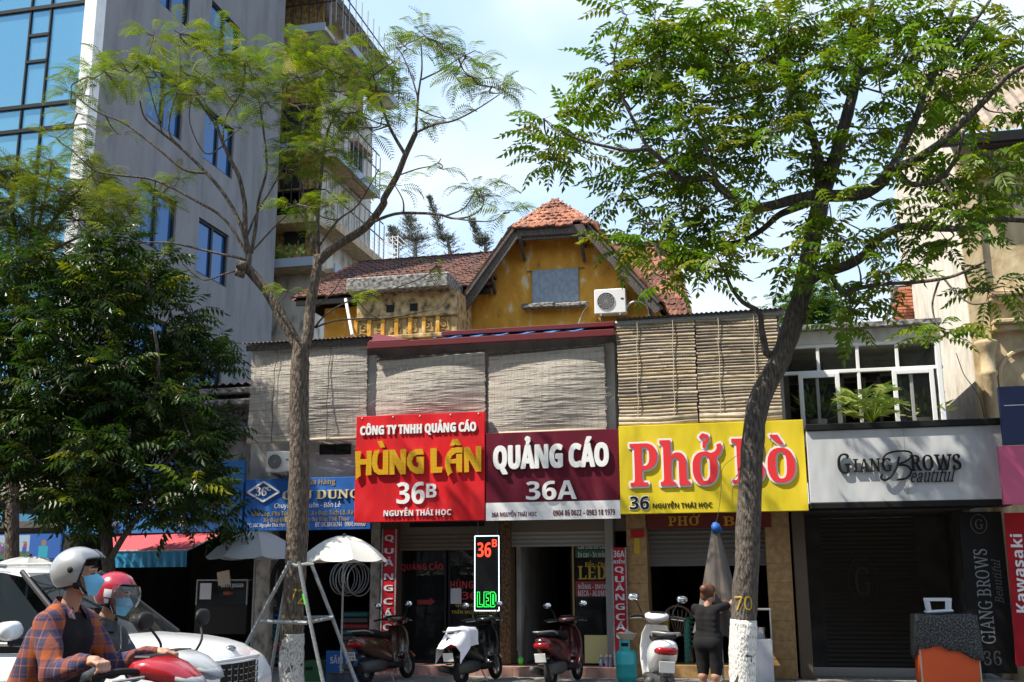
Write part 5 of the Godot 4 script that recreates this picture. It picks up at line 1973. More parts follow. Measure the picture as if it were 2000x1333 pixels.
func roller_shutter(parent: Node3D, a: Vector3, b: Vector3, m: Material, pitch: float):
	var s := sb()
	var n := int((b.y - a.y) / pitch)
	for i in n:
		var y := a.y + i * pitch
		s.quad(V(a.x, y, a.z), V(b.x, y, a.z), V(b.x, y + pitch * 0.45, a.z + 0.018), V(a.x, y + pitch * 0.45, a.z + 0.018))
		s.quad(V(a.x, y + pitch * 0.45, a.z + 0.018), V(b.x, y + pitch * 0.45, a.z + 0.018), V(b.x, y + pitch, a.z), V(a.x, y + pitch, a.z))
	wpart(s, "roller_shutter", m, parent)

# ---------------------------------------------------------------- low shops on the left
func low_shops():
	var x0 := -16.5
	var x1 := -6.569
	var o := thing("parts_shop_house", "low old house with an open dark bicycle parts shop", "building", V(-9, 0, -18))
	var b := sb()
	# storey above the blue sign, under the blinds
	b = sb()
	b.box(V(x0, 3.05, -22), V(-8.45, 4.25, -17.75))
	b.box(V(-8.45, 2.65, -17.98), V(-6.4, 3.95, -17.56))
	wpart(b, "upper_wall", K.cream_old, o)
	for y in [4.148, 4.664, 4.872]:
		b = sb()
		b.box(V(x0, y - 0.05, -18.2), V(-8.4, y + 0.06, -17.5), 0.02)
		wpart(b, "ledge", K.old_concrete, o)
	b = sb()
	b.box(V(x0, 4.1, -18.4), V(-8.5, 4.9, -17.9))
	wpart(b, "parapet", K.old_concrete, o)
	b = sb()
	corrugate(b, V(x0, 5.0, -17.5), V(-8.3, 5.0, -17.5), V(0, 0.4, -3.5), 0.15, 0.022)
	wpart(b, "corrugated_roof", K.corrugated, o)
	for q in [V(-7.28, 3.76, -17.55), V(-7.00, 3.75, -17.55)]:
		b = sb()
		b.cbox(q, V(0.3, 0.18, 0.03))
		wpart(b, "window", K.frame_dark, o)
	# shop rooms: walls, ceiling, floor
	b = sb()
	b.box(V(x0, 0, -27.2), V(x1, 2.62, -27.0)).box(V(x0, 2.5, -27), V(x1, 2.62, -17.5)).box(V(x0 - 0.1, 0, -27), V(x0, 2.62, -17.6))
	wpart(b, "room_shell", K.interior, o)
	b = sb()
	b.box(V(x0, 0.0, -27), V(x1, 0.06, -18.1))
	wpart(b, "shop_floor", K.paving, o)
	for s in [[-8.737, -8.444], [-6.597, -6.411], [-12.685, -12.492]]:
		b = sb()
		b.box(V(s[0], 0, -18.25), V(s[1], 2.66, -17.95), 0.015)
		wpart(b, "pillar", K.cream_old, o)
	for x in [-8.590, -6.494]:
		b = sb()
		b.box(V(x - 0.06, 0, -27), V(x + 0.06, 2.5, -18.25))
		wpart(b, "partition", K.interior, o)
	air_conditioner(V(-8.025, 3.349, -17.3), 0.45, 0.36, "small grey air conditioner box behind the tree, above the blue sign", -17.56)
	# contents in the gloom
	b = sb()
	var c: Vector3 = V(-8.16, 1.52, -17.90)
	torus(b, c, 0.36, 0.045, V(0, 0, 1), V(1.0 * 0.62, 1, 1))
	single(b, "display_tyre", K.rubber, "black tyre hanging on the pale pillar under the grey umbrella", "tyre")
	for i in 7:
		b = sb()
		torus(b, V(-6.88, 1.56, -17.90) + V(-0.2 + i * 0.06, rng.randf_range(-0.03, 0.03), 0.02 * i), 0.27, 0.012, V(1, 0, 0.55).normalized(), V(1, 1, 1))
		single(b, "bicycle_rim", K.galv, "silver wheel rim, %s from the left of those hung behind the white parasol" % ["first", "second", "third", "fourth", "fifth", "sixth", "seventh"][i], "rim", "rims hung in the parts shop")
	# stacks of coloured baskets and packets
	var cols := [plain(0.2, 0.01, 0.015, 0.4), plain(0.015, 0.06, 0.2, 0.4), plain(0.01, 0.1, 0.11, 0.4), plain(0.3, 0.07, 0.015, 0.4), K.dark_grey, plain(0.2, 0.14, 0.02, 0.5)]
	for st in [[V(-8.38, 0.07, -18.30), 10, "stack by the pale pillar"], [V(-6.94, 0.08, -18.40), 9, "stack behind the brown scooter"]]:
		for i in st[1]:
			b = sb()
			var ci := rng.randi() % 6
			var p: Vector3 = st[0] + V(rng.randf_range(-0.02, 0.02), 0.02 + i * 0.1, 0)
			b.cbox(p + V(0, 0.045, 0), V(0.5, 0.085, 0.4), 0.02)
			single(b, "packet", cols[ci], "%s packet, %s from the bottom of the %s" % [["red", "blue", "teal", "orange", "grey", "yellow"][ci], ["first", "second", "third", "fourth", "fifth", "sixth", "seventh", "eighth", "ninth", "tenth"][i], st[2]], "packet", "packets in the " + st[2])
	# glass counter with writing
	var ct := thing("glass_counter", "glass shop counter with a lettered header behind the car bonnet", "counter", V(-9.40, 0.61, -18.00))
	var cw := 1.0
	b = sb()
	b.box(V(-cw / 2, 0, -0.4), V(cw / 2, 0.5, 0), 0.01)
	part(b, "base", K.dark, ct)
	b = sb()
	for x in [-cw / 2, cw / 2 - 0.025]:
		b.box(V(x, 0.5, -0.025), V(x + 0.025, 0.92, 0))
	b.box(V(-cw / 2, 0.92, -0.4), V(cw / 2, 0.945, 0))
	part(b, "frame", K.galv, ct)
	b = sb()
	b.box(V(-0.05, 0.76, -0.01), V(cw / 2 - 0.03, 0.9, -0.002))
	part(b, "header", K.black, ct)
	letters("SAFETY JOGGER", font("Droid Sans", 700), Rect2(ct.position.x - 0.02, ct.position.y + 0.79, 0.44, 0.08), ct.position.z, 0.004, K.white_dull, ct)
	b = sb()
	b.box(V(-0.42, 0.6, 0.002), V(-0.2, 0.88, 0.006))
	part(b, "notice", K.white_dull, ct)
	b = sb()
	b.box(V(-cw / 2 + 0.025, 0.5, -0.012), V(cw / 2 - 0.025, 0.92, -0.004))
	part(b, "pane", K.glass, ct)
	b = sb()
	b.obox(Transform3D(Basis(V(0, 0, 1), 0.18), V(-9.37, 1.58, -18.00)), V(0.24, 0.24, 0.02), 0.004)
	single(b, "hanging_card", K.cane_plain, "tilted pale card hanging above the shop counter", "card")
	b = sb().smooth()
	b.ball(V(-9.33, 1.32, -18.10), V(0.1, 0.05, 0.06), 10, 6)
	single(b, "orange_tool", K.orange, "small orange tool lying on the shop counter", "tool")
	# red awning with blue valance
	var aw := thing("cloth_awning", "faded red cloth awning with blue valance behind the riders", "awning", V(-10.01, 2.18, -17.00))
	b = sb()
	var a0: Vector3 = V(-10.53, 2.02, -16.20)
	var a1: Vector3 = V(-9.11, 2.02, -16.20)
	var b0: Vector3 = V(-11.38, 2.36, -17.50)
	var b1: Vector3 = V(-9.03, 2.40, -17.50)
	var n := 14
	for i in n:
		var f0 := float(i) / n
		var f1 := float(i + 1) / n
		var s0 := -0.02 * sin(f0 * PI * 3)
		var s1 := -0.02 * sin(f1 * PI * 3)
		b.quad(a0.lerp(a1, f0) + V(0, s0, 0), a0.lerp(a1, f1) + V(0, s1, 0), b0.lerp(b1, f1), b0.lerp(b1, f0))
	wpart(b, "canopy", K.awning_red, aw)
	b = sb().smooth()
	var rings := []
	for i in 34:
		var f := i / 33.0
		var top := a0.lerp(a1, f)
		var ring := []
		for k in 4:
			ring.append(top + V(0, -0.01 - k * 0.085, 0.02 * sin(f * 60.0) * k / 3.0 + 0.01 * sin(f * 131.0) * k / 3.0))
		rings.append(ring)
	b.loft(rings, false, false)
	wpart(b, "valance", K.valance, aw)
	b = sb()
	b.tube([a0, a1], 0.015, 6)
	b.tube([a1, b1], 0.015, 6)
	b.tube([a0, b0], 0.015, 6)
	wpart(b, "awning_frame", K.galv, aw)
	# printed banner far left: rows of blue and red players on green
	var bn := thing("printed_banner", "wide printed banner of blue and red clad figures at the far left", "banner", V(-12.93, 1.96, -17.40))
	b = sb()
	var bq: Rect2 = Rect2(-14.189, 1.943, 1.896, 0.421)
	b.quv(V(bq.position.x, bq.end.y, -17.39), V(bq.end.x, bq.end.y, -17.39), V(bq.end.x, bq.position.y, -17.39), V(bq.position.x, bq.position.y, -17.39))
	wpart(b, "print", K.banner_print, bn)
	b = sb()
	b.box(V(bq.position.x - 0.02, bq.position.y - 0.02, -17.45), V(bq.end.x + 0.02, bq.end.y + 0.02, -17.395))
	wpart(b, "backing", K.blue, bn)

func torus(b: SB, c: Vector3, r: float, t: float, axis: Vector3, squash: Vector3):
	var u := axis.cross(Vector3.UP).normalized()
	var v := u.cross(axis).normalized()
	var pts := []
	for i in 25:
		var a := TAU * i / 24
		pts.append(c + (u * cos(a) * squash.x + v * sin(a) * squash.y) * r)
	b.smooth()
	b.tube(pts, t, 8, false)

# ---------------------------------------------------------------- the three shops in the middle
func shopfronts():
	var sans := font("Droid Sans", 700)
	var o := thing("shop_row", "ground floor of the small advertising and noodle shops, in the shade", "building", V(-3, 0, -18))
	var x0 := -6.411
	var xm := -4.231
	var x2 := -2.160
	var x3 := 0.452
	var b := sb()
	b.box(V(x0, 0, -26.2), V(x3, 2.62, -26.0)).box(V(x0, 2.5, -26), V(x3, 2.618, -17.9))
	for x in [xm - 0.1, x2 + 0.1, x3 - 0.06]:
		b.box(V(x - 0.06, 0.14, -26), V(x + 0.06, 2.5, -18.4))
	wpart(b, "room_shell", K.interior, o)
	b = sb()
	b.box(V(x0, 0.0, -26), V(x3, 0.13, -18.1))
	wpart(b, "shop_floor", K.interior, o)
	# tiled step
	var tile_m := [plain(0.36, 0.2, 0.17, 0.5), plain(0.4, 0.23, 0.19, 0.5), plain(0.33, 0.19, 0.165, 0.5)]
	b = sb()
	b.box(V(x0, 0.0, -18.1), V(x2, 0.14, -17.62))
	var step := wpart(b, "step", K.joint, o)
	var mesh := sb().cbox(Vector3.ZERO, V(0.196, 0.13, 0.012), 0.003).done()
	var top := sb().cbox(Vector3.ZERO, V(0.196, 0.012, 0.47), 0.003).done()
	var n := int((x2 - x0) / 0.2)
	for i in n:
		var x := x0 + 0.1 + i * 0.2
		var mm: Material = tile_m[rng.randi() % 3]
		inst(mesh, "step_tile", mm, step, V(x, 0.068, -17.615) - base_of(step))
		inst(top, "step_tile", mm, step, V(x, 0.142, -17.86) - base_of(step))
	# jambs and piers
	for s in [[-6.375, -6.090, K.wood_brown], [-4.295, -4.111, K.rust], [-2.508, -2.365, K.shutter_grey]]:
		b = sb()
		b.box(V(s[0], 0.15, -18.3), V(s[1], 2.62, -17.92), 0.01)
		wpart(b, "jamb", s[2], o)
	# header band and shutter boxes
	b = sb()
	b.box(V(x0, 2.3, -18.3), V(x2, 2.62, -18.02))
	wpart(b, "header", K.shutter_tan, o)
	roller_shutter(o, V(x0 + 0.25, 2.02, -18.05), V(xm - 0.1, 2.42, -18.05), K.shutter_tan, 0.07)
	roller_shutter(o, V(xm + 0.1, 2.06, -18.05), V(x2 - 0.35, 2.42, -18.05), K.shutter_grey, 0.07)
	# left shop: glass doors with writing
	var z := -18.15
	for s in [[x0 + 0.25, -5.283], [-5.246, xm - 0.12]]:
		b = sb()
		b.box(V(s[0], 0.16, z - 0.01), V(s[1], 2.1, z))
		wpart(b, "glass_door", K.glass_dark, o)
		b = sb()
		for x in [s[0], s[1] - 0.03]:
			b.box(V(x, 0.15, z - 0.03), V(x + 0.03, 2.1, z + 0.015))
		b.box(V(s[0] + 0.03, 2.06, z - 0.03), V(s[1] - 0.03, 2.1, z + 0.015))
		b.box(V(s[0] + 0.03, 0.15, z - 0.03), V(s[1] - 0.03, 0.2, z + 0.015))
		wpart(b, "door_frame", K.frame_dark, o)
	var wz := z + 0.003
	neon_letters("QUẢNG CÁO", Rect2(-6.098, 1.666, 0.757, 0.173), wz, K.sticker_red, o)
	letters("HÙNG LÂN", sans, Rect2(-5.210, 1.379, 0.722, 0.162), wz, 0.003, K.sticker_red, o)
	letters("36B", sans, Rect2(-5.010, 1.192, 0.431, 0.135), wz, 0.003, K.sticker_red, o)
	letters("QUẢNG CÁO", sans, Rect2(-5.118, 1.066, 0.539, 0.084), wz, 0.003, K.sticker_yellow, o)
	letters("TRÊN MỌI CHẤT LIỆU", sans, Rect2(-5.189, 0.948, 0.833, 0.092), wz, 0.003, K.sticker_yellow, o)
	b = sb()
	b.slab(PackedVector2Array([Vector2(-5.800, 1.192), Vector2(-5.577, 1.192), Vector2(-5.577, 1.228), Vector2(-5.481, 1.163), Vector2(-5.576, 1.090), Vector2(-5.576, 1.114), Vector2(-5.799, 1.114)]), Transform3D(Basis.IDENTITY, V(0, 0, wz + 0.002)), 0.003)
	wpart(b, "arrow_sticker", K.sticker_dim, o)
	b = sb()
	b.box(V(-5.206, 1.125, wz + 0.004), V(-5.016, 1.380, wz + 0.008))
	wpart(b, "notice", K.white_dull, o)
	# row of red LED script under the red sign
	b = sb()
	b.box(V(-5.81, 2.40, -17.70) + V(0, 0, -0.04), V(-4.51, 2.48, -17.70))
	wpart(b, "led_strip", K.black, o)
	# right shop: open door, white inner wall, glass panel with writing
	b = sb()
	b.box(V(xm + 0.12, 0.14, -21.8), V(xm + 0.2, 2.5, -18.4))
	wpart(b, "white_inner_wall", K.pale_wall, o)
	b = sb()
	b.box(V(xm + 0.75, 0.14, -20.2), V(xm + 1.35, 2.0, -20.1), 0.01)
	wpart(b, "inner_door", K.wood_brown, o)
	var gx0 := -3.058
	var gx1 := -2.527
	b = sb()
	b.box(V(gx0, 0.16, -18.12), V(gx1, 2.1, -18.11))
	wpart(b, "glass_panel", K.glass_dark, o)
	b = sb()
	b.box(V(gx0 - 0.03, 0.15, -18.14), V(gx0, 2.12, -18.08))
	b.box(V(xm + 0.1, 2.1, -18.14), V(gx1, 2.14, -18.08))
	wpart(b, "door_frame", K.brass, o)
	for q in [[Rect2(-3.027, 2.008, 0.586, 0.130), K.sticker_green], [Rect2(-3.030, 1.870, 0.585, 0.126), K.sticker_green], [Rect2(-3.040, 1.239, 0.615, 0.248), K.sticker_dim]]:
		var r: Rect2 = q[0]
		b = sb()
		b.box(V(r.position.x, r.position.y, -18.108), V(minf(r.end.x, gx1), r.end.y, -18.105))
		wpart(b, "sticker_band", q[1], o)
	var s2 := -18.104
	letters("Cắt chữ đề can", sans, Rect2(-2.984, 2.012, 0.474, 0.109), s2, 0.003, K.white_dull, o)
	letters("In car - In mầu", sans, Rect2(-2.986, 1.878, 0.473, 0.109), s2, 0.003, K.white_dull, o)
	letters("Biển - Chữ", sans, Rect2(-2.869, 1.719, 0.352, 0.108), s2, 0.003, K.sticker_yellow, o)
	letters("LED", font("Droid Serif", 700), Rect2(-2.992, 1.520, 0.472, 0.216), s2, 0.003, K.sticker_yellow, o)
	letters("ĐỒNG - INOX", sans, Rect2(-2.996, 1.363, 0.471, 0.107), s2, 0.003, K.white_dull, o)
	letters("MICA - ALUMI", sans, Rect2(-2.999, 1.248, 0.470, 0.091), s2, 0.003, K.white_dull, o)
	b = sb()
	b.box(V(-2.89, 0.19, -18.00), V(-2.41, 0.63, -18.00) + V(0, 0, -0.02))
	single(b, "cream_board", K.cream_paint, "pale yellow board standing behind the red motorbike", "board")
	for i in 3:
		var p: Vector3 = [V(-2.59, 0.21, -17.80), V(-2.50, 0.21, -17.80), V(-2.44, 0.21, -17.80)][i]
		var can := thing("spray_can", ["left of three spray cans at the foot of the pale yellow board", "middle of three spray cans at the foot of the pale yellow board", "right of three spray cans at the foot of the pale yellow board"][i], "can", V(p.x, 0.148, p.z), 0.0, "spray cans on the step")
		b = sb().smooth()
		b.lathe([Vector2(0.032, 0), Vector2(0.032, 0.13), Vector2(0.02, 0.15)], Transform3D.IDENTITY, 10)
		part(b, "body", K.blue_grey, can)
		b = sb().smooth()
		b.lathe([Vector2(0.02, 0.15), Vector2(0.022, 0.18), Vector2(0.015, 0.19)], Transform3D.IDENTITY, 10)
		part(b, "cap", K.white, can)
	b = sb().smooth()
	b.lathe([Vector2(0.03, 0), Vector2(0.05, 0.1), Vector2(0.02, 0.14)], Transform3D(Basis.IDENTITY, V(-3.937, 0.148, -17.9)), 10)
	single(b, "green_bottle", K.sticker_lime, "small bright green plastic bottle inside the open shop door", "bottle")
	for i in 3:
		b = sb()
		var p: Vector3 = [V(-4.17, 0.17, -18.30), V(-4.12, 0.17, -18.35), V(-3.98, 0.16, -18.40)][i]
		bar(V(p.x, 0.135, p.z), V(p.x - 0.12 + i * 0.03, 1.25 - i * 0.1, p.z - 0.3), 0.09, 0.025, b)
		single(b, "leaning_plank", K.wood_brown, ["plank nearest the rusty jamb leaning in the open doorway", "middle plank leaning in the open doorway", "plank farthest inside the open doorway"][i], "plank", "planks leaning in the doorway")
	# noodle shop: tan piers, inner sign, half-open shutter, furniture in the dark
	for s in [[-2.130, -1.800], [0.073, 0.454]]:
		b = sb()
		b.box(V(s[0], 0.0, -18.3), V(s[1], 2.6, -17.75), 0.008)
		var pier := wpart(b, "tan_pier", K.tan_tile, o)
		for k in 9:
			b = sb()
			b.box(V(s[0] + 0.004, 0.005 + k * 0.29, -17.75), V(s[1] - 0.004, 0.288 + k * 0.29, -17.742), 0.003)
			wpart(b, "tile", K.tan_tile, pier)
	b = sb()
	b.box(V(-1.842, 0, -18.2), V(0.013, 0.2, -17.72), 0.01)
	wpart(b, "tan_step", K.tan_tile, o)
	roller_shutter(o, V(-1.822, 1.721, -18.1), V(0.097, 2.5, -18.1), K.shutter_dark, 0.075)
	var isg := board("shop_sign", "dark red inner sign with dull gold letters under the yellow board", Rect2(-1.776, 2.310, 1.955, 0.259), -17.7, 0.06, K.red_dark)
	letters("PHỞ", serif_bold(), Rect2(-1.437, 2.356, 0.514, 0.212), -17.7, 0.01, K.gold_dull, isg)
	letters("BÒ", serif_bold(), Rect2(-0.569, 2.343, 0.400, 0.193), -17.7, 0.01, K.gold_dull, isg)
	# ornament on the pier
	b = sb()
	b.box(V(-2.05, 2.18, -17.74), V(-1.84, 2.30, -17.74) + V(0, 0, 0.03), 0.006)
	wpart(b, "altar_plaque", K.red_deep, o)
	b = sb()
	b.box(V(-2.01, 1.92, -17.74), V(-1.91, 2.17, -17.74) + V(0, 0, 0.012), 0.003)
	wpart(b, "yellow_slip", K.yellow_dull, o)

func serif_bold() -> Font:
	return font("Droid Serif", 700)

func neon_letters(s: String, r: Rect2, z: float, m: Material, parent: Node3D):
	letters(s, font("Droid Sans", 700), r, z, 0.003, m, parent)

# ---------------------------------------------------------------- unseen houses behind the viewer, added to keep the low sky off the shopfronts
func added_opposite_side():
	var walls: Array = [K.apartment, K.pale_wall, K.tan, K.cream_old, K.apartment, K.pale_wall]
	var x := -34.0
	for i in 6:
		var w := 9.0 + (i * 37 % 5)
		var h := 9.5 + (i * 23 % 7)
		var o := thing("sky_blocking_house", "%s unseen house added behind the viewer to block the low sky" % ["leftmost", "second from left", "third from left", "third from right", "second from right", "rightmost"][i], "building", V(x + w / 2, 0, 8), 0.0, "unseen houses added to block low sky")
		var b := sb()
		b.box(V(-w / 2 + 0.1, 0, 0), V(w / 2 - 0.1, h, 8))
		part(b, "wall", walls[i], o)
		for r in int(h / 3.2):
			for c in 3:
				b = sb()
				b.box(V(-w / 3 + c * w / 3 - 0.7, 1.0 + r * 3.2, -0.04), V(-w / 3 + c * w / 3 + 0.7, 2.6 + r * 3.2, 0.0))
				part(b, "window", K.frame_dark, o)
		x += w

# ---------------------------------------------------------------- leaves
func leaflet(b: SB, c: Vector3, dir: Vector3, side: Vector3, len: float, wid: float, fold := 0.3):
	var n := dir.cross(side).normalized()
	var m := c + dir * len * 0.42
	b.tri(c, m + side * wid * 0.5 - n * wid * fold, c + dir * len)
	b.tri(c, c + dir * len, m - side * wid * 0.5 - n * wid * fold)

# one compound leaf along +z, drooping: pairs of leaflets on a curved stalk
func pinnate(len: float, pairs: int, ll: float, lw: float, droop: float, hang: float) -> ArrayMesh:
	var b := sb()
	var pts := []
	for i in pairs * 2 + 1:
		var f := float(i) / (pairs * 2)
		pts.append(V(0, len * (0.22 * sin(f * 2.2) - droop * f * f), len * f))
	for i in pts.size() - 1:
		var w := 0.004
		b.quad(pts[i] - V(w, 0, 0), pts[i] + V(w, 0, 0), pts[i + 1] + V(w, 0, 0), pts[i + 1] - V(w, 0, 0))
	for k in pairs:
		var c: Vector3 = pts[k * 2 + 1]
		var f := float(k) / pairs
		var s := ll * (0.75 + 0.5 * sin((f * 0.8 + 0.2) * PI)) * 0.85
		for sd in [-1.0, 1.0]:
			var d := V(sd * 0.85, -hang + 0.12 * sin(k * 2.7 + sd), 0.42).normalized()
			var across := d.cross(V(0, 1, 0)).normalized()
			leaflet(b, c, d, across, s, lw)
	leaflet(b, pts[-1], V(0, -hang * 0.8, 1).normalized(), V(1, 0, 0), ll, lw)
	return b.done()

# twice-divided feathery frond
func fern(len: float, pairs: int) -> ArrayMesh:
	var b := sb()
	var pts := []
	for i in pairs + 1:
		var f := float(i) / pairs
		pts.append(V(0, len * (0.25 * sin(f * 2.4) - 0.42 * f * f), len * f))
	for i in pairs:
		b.quad(pts[i] - V(0.003, 0, 0), pts[i] + V(0.003, 0, 0), pts[i + 1] + V(0.003, 0, 0), pts[i + 1] - V(0.003, 0, 0))
	for k in range(1, pairs + 1):
		var f := float(k) / pairs
		var pl := len * 0.3 * sin((0.15 + 0.85 * f) * PI * 0.92) + 0.03
		for sd in [-1.0, 1.0]:
			var d := V(sd, -0.28, 0.55).normalized()
			var a := d.cross(V(0, 1, 0)).normalized()
			leaflet(b, pts[k], (d + V(0, 0.06 * sin(k * 2.1), 0)).normalized(), a, pl, 0.021, 0.25)
	return b.done()

func leaf_meshes():
	meshes.pinnate_right = pinnate(0.35, 6, 0.12, 0.052, 0.32, 0.6)
	meshes.pinnate_small = pinnate(0.3, 5, 0.12, 0.05, 0.2, 0.4)
	meshes.pinnate_dark = pinnate(0.34, 5, 0.15, 0.048, 0.3, 0.75)
	meshes.fern = fern(0.44, 12)

func leaf_basis(dir: Vector3, roll: float, s: float) -> Basis:
	var z := dir.normalized()
	var x := Vector3.UP.cross(z)
	x = x.normalized() if x.length() > 0.05 else Vector3.RIGHT
	return Basis(x, z.cross(x), z).rotated(z, roll).scaled(Vector3.ONE * s)

func crown(parent: Node3D, leaves: Array, mesh: Mesh, m: Material, called: String, vary := 0.35):
	var mm := MultiMesh.new()
	mm.transform_format = MultiMesh.TRANSFORM_3D
	mm.use_colors = true
	mm.mesh = mesh
	mm.instance_count = leaves.size()
	for i in leaves.size():
		var l: Array = leaves[i]
		var bas: Basis
		if l[1] is Basis:
			bas = l[1]
		else:
			bas = leaf_basis(V(cos(l[1]), rng.randf_range(-0.3, 0.4), sin(l[1])), rng.randf_range(-0.5, 0.5), l[2])
		mm.set_instance_transform(i, Transform3D(bas, l[0]))
		var v := 1.0 + rng.randf_range(-vary, vary)
		mm.set_instance_color(i, Color(v * rng.randf_range(0.85, 1.3), v, v * rng.randf_range(0.7, 1.1)))
	var o := MultiMeshInstance3D.new()
	o.multimesh = mm
	o.material_override = m
	o.name = called
	parent.add_child(o, true)
	stuff(o)

func limb_tube(pts: Array, r0: float, r1: float, seg: int, knots := 0.0, seed_ := 1) -> SB:
	var p := curve(pts, 4)
	var b := sb().smooth()
	var n := FastNoiseLite.new()
	n.seed = seed_
	n.frequency = 2.2
	var rings := []
	var nrm := Vector3.RIGHT
	for i in p.size():
		var t: Vector3 = (p[mini(i + 1, p.size() - 1)] - p[maxi(i - 1, 0)]).normalized()
		if absf(nrm.dot(t)) > 0.95: nrm = Vector3.BACK
		nrm = (nrm - t * nrm.dot(t)).normalized()
		var bi := t.cross(nrm)
		var r := lerpf(r0, r1, float(i) / (p.size() - 1))
		var ring := []
		for k in seg:
			var a := TAU * k / seg
			var d := nrm * cos(a) + bi * sin(a)
			var q: Vector3 = p[i] + d * r
			ring.append(p[i] + d * r * (1.0 + knots * n.get_noise_3dv(q * 1.7) + knots * 0.5 * n.get_noise_3dv(q * 6.0)))
		rings.append(ring)
	b.loft(rings, true, true)
	return b

# limbs: [points, radius at start, radius at end]; clumps: [x, y, z, radius]
func grow(called: String, label: String, foot: Vector3, limbs: Array, bark: Material, clumps: Array, mesh: Mesh, m: Material, per: float, flat: float, size: Vector2, twig_mat: Material, new_part := 0.0, reach := 9.0) -> Node3D:
	var o := thing(called, label, "tree", foot)
	var nodes := []
	for i in limbs.size():
		var l: Array = limbs[i]
		var s := limb_tube(l[0], l[1], l[2], 16 if l[1] > 0.1 else 8, 0.14 if l[1] > 0.1 else 0.06, 5 + i)
		wpart(s, "trunk" if i == 0 else "limb", bark, o)
		var c := curve(l[0], 3)
		for k in c.size():
			if c[k].y > 3.0: nodes.append(c[k])
	var tw := sb()
	var leaves := []
	var fresh := []
	for c in clumps:
		var at := V(c[0], c[1], c[2])
		var r: float = c[3]
		var best: Vector3 = nodes[0]
		for q in nodes:
			# prefer attaching from below
			if q.distance_to(at) + maxf(q.y - at.y, 0.0) * 0.5 < best.distance_to(at) + maxf(best.y - at.y, 0.0) * 0.5: best = q
		if best.distance_to(at) > 0.05 and best.distance_to(at) < reach:
			var mid := best.lerp(at, 0.5) + V(rng.randf_range(-0.1, 0.1), -0.08 * best.distance_to(at), rng.randf_range(-0.1, 0.1))
			tw.tube(curve([best, mid, at], 3), [0.016, 0.014, 0.012, 0.01, 0.009, 0.008, 0.007], 5, false)
		nodes.append(at)
		var n := int(per * r * r * rng.randf_range(0.8, 1.25)) + 4
		for i in n:
			var d := V(rng.randfn(), rng.randfn() * flat, rng.randfn()).normalized()
			var p := at + V(d.x, d.y * flat, d.z) * r * sqrt(rng.randf()) * 0.85
			var dir := V(d.x, d.y * 0.5 + rng.randf_range(-0.25, 0.35), d.z)
			var lf := [p - foot, leaf_basis(dir, rng.randf_range(-0.5, 0.5), rng.randf_range(size.x, size.y))]
			if rng.randf() < new_part and d.y > -0.2:
				fresh.append(lf)
			else:
				leaves.append(lf)
			if i % 2 == 0:
				var w := V(0.004, 0.004, 0)
				tw.quad(at - w, at + w, p + w, p - w)
	stuff(wpart(tw, "twigs", twig_mat, o))
	crown(o, leaves, mesh, m, "crown")
	if fresh.size():
		crown(o, fresh, mesh, K.leaf_new, "young_leaves")
	return o

func ring_paint(o: Node3D, pts: Array, r0: float, r1: float, m: Material, called: String):
	var s := limb_tube(pts, r0, r1, 16, 0.14, 5)
	wpart(s, called, m, o)

func trunk_number(s: String, at: Vector3, h: float, r: float, parent: Node3D):
	# painted digits bent round the trunk
	var f := font("Droid Sans", 400)
	var t := text_mesh(s, f, 0.02)
	var b := sb()
	var lo := Vector2(1e9, 1e9)
	var hi := -lo
	for v in t.surface_get_arrays(0)[Mesh.ARRAY_VERTEX]:
		lo = lo.min(Vector2(v.x, v.y)); hi = hi.max(Vector2(v.x, v.y))
	var k := h / (hi.y - lo.y)
	for si in t.get_surface_count():
		var arr := t.surface_get_arrays(si)
		var vs: PackedVector3Array = arr[Mesh.ARRAY_VERTEX]
		var ids: PackedInt32Array = arr[Mesh.ARRAY_INDEX]
		for i in ids.size():
			var v := vs[ids[i]]
			var x := (v.x - (lo.x + hi.x) / 2) * k
			var a := x / r
			b.st.add_vertex(at + V(sin(a) * r, (v.y - lo.y) * k, cos(a) * r - r + 0.004 + v.z * 0.1))
	wpart(b, "painted_number", K.yellow_paint, parent)

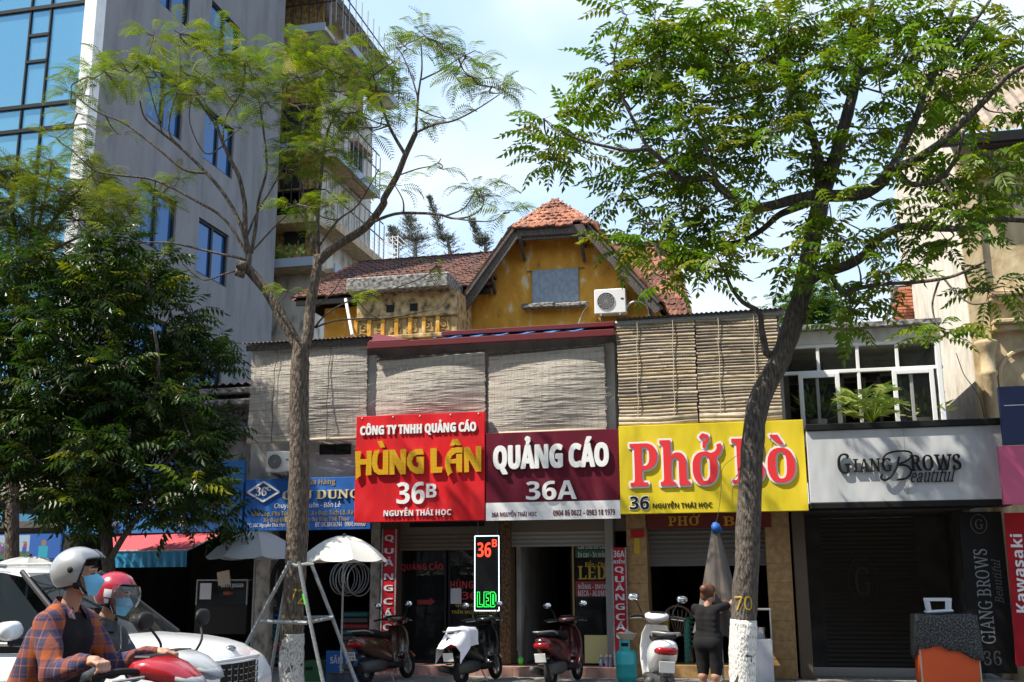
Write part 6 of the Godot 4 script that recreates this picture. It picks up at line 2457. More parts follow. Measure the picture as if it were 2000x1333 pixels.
func trees():
	var zt := -14.2
	# --- tree on the right, bent trunk
	var trunk: Array = [V(-0.31, 0.10, -14.20), V(-0.29, 0.66, -14.20), V(-0.22, 1.40, -14.20), V(-0.12, 2.36, -14.20), V(-0.04, 3.14, -14.20), V(0.09, 3.80, -14.20), V(0.38, 4.33, -14.20), V(0.62, 4.94, -14.20), V(0.80, 5.55, -14.20), V(0.96, 6.18, -14.20), V(1.05, 6.57, -14.20)]
	var limbs := [[trunk, 0.165, 0.115],
		[[V(1.05, 6.53, -14.20), V(1.10, 6.64, -14.23), V(1.26, 7.05, -14.27), V(1.37, 7.40, -14.30), V(1.50, 7.80, -14.33), V(1.64, 8.29, -14.37), V(1.73, 8.63, -14.40), V(1.84, 9.03, -14.43), V(1.91, 9.35, -14.47), V(2.03, 9.91, -14.50)], 0.11, 0.035],
		[[V(1.05, 6.55, -14.20), V(1.03, 6.82, -14.17), V(1.03, 7.10, -14.15), V(0.94, 7.47, -14.12), V(0.85, 7.77, -14.10), V(0.73, 8.12, -14.07), V(0.59, 8.52, -14.05), V(0.52, 8.83, -14.03), V(0.42, 9.21, -14.00)], 0.075, 0.02],
		[[V(1.67, 8.37, -14.50), V(1.86, 8.44, -14.61), V(2.06, 8.40, -14.73), V(2.27, 8.55, -14.84), V(2.53, 8.78, -14.96), V(2.80, 9.06, -15.07), V(3.05, 9.38, -15.19), V(3.24, 9.89, -15.30)], 0.06, 0.025],
		[[V(1.06, 6.52, -14.20), V(1.29, 6.44, -14.05), V(1.56, 6.40, -13.90), V(1.77, 6.49, -13.75), V(1.88, 6.61, -13.60)], 0.085, 0.075],
		[[V(1.88, 6.61, -13.60), V(2.03, 6.89, -13.64), V(2.24, 7.29, -13.69), V(2.38, 7.65, -13.73), V(2.51, 7.90, -13.77), V(2.77, 8.18, -13.81), V(3.06, 8.57, -13.86), V(3.32, 8.92, -13.90)], 0.055, 0.02],
		[[V(1.88, 6.61, -13.60), V(1.95, 6.57, -13.50), V(2.19, 6.64, -13.40), V(2.43, 6.76, -13.30), V(2.62, 6.90, -13.20), V(2.82, 7.06, -13.10), V(3.02, 7.24, -13.00), V(3.21, 7.40, -12.90), V(3.40, 7.46, -12.80)], 0.065, 0.025],
		[[V(1.88, 6.59, -13.60), V(1.95, 6.47, -13.50), V(2.06, 6.29, -13.40), V(2.35, 6.29, -13.30), V(2.50, 6.40, -13.20), V(2.60, 6.59, -13.10), V(2.65, 6.78, -13.00)], 0.05, 0.02],
		[[V(2.37, 6.21, -13.10), V(2.46, 6.00, -13.07), V(2.49, 5.73, -13.03), V(2.51, 5.53, -13.00)], 0.025, 0.01],
		[[V(1.04, 6.52, -14.20), V(0.81, 6.48, -14.11), V(0.63, 6.42, -14.02), V(0.33, 6.33, -13.93), V(0.11, 6.31, -13.84), V(-0.07, 6.38, -13.75), V(-0.28, 6.56, -13.65), V(-0.43, 6.66, -13.56), V(-0.71, 6.62, -13.47), V(-0.86, 6.70, -13.38), V(-0.98, 6.85, -13.29), V(-1.15, 7.00, -13.20)], 0.08, 0.032],
		[[V(-1.15, 7.00, -13.20), V(-1.39, 6.97, -13.14), V(-1.65, 7.02, -13.08), V(-1.94, 7.10, -13.02), V(-2.11, 7.16, -12.96), V(-2.25, 7.24, -12.90)], 0.028, 0.012],
		[[V(-1.15, 7.00, -13.20), V(-1.26, 7.24, -13.24), V(-1.37, 7.52, -13.28), V(-1.50, 7.84, -13.32), V(-1.57, 8.14, -13.36), V(-1.59, 8.38, -13.40)], 0.028, 0.012],
		[[V(1.03, 6.48, -14.20), V(0.68, 6.39, -14.27), V(0.47, 6.33, -14.34), V(0.26, 6.18, -14.41), V(-0.02, 6.06, -14.49), V(-0.37, 6.05, -14.56), V(-0.73, 6.07, -14.63), V(-1.09, 6.16, -14.70)], 0.06, 0.018],
		[[V(1.67, 8.39, -14.50), V(1.17, 8.54, -14.56), V(0.96, 8.51, -14.61), V(0.45, 8.34, -14.67), V(0.01, 8.30, -14.73), V(-0.29, 8.28, -14.79), V(-0.64, 8.40, -14.84), V(-0.94, 8.64, -14.90)], 0.045, 0.016],
		[[V(0.71, 8.24, -14.20), V(0.46, 8.57, -14.12), V(0.31, 8.46, -14.04), V(-0.02, 8.40, -13.96), V(-0.37, 8.55, -13.88), V(-0.70, 8.78, -13.80)], 0.03, 0.012],
		[[V(0.71, 5.28, -14.20), V(0.94, 5.41, -14.13), V(1.29, 5.49, -14.06), V(1.51, 5.60, -13.99), V(1.68, 5.77, -13.92), V(1.90, 5.87, -13.85), V(2.10, 5.87, -13.78), V(2.39, 5.79, -13.71), V(2.68, 5.75, -13.64), V(2.97, 5.81, -13.57), V(3.38, 5.74, -13.50)], 0.075, 0.03],
		[[V(1.07, 5.40, -14.00), V(1.11, 5.23, -13.90), V(1.18, 5.08, -13.80), V(1.32, 5.07, -13.70), V(1.60, 5.09, -13.60), V(2.00, 5.06, -13.50), V(2.34, 5.06, -13.40), V(2.56, 5.10, -13.30), V(2.78, 5.18, -13.20)], 0.04, 0.014],
		[[V(0.33, 4.37, -14.20), V(0.21, 4.40, -14.14), V(0.18, 4.56, -14.07), V(0.16, 4.71, -14.01), V(0.14, 4.91, -13.95), V(-0.06, 5.04, -13.89), V(-0.20, 5.24, -13.82), V(-0.27, 5.44, -13.76), V(-0.42, 5.64, -13.70)], 0.055, 0.014],
		[[V(1.80, 8.84, -14.50), V(1.63, 9.26, -14.67), V(1.53, 9.69, -14.83), V(1.47, 10.12, -15.00)], 0.03, 0.012],
		[[V(-0.27, 6.39, -13.20), V(-0.38, 6.76, -13.13), V(-0.46, 7.09, -13.07), V(-0.54, 7.35, -13.00)], 0.025, 0.01],
		[[V(2.32, 5.03, -13.30), V(2.43, 4.81, -13.20), V(2.57, 4.65, -13.10), V(2.75, 4.64, -13.00)], 0.014, 0.008],
		[[V(2.26, 5.01, -13.30), V(2.15, 4.73, -13.20), V(2.14, 4.49, -13.10), V(2.18, 4.34, -13.00)], 0.014, 0.008]]
	var cl: Array = [[-2.50, 7.49, -13.05, 0.23], [-2.56, 7.62, -14.02, 0.37], [-2.38, 7.98, -14.35, 0.32], [-2.69, 7.55, -14.48, 0.32], [-2.17, 7.28, -13.83, 0.28], [-1.84, 7.84, -13.37, 0.26], [-1.70, 8.52, -13.73, 0.32], [-1.75, 8.01, -13.13, 0.29], [-1.52, 8.23, -13.65, 0.32], [-1.44, 7.88, -13.90, 0.28], [-1.39, 9.32, -14.68, 0.37], [-1.38, 8.97, -13.26, 0.32], [-1.04, 9.08, -13.69, 0.37], [-0.95, 8.31, -13.26, 0.40], [-1.23, 7.40, -13.71, 0.31], [-1.61, 7.02, -14.51, 0.32], [-1.42, 7.29, -14.72, 0.35], [-1.65, 6.76, -14.42, 0.28], [-1.08, 6.84, -14.13, 0.37], [-0.88, 7.41, -14.46, 0.38], [-0.65, 7.20, -13.12, 0.37], [-1.01, 8.33, -14.74, 0.31], [-0.52, 7.70, -13.48, 0.40], [-0.60, 8.67, -14.38, 0.40], [-0.61, 8.68, -13.33, 0.40], [-0.19, 8.82, -13.27, 0.40], [-0.09, 8.83, -14.34, 0.43], [-0.25, 8.13, -13.83, 0.35], [-0.07, 7.86, -14.45, 0.40], [0.21, 9.17, -14.45, 0.40], [0.49, 9.20, -14.14, 0.40], [0.72, 8.57, -13.44, 0.43], [1.01, 8.89, -13.68, 0.43], [0.31, 8.37, -14.79, 0.40], [0.37, 7.03, -13.13, 0.35], [-0.03, 6.96, -13.54, 0.35], [-0.41, 6.83, -13.12, 0.35], [-0.27, 7.31, -13.47, 0.31], [0.66, 7.62, -13.27, 0.38], [0.86, 8.40, -14.03, 0.40], [1.14, 8.60, -14.03, 0.40], [1.48, 9.08, -14.59, 0.40], [1.21, 7.97, -13.68, 0.35], [0.90, 7.76, -14.62, 0.35], [0.58, 7.11, -14.07, 0.32], [0.77, 6.88, -14.28, 0.31], [0.02, 6.81, -14.12, 0.31], [-0.39, 6.32, -13.64, 0.31], [-0.69, 6.19, -14.04, 0.28], [-0.82, 6.56, -14.22, 0.28], [-0.22, 6.28, -14.43, 0.28], [0.13, 6.13, -13.22, 0.28], [-1.42, 6.23, -14.44, 0.32], [-1.62, 6.11, -14.44, 0.28], [-1.11, 5.67, -13.19, 0.32], [-0.91, 5.80, -14.12, 0.32], [-1.65, 5.83, -13.35, 0.20], [-0.64, 5.71, -14.14, 0.32], [-0.35, 5.50, -13.25, 0.32], [-0.10, 6.05, -14.68, 0.28], [-0.99, 5.21, -13.14, 0.22], [-0.43, 6.10, -14.27, 0.28], [-0.50, 5.33, -13.55, 0.23], [1.80, 8.83, -13.77, 0.40], [1.76, 8.90, -14.77, 0.34], [2.04, 8.60, -13.81, 0.40], [2.28, 8.68, -13.61, 0.40], [2.71, 8.90, -14.26, 0.35], [2.98, 8.80, -14.00, 0.31], [1.79, 7.54, -13.37, 0.26], [2.21, 7.89, -14.06, 0.31], [2.38, 8.10, -13.78, 0.35], [2.80, 8.49, -14.22, 0.40], [3.14, 8.46, -14.38, 0.35], [3.52, 8.78, -14.51, 0.26], [2.48, 7.37, -13.16, 0.35], [2.98, 8.03, -14.39, 0.35], [3.10, 7.79, -13.46, 0.35], [3.42, 7.90, -13.48, 0.32], [3.58, 8.37, -13.75, 0.23], [3.12, 7.81, -14.59, 0.35], [3.17, 7.06, -13.25, 0.26], [1.63, 7.01, -13.39, 0.26], [2.05, 7.57, -14.64, 0.28], [2.34, 7.38, -14.43, 0.31], [2.65, 7.63, -14.57, 0.35], [1.49, 7.19, -14.68, 0.26], [1.61, 6.53, -13.55, 0.26], [1.95, 6.48, -14.47, 0.20], [1.20, 5.97, -13.61, 0.23], [0.95, 5.79, -13.87, 0.28], [1.21, 5.58, -13.26, 0.31], [1.56, 5.82, -14.33, 0.28], [0.53, 5.43, -13.22, 0.28], [0.76, 5.29, -13.26, 0.23], [1.05, 6.01, -13.10, 0.20], [2.11, 6.64, -13.60, 0.26], [2.37, 6.12, -13.55, 0.31], [2.71, 6.52, -13.98, 0.31], [2.87, 6.53, -13.16, 0.31], [3.05, 6.27, -13.05, 0.35], [2.98, 6.31, -13.86, 0.35], [2.58, 5.79, -13.22, 0.35], [3.19, 6.26, -14.36, 0.35], [3.44, 6.37, -14.33, 0.32], [2.53, 5.73, -14.06, 0.26], [2.31, 5.86, -14.66, 0.26], [2.98, 5.92, -14.79, 0.26], [2.90, 4.96, -13.79, 0.31], [3.10, 5.04, -13.88, 0.22], [1.60, 5.18, -13.30, 0.26], [2.03, 5.66, -14.63, 0.25], [1.44, 5.06, -14.34, 0.28], [1.18, 4.78, -13.69, 0.22], [1.03, 5.12, -13.94, 0.23], [2.21, 4.36, -13.12, 0.25], [2.12, 4.27, -13.25, 0.14], [1.17, 4.75, -14.44, 0.18], [1.89, 5.10, -13.83, 0.17], [0.19, 8.80, -14.67, 0.38], [0.54, 8.74, -14.16, 0.38], [-0.93, 7.80, -14.45, 0.34], [-1.17, 8.26, -14.04, 0.34], [0.23, 6.87, -13.75, 0.28], [1.13, 8.04, -14.62, 0.31], [1.41, 7.84, -13.02, 0.31], [1.96, 7.84, -13.01, 0.35], [-0.85, 8.82, -13.84, 0.38], [-0.37, 9.01, -14.32, 0.38], [-1.37, 8.94, -14.73, 0.34], [-0.04, 7.93, -13.44, 0.37], [0.55, 7.75, -14.16, 0.34], [1.05, 6.99, -14.43, 0.23], [-0.70, 6.85, -13.66, 0.34], [-1.09, 7.34, -14.43, 0.31], [-0.62, 7.00, -14.68, 0.28]]
	var foot: Vector3 = trunk[0]
	foot.y = 0
	var t := grow("street_tree", "street tree with bent trunk, whitewashed foot and spreading green leaves", foot, limbs, K.bark_dark, cl, meshes.pinnate_right, K.leaf_right, 82.0, 0.75, Vector2(0.85, 1.3), K.bark_dark, 0.26)
	ring_paint(t, [V(-0.31, 0.10, -14.20), V(-0.30, 0.47, -14.20), V(-0.28, 0.72, -14.20), V(-0.26, 1.02, -14.20)], 0.171, 0.164, K.whitewash, "whitewash")
	trunk_number("70", V(-0.25, 1.14, -14.04), 0.17, 0.165, t)
	# --- forked tree with feathery leaves
	trunk = [V(-6.28, -0.01, -14.20), V(-6.33, 0.47, -14.20), V(-6.33, 1.08, -14.20), V(-6.31, 1.91, -14.20), V(-6.31, 2.76, -14.20), V(-6.33, 3.56, -14.20), V(-6.36, 4.23, -14.20), V(-6.36, 4.68, -14.20), V(-6.35, 4.89, -14.20)]
	limbs = [[trunk, 0.165, 0.125],
		[[V(-6.35, 4.75, -14.20), V(-6.44, 4.94, -14.16), V(-6.66, 5.32, -14.12), V(-6.84, 5.64, -14.08), V(-7.05, 5.90, -14.04), V(-7.18, 6.05, -14.00)], 0.095, 0.07],
		[[V(-7.16, 5.99, -14.00), V(-7.14, 6.23, -13.98), V(-7.20, 6.52, -13.96), V(-7.21, 6.79, -13.94), V(-7.22, 7.04, -13.92), V(-7.32, 7.44, -13.90), V(-7.44, 7.67, -13.88), V(-7.59, 7.98, -13.86), V(-7.71, 8.27, -13.84), V(-7.90, 8.54, -13.82), V(-8.05, 8.76, -13.80)], 0.05, 0.016],
		[[V(-7.14, 6.18, -14.00), V(-7.26, 6.68, -13.91), V(-7.50, 7.14, -13.83), V(-7.81, 7.52, -13.74), V(-8.19, 7.90, -13.66), V(-8.44, 8.11, -13.57), V(-8.70, 8.35, -13.49), V(-8.75, 8.60, -13.40)], 0.034, 0.012],
		[[V(-7.16, 6.22, -14.00), V(-7.50, 6.77, -13.89), V(-7.94, 7.07, -13.77), V(-8.55, 7.40, -13.66), V(-9.06, 7.48, -13.54), V(-9.40, 7.54, -13.43), V(-9.57, 7.68, -13.31), V(-9.78, 7.89, -13.20)], 0.024, 0.009],
		[[V(-7.71, 7.42, -13.60), V(-8.00, 7.46, -13.48), V(-8.40, 7.80, -13.36), V(-8.87, 8.17, -13.24), V(-9.26, 8.34, -13.12), V(-9.58, 8.59, -13.00)], 0.022, 0.009],
		[[V(-7.19, 6.13, -14.00), V(-7.25, 6.17, -13.93), V(-7.75, 6.30, -13.87), V(-8.28, 6.44, -13.80), V(-8.73, 6.47, -13.73), V(-9.24, 6.56, -13.67), V(-9.51, 6.76, -13.60)], 0.022, 0.007],
		[[V(-7.17, 6.03, -14.00), V(-7.50, 5.96, -13.97), V(-7.81, 5.88, -13.95), V(-8.05, 6.03, -13.93), V(-8.27, 6.27, -13.90)], 0.016, 0.006],
		[[V(-7.11, 6.26, -14.00), V(-7.08, 6.71, -14.05), V(-7.08, 7.13, -14.10), V(-7.00, 7.63, -14.15), V(-7.10, 8.24, -14.20), V(-7.23, 8.79, -14.25), V(-7.41, 9.17, -14.30)], 0.03, 0.01],
		[[V(-6.33, 4.75, -14.20), V(-6.27, 5.06, -14.24), V(-6.27, 5.43, -14.28), V(-6.24, 5.78, -14.32), V(-6.22, 6.06, -14.36), V(-6.22, 6.27, -14.40)], 0.09, 0.07],
		[[V(-6.22, 6.23, -14.40), V(-6.24, 6.54, -14.40), V(-6.25, 7.04, -14.40), V(-6.21, 7.65, -14.40), V(-6.16, 8.15, -14.40), V(-6.06, 8.45, -14.40), V(-5.82, 8.78, -14.40), V(-5.66, 9.11, -14.40)], 0.04, 0.012],
		[[V(-6.24, 6.27, -14.40), V(-6.45, 6.87, -14.47), V(-6.58, 7.40, -14.53), V(-6.67, 7.86, -14.60), V(-6.66, 8.48, -14.67), V(-6.64, 9.03, -14.73), V(-6.79, 9.70, -14.80)], 0.034, 0.011],
		[[V(-6.21, 6.18, -14.40), V(-6.04, 6.28, -14.32), V(-5.87, 6.35, -14.24), V(-5.53, 6.49, -14.17), V(-5.31, 6.60, -14.09), V(-5.07, 6.85, -14.01), V(-5.03, 6.91, -13.93), V(-4.82, 7.20, -13.86), V(-4.67, 7.47, -13.78), V(-4.49, 7.77, -13.70)], 0.07, 0.04],
		[[V(-4.49, 7.77, -13.70), V(-4.44, 8.31, -13.63), V(-4.37, 8.68, -13.57), V(-4.37, 9.10, -13.50)], 0.022, 0.008],
		[[V(-4.49, 7.77, -13.70), V(-4.17, 7.81, -13.57), V(-3.86, 7.78, -13.45), V(-3.50, 7.85, -13.32), V(-3.14, 7.98, -13.20)], 0.02, 0.007],
		[[V(-4.43, 8.23, -13.60), V(-4.52, 8.55, -13.60), V(-4.68, 8.95, -13.60), V(-4.80, 9.11, -13.60)], 0.014, 0.006],
		[[V(-4.35, 8.48, -13.50), V(-4.01, 8.57, -13.43), V(-3.77, 8.67, -13.37), V(-3.50, 8.73, -13.30)], 0.014, 0.006],
		[[V(-5.28, 6.57, -14.00), V(-4.86, 6.65, -13.91), V(-4.44, 6.60, -13.83), V(-4.13, 6.52, -13.74), V(-3.90, 6.42, -13.66), V(-3.63, 6.41, -13.57), V(-3.44, 6.53, -13.49), V(-3.48, 6.72, -13.40)], 0.026, 0.007],
		[[V(-3.83, 6.33, -13.40), V(-3.50, 6.24, -13.33), V(-3.24, 6.21, -13.27), V(-3.05, 6.31, -13.20)], 0.012, 0.005],
		[[V(-4.67, 7.48, -13.80), V(-4.98, 8.03, -13.93), V(-5.24, 8.73, -14.07), V(-5.42, 9.32, -14.20)], 0.028, 0.009],
		[[V(-4.80, 7.18, -13.80), V(-4.47, 7.23, -13.73), V(-4.19, 7.24, -13.67), V(-4.08, 7.30, -13.60)], 0.012, 0.005],
		[[V(-6.23, 5.17, -14.40), V(-5.92, 5.23, -14.32), V(-5.46, 5.22, -14.23), V(-5.00, 5.18, -14.15), V(-4.51, 5.22, -14.07), V(-4.19, 5.25, -13.98), V(-4.05, 5.37, -13.90)], 0.016, 0.005],
		[[V(-6.24, 5.17, -14.40), V(-6.01, 5.36, -14.33), V(-5.59, 5.53, -14.27), V(-5.18, 5.56, -14.20), V(-4.85, 5.63, -14.13), V(-4.44, 5.74, -14.07), V(-4.24, 5.89, -14.00)], 0.015, 0.005],
		[[V(-6.22, 5.48, -14.40), V(-5.94, 5.68, -14.33), V(-5.78, 5.85, -14.27), V(-5.50, 6.00, -14.20)], 0.012, 0.005],
		[[V(-6.21, 6.43, -14.40), V(-5.88, 6.77, -14.30), V(-5.53, 6.95, -14.20), V(-5.18, 7.44, -14.10)], 0.02, 0.008],
		[[V(-7.26, 6.29, -14.20), V(-6.92, 6.67, -14.23), V(-6.69, 6.91, -14.27), V(-6.39, 7.22, -14.30)], 0.016, 0.006],
		[[V(-7.21, 6.46, -14.00), V(-7.09, 6.87, -14.05), V(-6.80, 7.43, -14.10), V(-6.68, 7.85, -14.15), V(-6.64, 8.36, -14.20)], 0.018, 0.007],
		[[V(-8.15, 7.88, -13.60), V(-8.30, 8.08, -13.53), V(-8.24, 8.41, -13.45), V(-8.09, 8.81, -13.38), V(-8.09, 9.36, -13.30)], 0.014, 0.006],
		[[V(-8.46, 8.13, -13.60), V(-8.58, 8.59, -13.50), V(-8.67, 8.97, -13.40), V(-8.80, 9.19, -13.30)], 0.012, 0.005],
		[[V(-7.56, 7.96, -13.80), V(-7.52, 8.35, -13.77), V(-7.27, 8.72, -13.73), V(-7.19, 9.12, -13.70)], 0.014, 0.006],
		[[V(-7.56, 7.91, -13.80), V(-7.83, 7.81, -13.78), V(-8.10, 8.32, -13.75), V(-8.10, 8.81, -13.72), V(-8.27, 9.24, -13.70)], 0.012, 0.005]]
	cl = [[-9.15, 10.16, -14.27, 0.23], [-8.25, 9.71, -13.54, 0.26], [-8.23, 9.80, -14.30, 0.31], [-9.35, 9.87, -14.40, 0.23], [-9.94, 9.29, -13.76, 0.26], [-9.69, 9.39, -13.84, 0.31], [-9.04, 9.14, -13.48, 0.31], [-8.62, 9.10, -13.51, 0.31], [-8.49, 9.22, -13.95, 0.28], [-10.27, 9.12, -13.87, 0.23], [-10.07, 8.69, -13.77, 0.18], [-8.07, 9.22, -14.06, 0.32], [-7.42, 9.20, -13.47, 0.32], [-7.08, 9.08, -13.48, 0.35], [-7.36, 9.25, -14.38, 0.32], [-7.62, 8.84, -13.89, 0.32], [-7.78, 8.60, -13.44, 0.28], [-10.30, 8.25, -13.64, 0.20], [-10.36, 8.25, -14.10, 0.17], [-9.38, 8.31, -13.85, 0.15], [-8.36, 7.53, -13.99, 0.20], [-8.84, 7.20, -14.11, 0.20], [-8.55, 7.19, -13.80, 0.15], [-6.87, 9.76, -14.38, 0.35], [-6.27, 9.25, -13.86, 0.32], [-5.87, 8.95, -13.69, 0.35], [-6.28, 8.77, -13.54, 0.32], [-5.77, 8.62, -13.87, 0.35], [-5.56, 9.14, -14.14, 0.35], [-5.42, 8.93, -14.26, 0.34], [-5.14, 8.67, -14.12, 0.26], [-5.36, 8.07, -13.47, 0.34], [-5.81, 8.18, -13.62, 0.31], [-6.34, 8.21, -14.11, 0.31], [-6.59, 7.91, -14.13, 0.28], [-5.97, 7.59, -13.68, 0.28], [-6.54, 7.48, -13.88, 0.25], [-6.20, 6.78, -13.54, 0.25], [-5.84, 7.76, -13.92, 0.31], [-5.22, 7.93, -13.73, 0.26], [-4.98, 8.01, -13.60, 0.18], [-5.69, 6.70, -13.45, 0.22], [-5.49, 7.23, -13.88, 0.26], [-4.96, 9.12, -14.07, 0.18], [-4.69, 9.16, -13.74, 0.26], [-4.53, 9.54, -14.19, 0.31], [-4.34, 9.41, -14.17, 0.23], [-4.97, 8.74, -14.33, 0.18], [-3.88, 9.13, -14.18, 0.26], [-3.61, 8.44, -13.51, 0.26], [-4.05, 8.82, -14.23, 0.20], [-3.43, 8.47, -13.93, 0.23], [-3.38, 8.53, -14.29, 0.18], [-4.17, 8.13, -14.11, 0.15], [-4.36, 7.88, -13.48, 0.15], [-4.07, 7.13, -13.57, 0.09], [-4.71, 6.91, -13.46, 0.18], [-3.69, 6.97, -14.04, 0.23], [-3.43, 6.83, -13.99, 0.18], [-3.10, 6.40, -13.45, 0.15], [-6.58, 8.70, -13.85, 0.25], [-6.99, 8.65, -14.02, 0.28], [-7.10, 8.01, -13.46, 0.22], [-8.27, 8.77, -13.96, 0.25], [-8.91, 9.16, -14.29, 0.23], [-7.93, 9.98, -14.04, 0.18], [-5.78, 9.36, -13.85, 0.23], [-5.20, 5.26, -13.45, 0.08], [-6.29, 5.49, -13.51, 0.06], [-4.25, 5.87, -14.05, 0.06]]
	foot = trunk[0]
	foot.y = 0
	t = grow("street_tree", "forked street tree with feathery leaves and bare twigs, steel props round it", foot, limbs, K.bark, cl, meshes.fern, K.leaf_fern, 210.0, 0.6, Vector2(0.55, 0.95), K.twig, 0.15)
	ring_paint(t, [V(-6.28, -0.01, -14.20), V(-6.33, 0.41, -14.20), V(-6.32, 0.64, -14.20), V(-6.32, 0.82, -14.20)], 0.171, 0.163, K.whitewash_old, "whitewash")
	trunk_number("72", V(-6.21, 1.22, -14.04), 0.2, 0.165, t)
	for c in [V(-7.13, 6.03, -13.90), V(-7.17, 5.93, -13.95)]:
		var b := sb().smooth()
		b.tube([c, c + V(-0.12, 0.03, 0.06)], [0.075, 0.06], 9)
		wpart(b, "cut_stub", K.bark, t)
	# --- dense dark tree on the left
	trunk = [V(-9.09, -0.33, -14.30), V(-9.17, 0.72, -14.30), V(-9.27, 1.65, -14.30), V(-9.34, 2.09, -14.30), V(-9.43, 2.69, -14.30), V(-9.46, 3.30, -14.30), V(-9.48, 3.91, -14.30), V(-9.50, 4.54, -14.30)]
	limbs = [[trunk, 0.11, 0.05],
		[[V(-9.29, 1.80, -14.30), V(-8.99, 2.16, -14.16), V(-8.65, 2.51, -14.02), V(-8.39, 2.86, -13.88), V(-8.09, 3.20, -13.74), V(-7.71, 3.53, -13.60)], 0.05, 0.02],
		[[V(-9.34, 2.09, -14.30), V(-9.70, 2.48, -14.43), V(-10.17, 2.88, -14.55), V(-10.75, 3.37, -14.68), V(-11.25, 3.89, -14.80)], 0.05, 0.02],
		[[V(-9.43, 2.84, -14.30), V(-8.97, 3.41, -14.10), V(-8.56, 3.97, -13.90), V(-8.32, 4.53, -13.70), V(-8.32, 5.09, -13.50)], 0.045, 0.018],
		[[V(-9.45, 3.14, -14.30), V(-10.06, 3.79, -14.40), V(-10.55, 4.46, -14.50), V(-10.96, 5.16, -14.60)], 0.045, 0.018],
		[[V(-9.50, 4.54, -14.30), V(-9.48, 5.17, -14.27), V(-9.42, 5.80, -14.23), V(-9.36, 6.36, -14.20)], 0.045, 0.014]]
	cl = []
	var outline_ := PackedVector2Array([Vector2(-40, 560), Vector2(60, 520), Vector2(130, 500), Vector2(220, 465), Vector2(280, 470), Vector2(310, 560), Vector2(350, 600), Vector2(385, 680), Vector2(395, 760), Vector2(405, 830), Vector2(450, 860), Vector2(425, 920), Vector2(430, 960), Vector2(395, 1010), Vector2(330, 1010), Vector2(210, 1020), Vector2(100, 1000), Vector2(-40, 980)])
	# the crown's outline measured on the plane of its trunk: 0.00752 m per unit across and down
	var ox: Vector3 = V(-11.45, 4.96, -14.30)
	var px: Vector3 = V(-7.93, 4.78, -14.30)
	var py: Vector3 = V(-11.19, 2.57, -14.30)
	var lr := RandomNumberGenerator.new()
	lr.seed = 99
	while cl.size() < 165:
		var q := Vector2(lr.randf_range(-40, 490), lr.randf_range(460, 1030))
		if not Geometry2D.is_point_in_polygon(q, outline_): continue
		var p := ox + (px - ox) * q.x / 400.0 + (py - ox) * (q.y - 700.0) / 300.0
		var e := 1.0 - pow(absf(q.x - 215.0) / 300.0, 2.0) * 0.7 - pow(absf(q.y - 760.0) / 330.0, 2.0) * 0.6
		p.z += lr.randf_range(-1.3, 1.5) * sqrt(clampf(e, 0.05, 1.0))
		cl.append([p.x, p.y, p.z, lr.randf_range(0.2, 0.34)])
	foot = trunk[0]
	foot.y = 0
	grow("street_tree", "dense round street tree with dark glossy leaves at the left", foot, limbs, K.bark_dark, cl, meshes.pinnate_dark, K.leaf_dark, 270.0, 0.8, Vector2(0.75, 1.15), K.bark_dark, 0.12)
	# --- feathery tree behind it, cut by the left edge
	trunk = [V(-12.28, -0.48, -16.40), V(-12.51, 1.85, -16.40), V(-12.72, 4.06, -16.40), V(-12.87, 5.91, -16.40), V(-12.89, 7.16, -16.40)]
	limbs = [[trunk, 0.14, 0.07],
		[[V(-12.89, 7.16, -16.40), V(-12.35, 7.77, -16.30), V(-11.90, 8.19, -16.20), V(-11.45, 8.60, -16.10), V(-11.19, 8.73, -16.00)], 0.05, 0.015],
		[[V(-12.89, 7.16, -16.40), V(-13.13, 7.88, -16.47), V(-13.35, 8.53, -16.53), V(-13.24, 9.05, -16.60)], 0.05, 0.015],
		[[V(-12.88, 7.06, -16.40), V(-12.13, 7.33, -16.20), V(-11.39, 7.50, -16.00), V(-10.67, 7.66, -15.80)], 0.04, 0.012],
		[[V(-12.72, 7.54, -16.40), V(-12.51, 8.09, -16.33), V(-12.40, 8.55, -16.27), V(-12.30, 9.01, -16.20)], 0.03, 0.01]]
	cl = [[-13.20, 9.13, -16.83, 0.40], [-12.91, 8.25, -16.13, 0.43], [-11.95, 8.39, -15.95, 0.40], [-11.87, 8.91, -16.84, 0.31], [-10.69, 7.96, -15.71, 0.28], [-11.64, 7.86, -16.17, 0.38], [-13.02, 7.97, -16.75, 0.40], [-10.76, 7.76, -16.08, 0.26], [-13.17, 8.95, -16.23, 0.31], [-12.48, 9.17, -16.44, 0.20], [-11.81, 9.25, -16.55, 0.18], [-13.12, 7.56, -16.37, 0.40], [-12.40, 7.65, -16.68, 0.31], [-11.26, 8.22, -16.17, 0.34], [-12.05, 8.46, -16.53, 0.34], [-12.18, 8.10, -15.87, 0.38], [-12.78, 7.11, -16.26, 0.34], [-13.36, 8.01, -16.48, 0.34], [-10.92, 7.52, -15.89, 0.28], [-10.43, 7.94, -15.86, 0.17], [-13.98, 8.32, -16.66, 0.46], [-13.74, 8.87, -16.27, 0.38], [-12.03, 7.32, -16.50, 0.31], [-12.31, 7.11, -16.04, 0.34]]
	foot = trunk[0]
	foot.y = 0
	grow("street_tree", "feathery light green tree in front of the glass office, cut by the left edge", foot, limbs, K.bark, cl, meshes.fern, K.leaf_fern_dull, 330.0, 0.6, Vector2(0.7, 1.1), K.twig, 0.12)

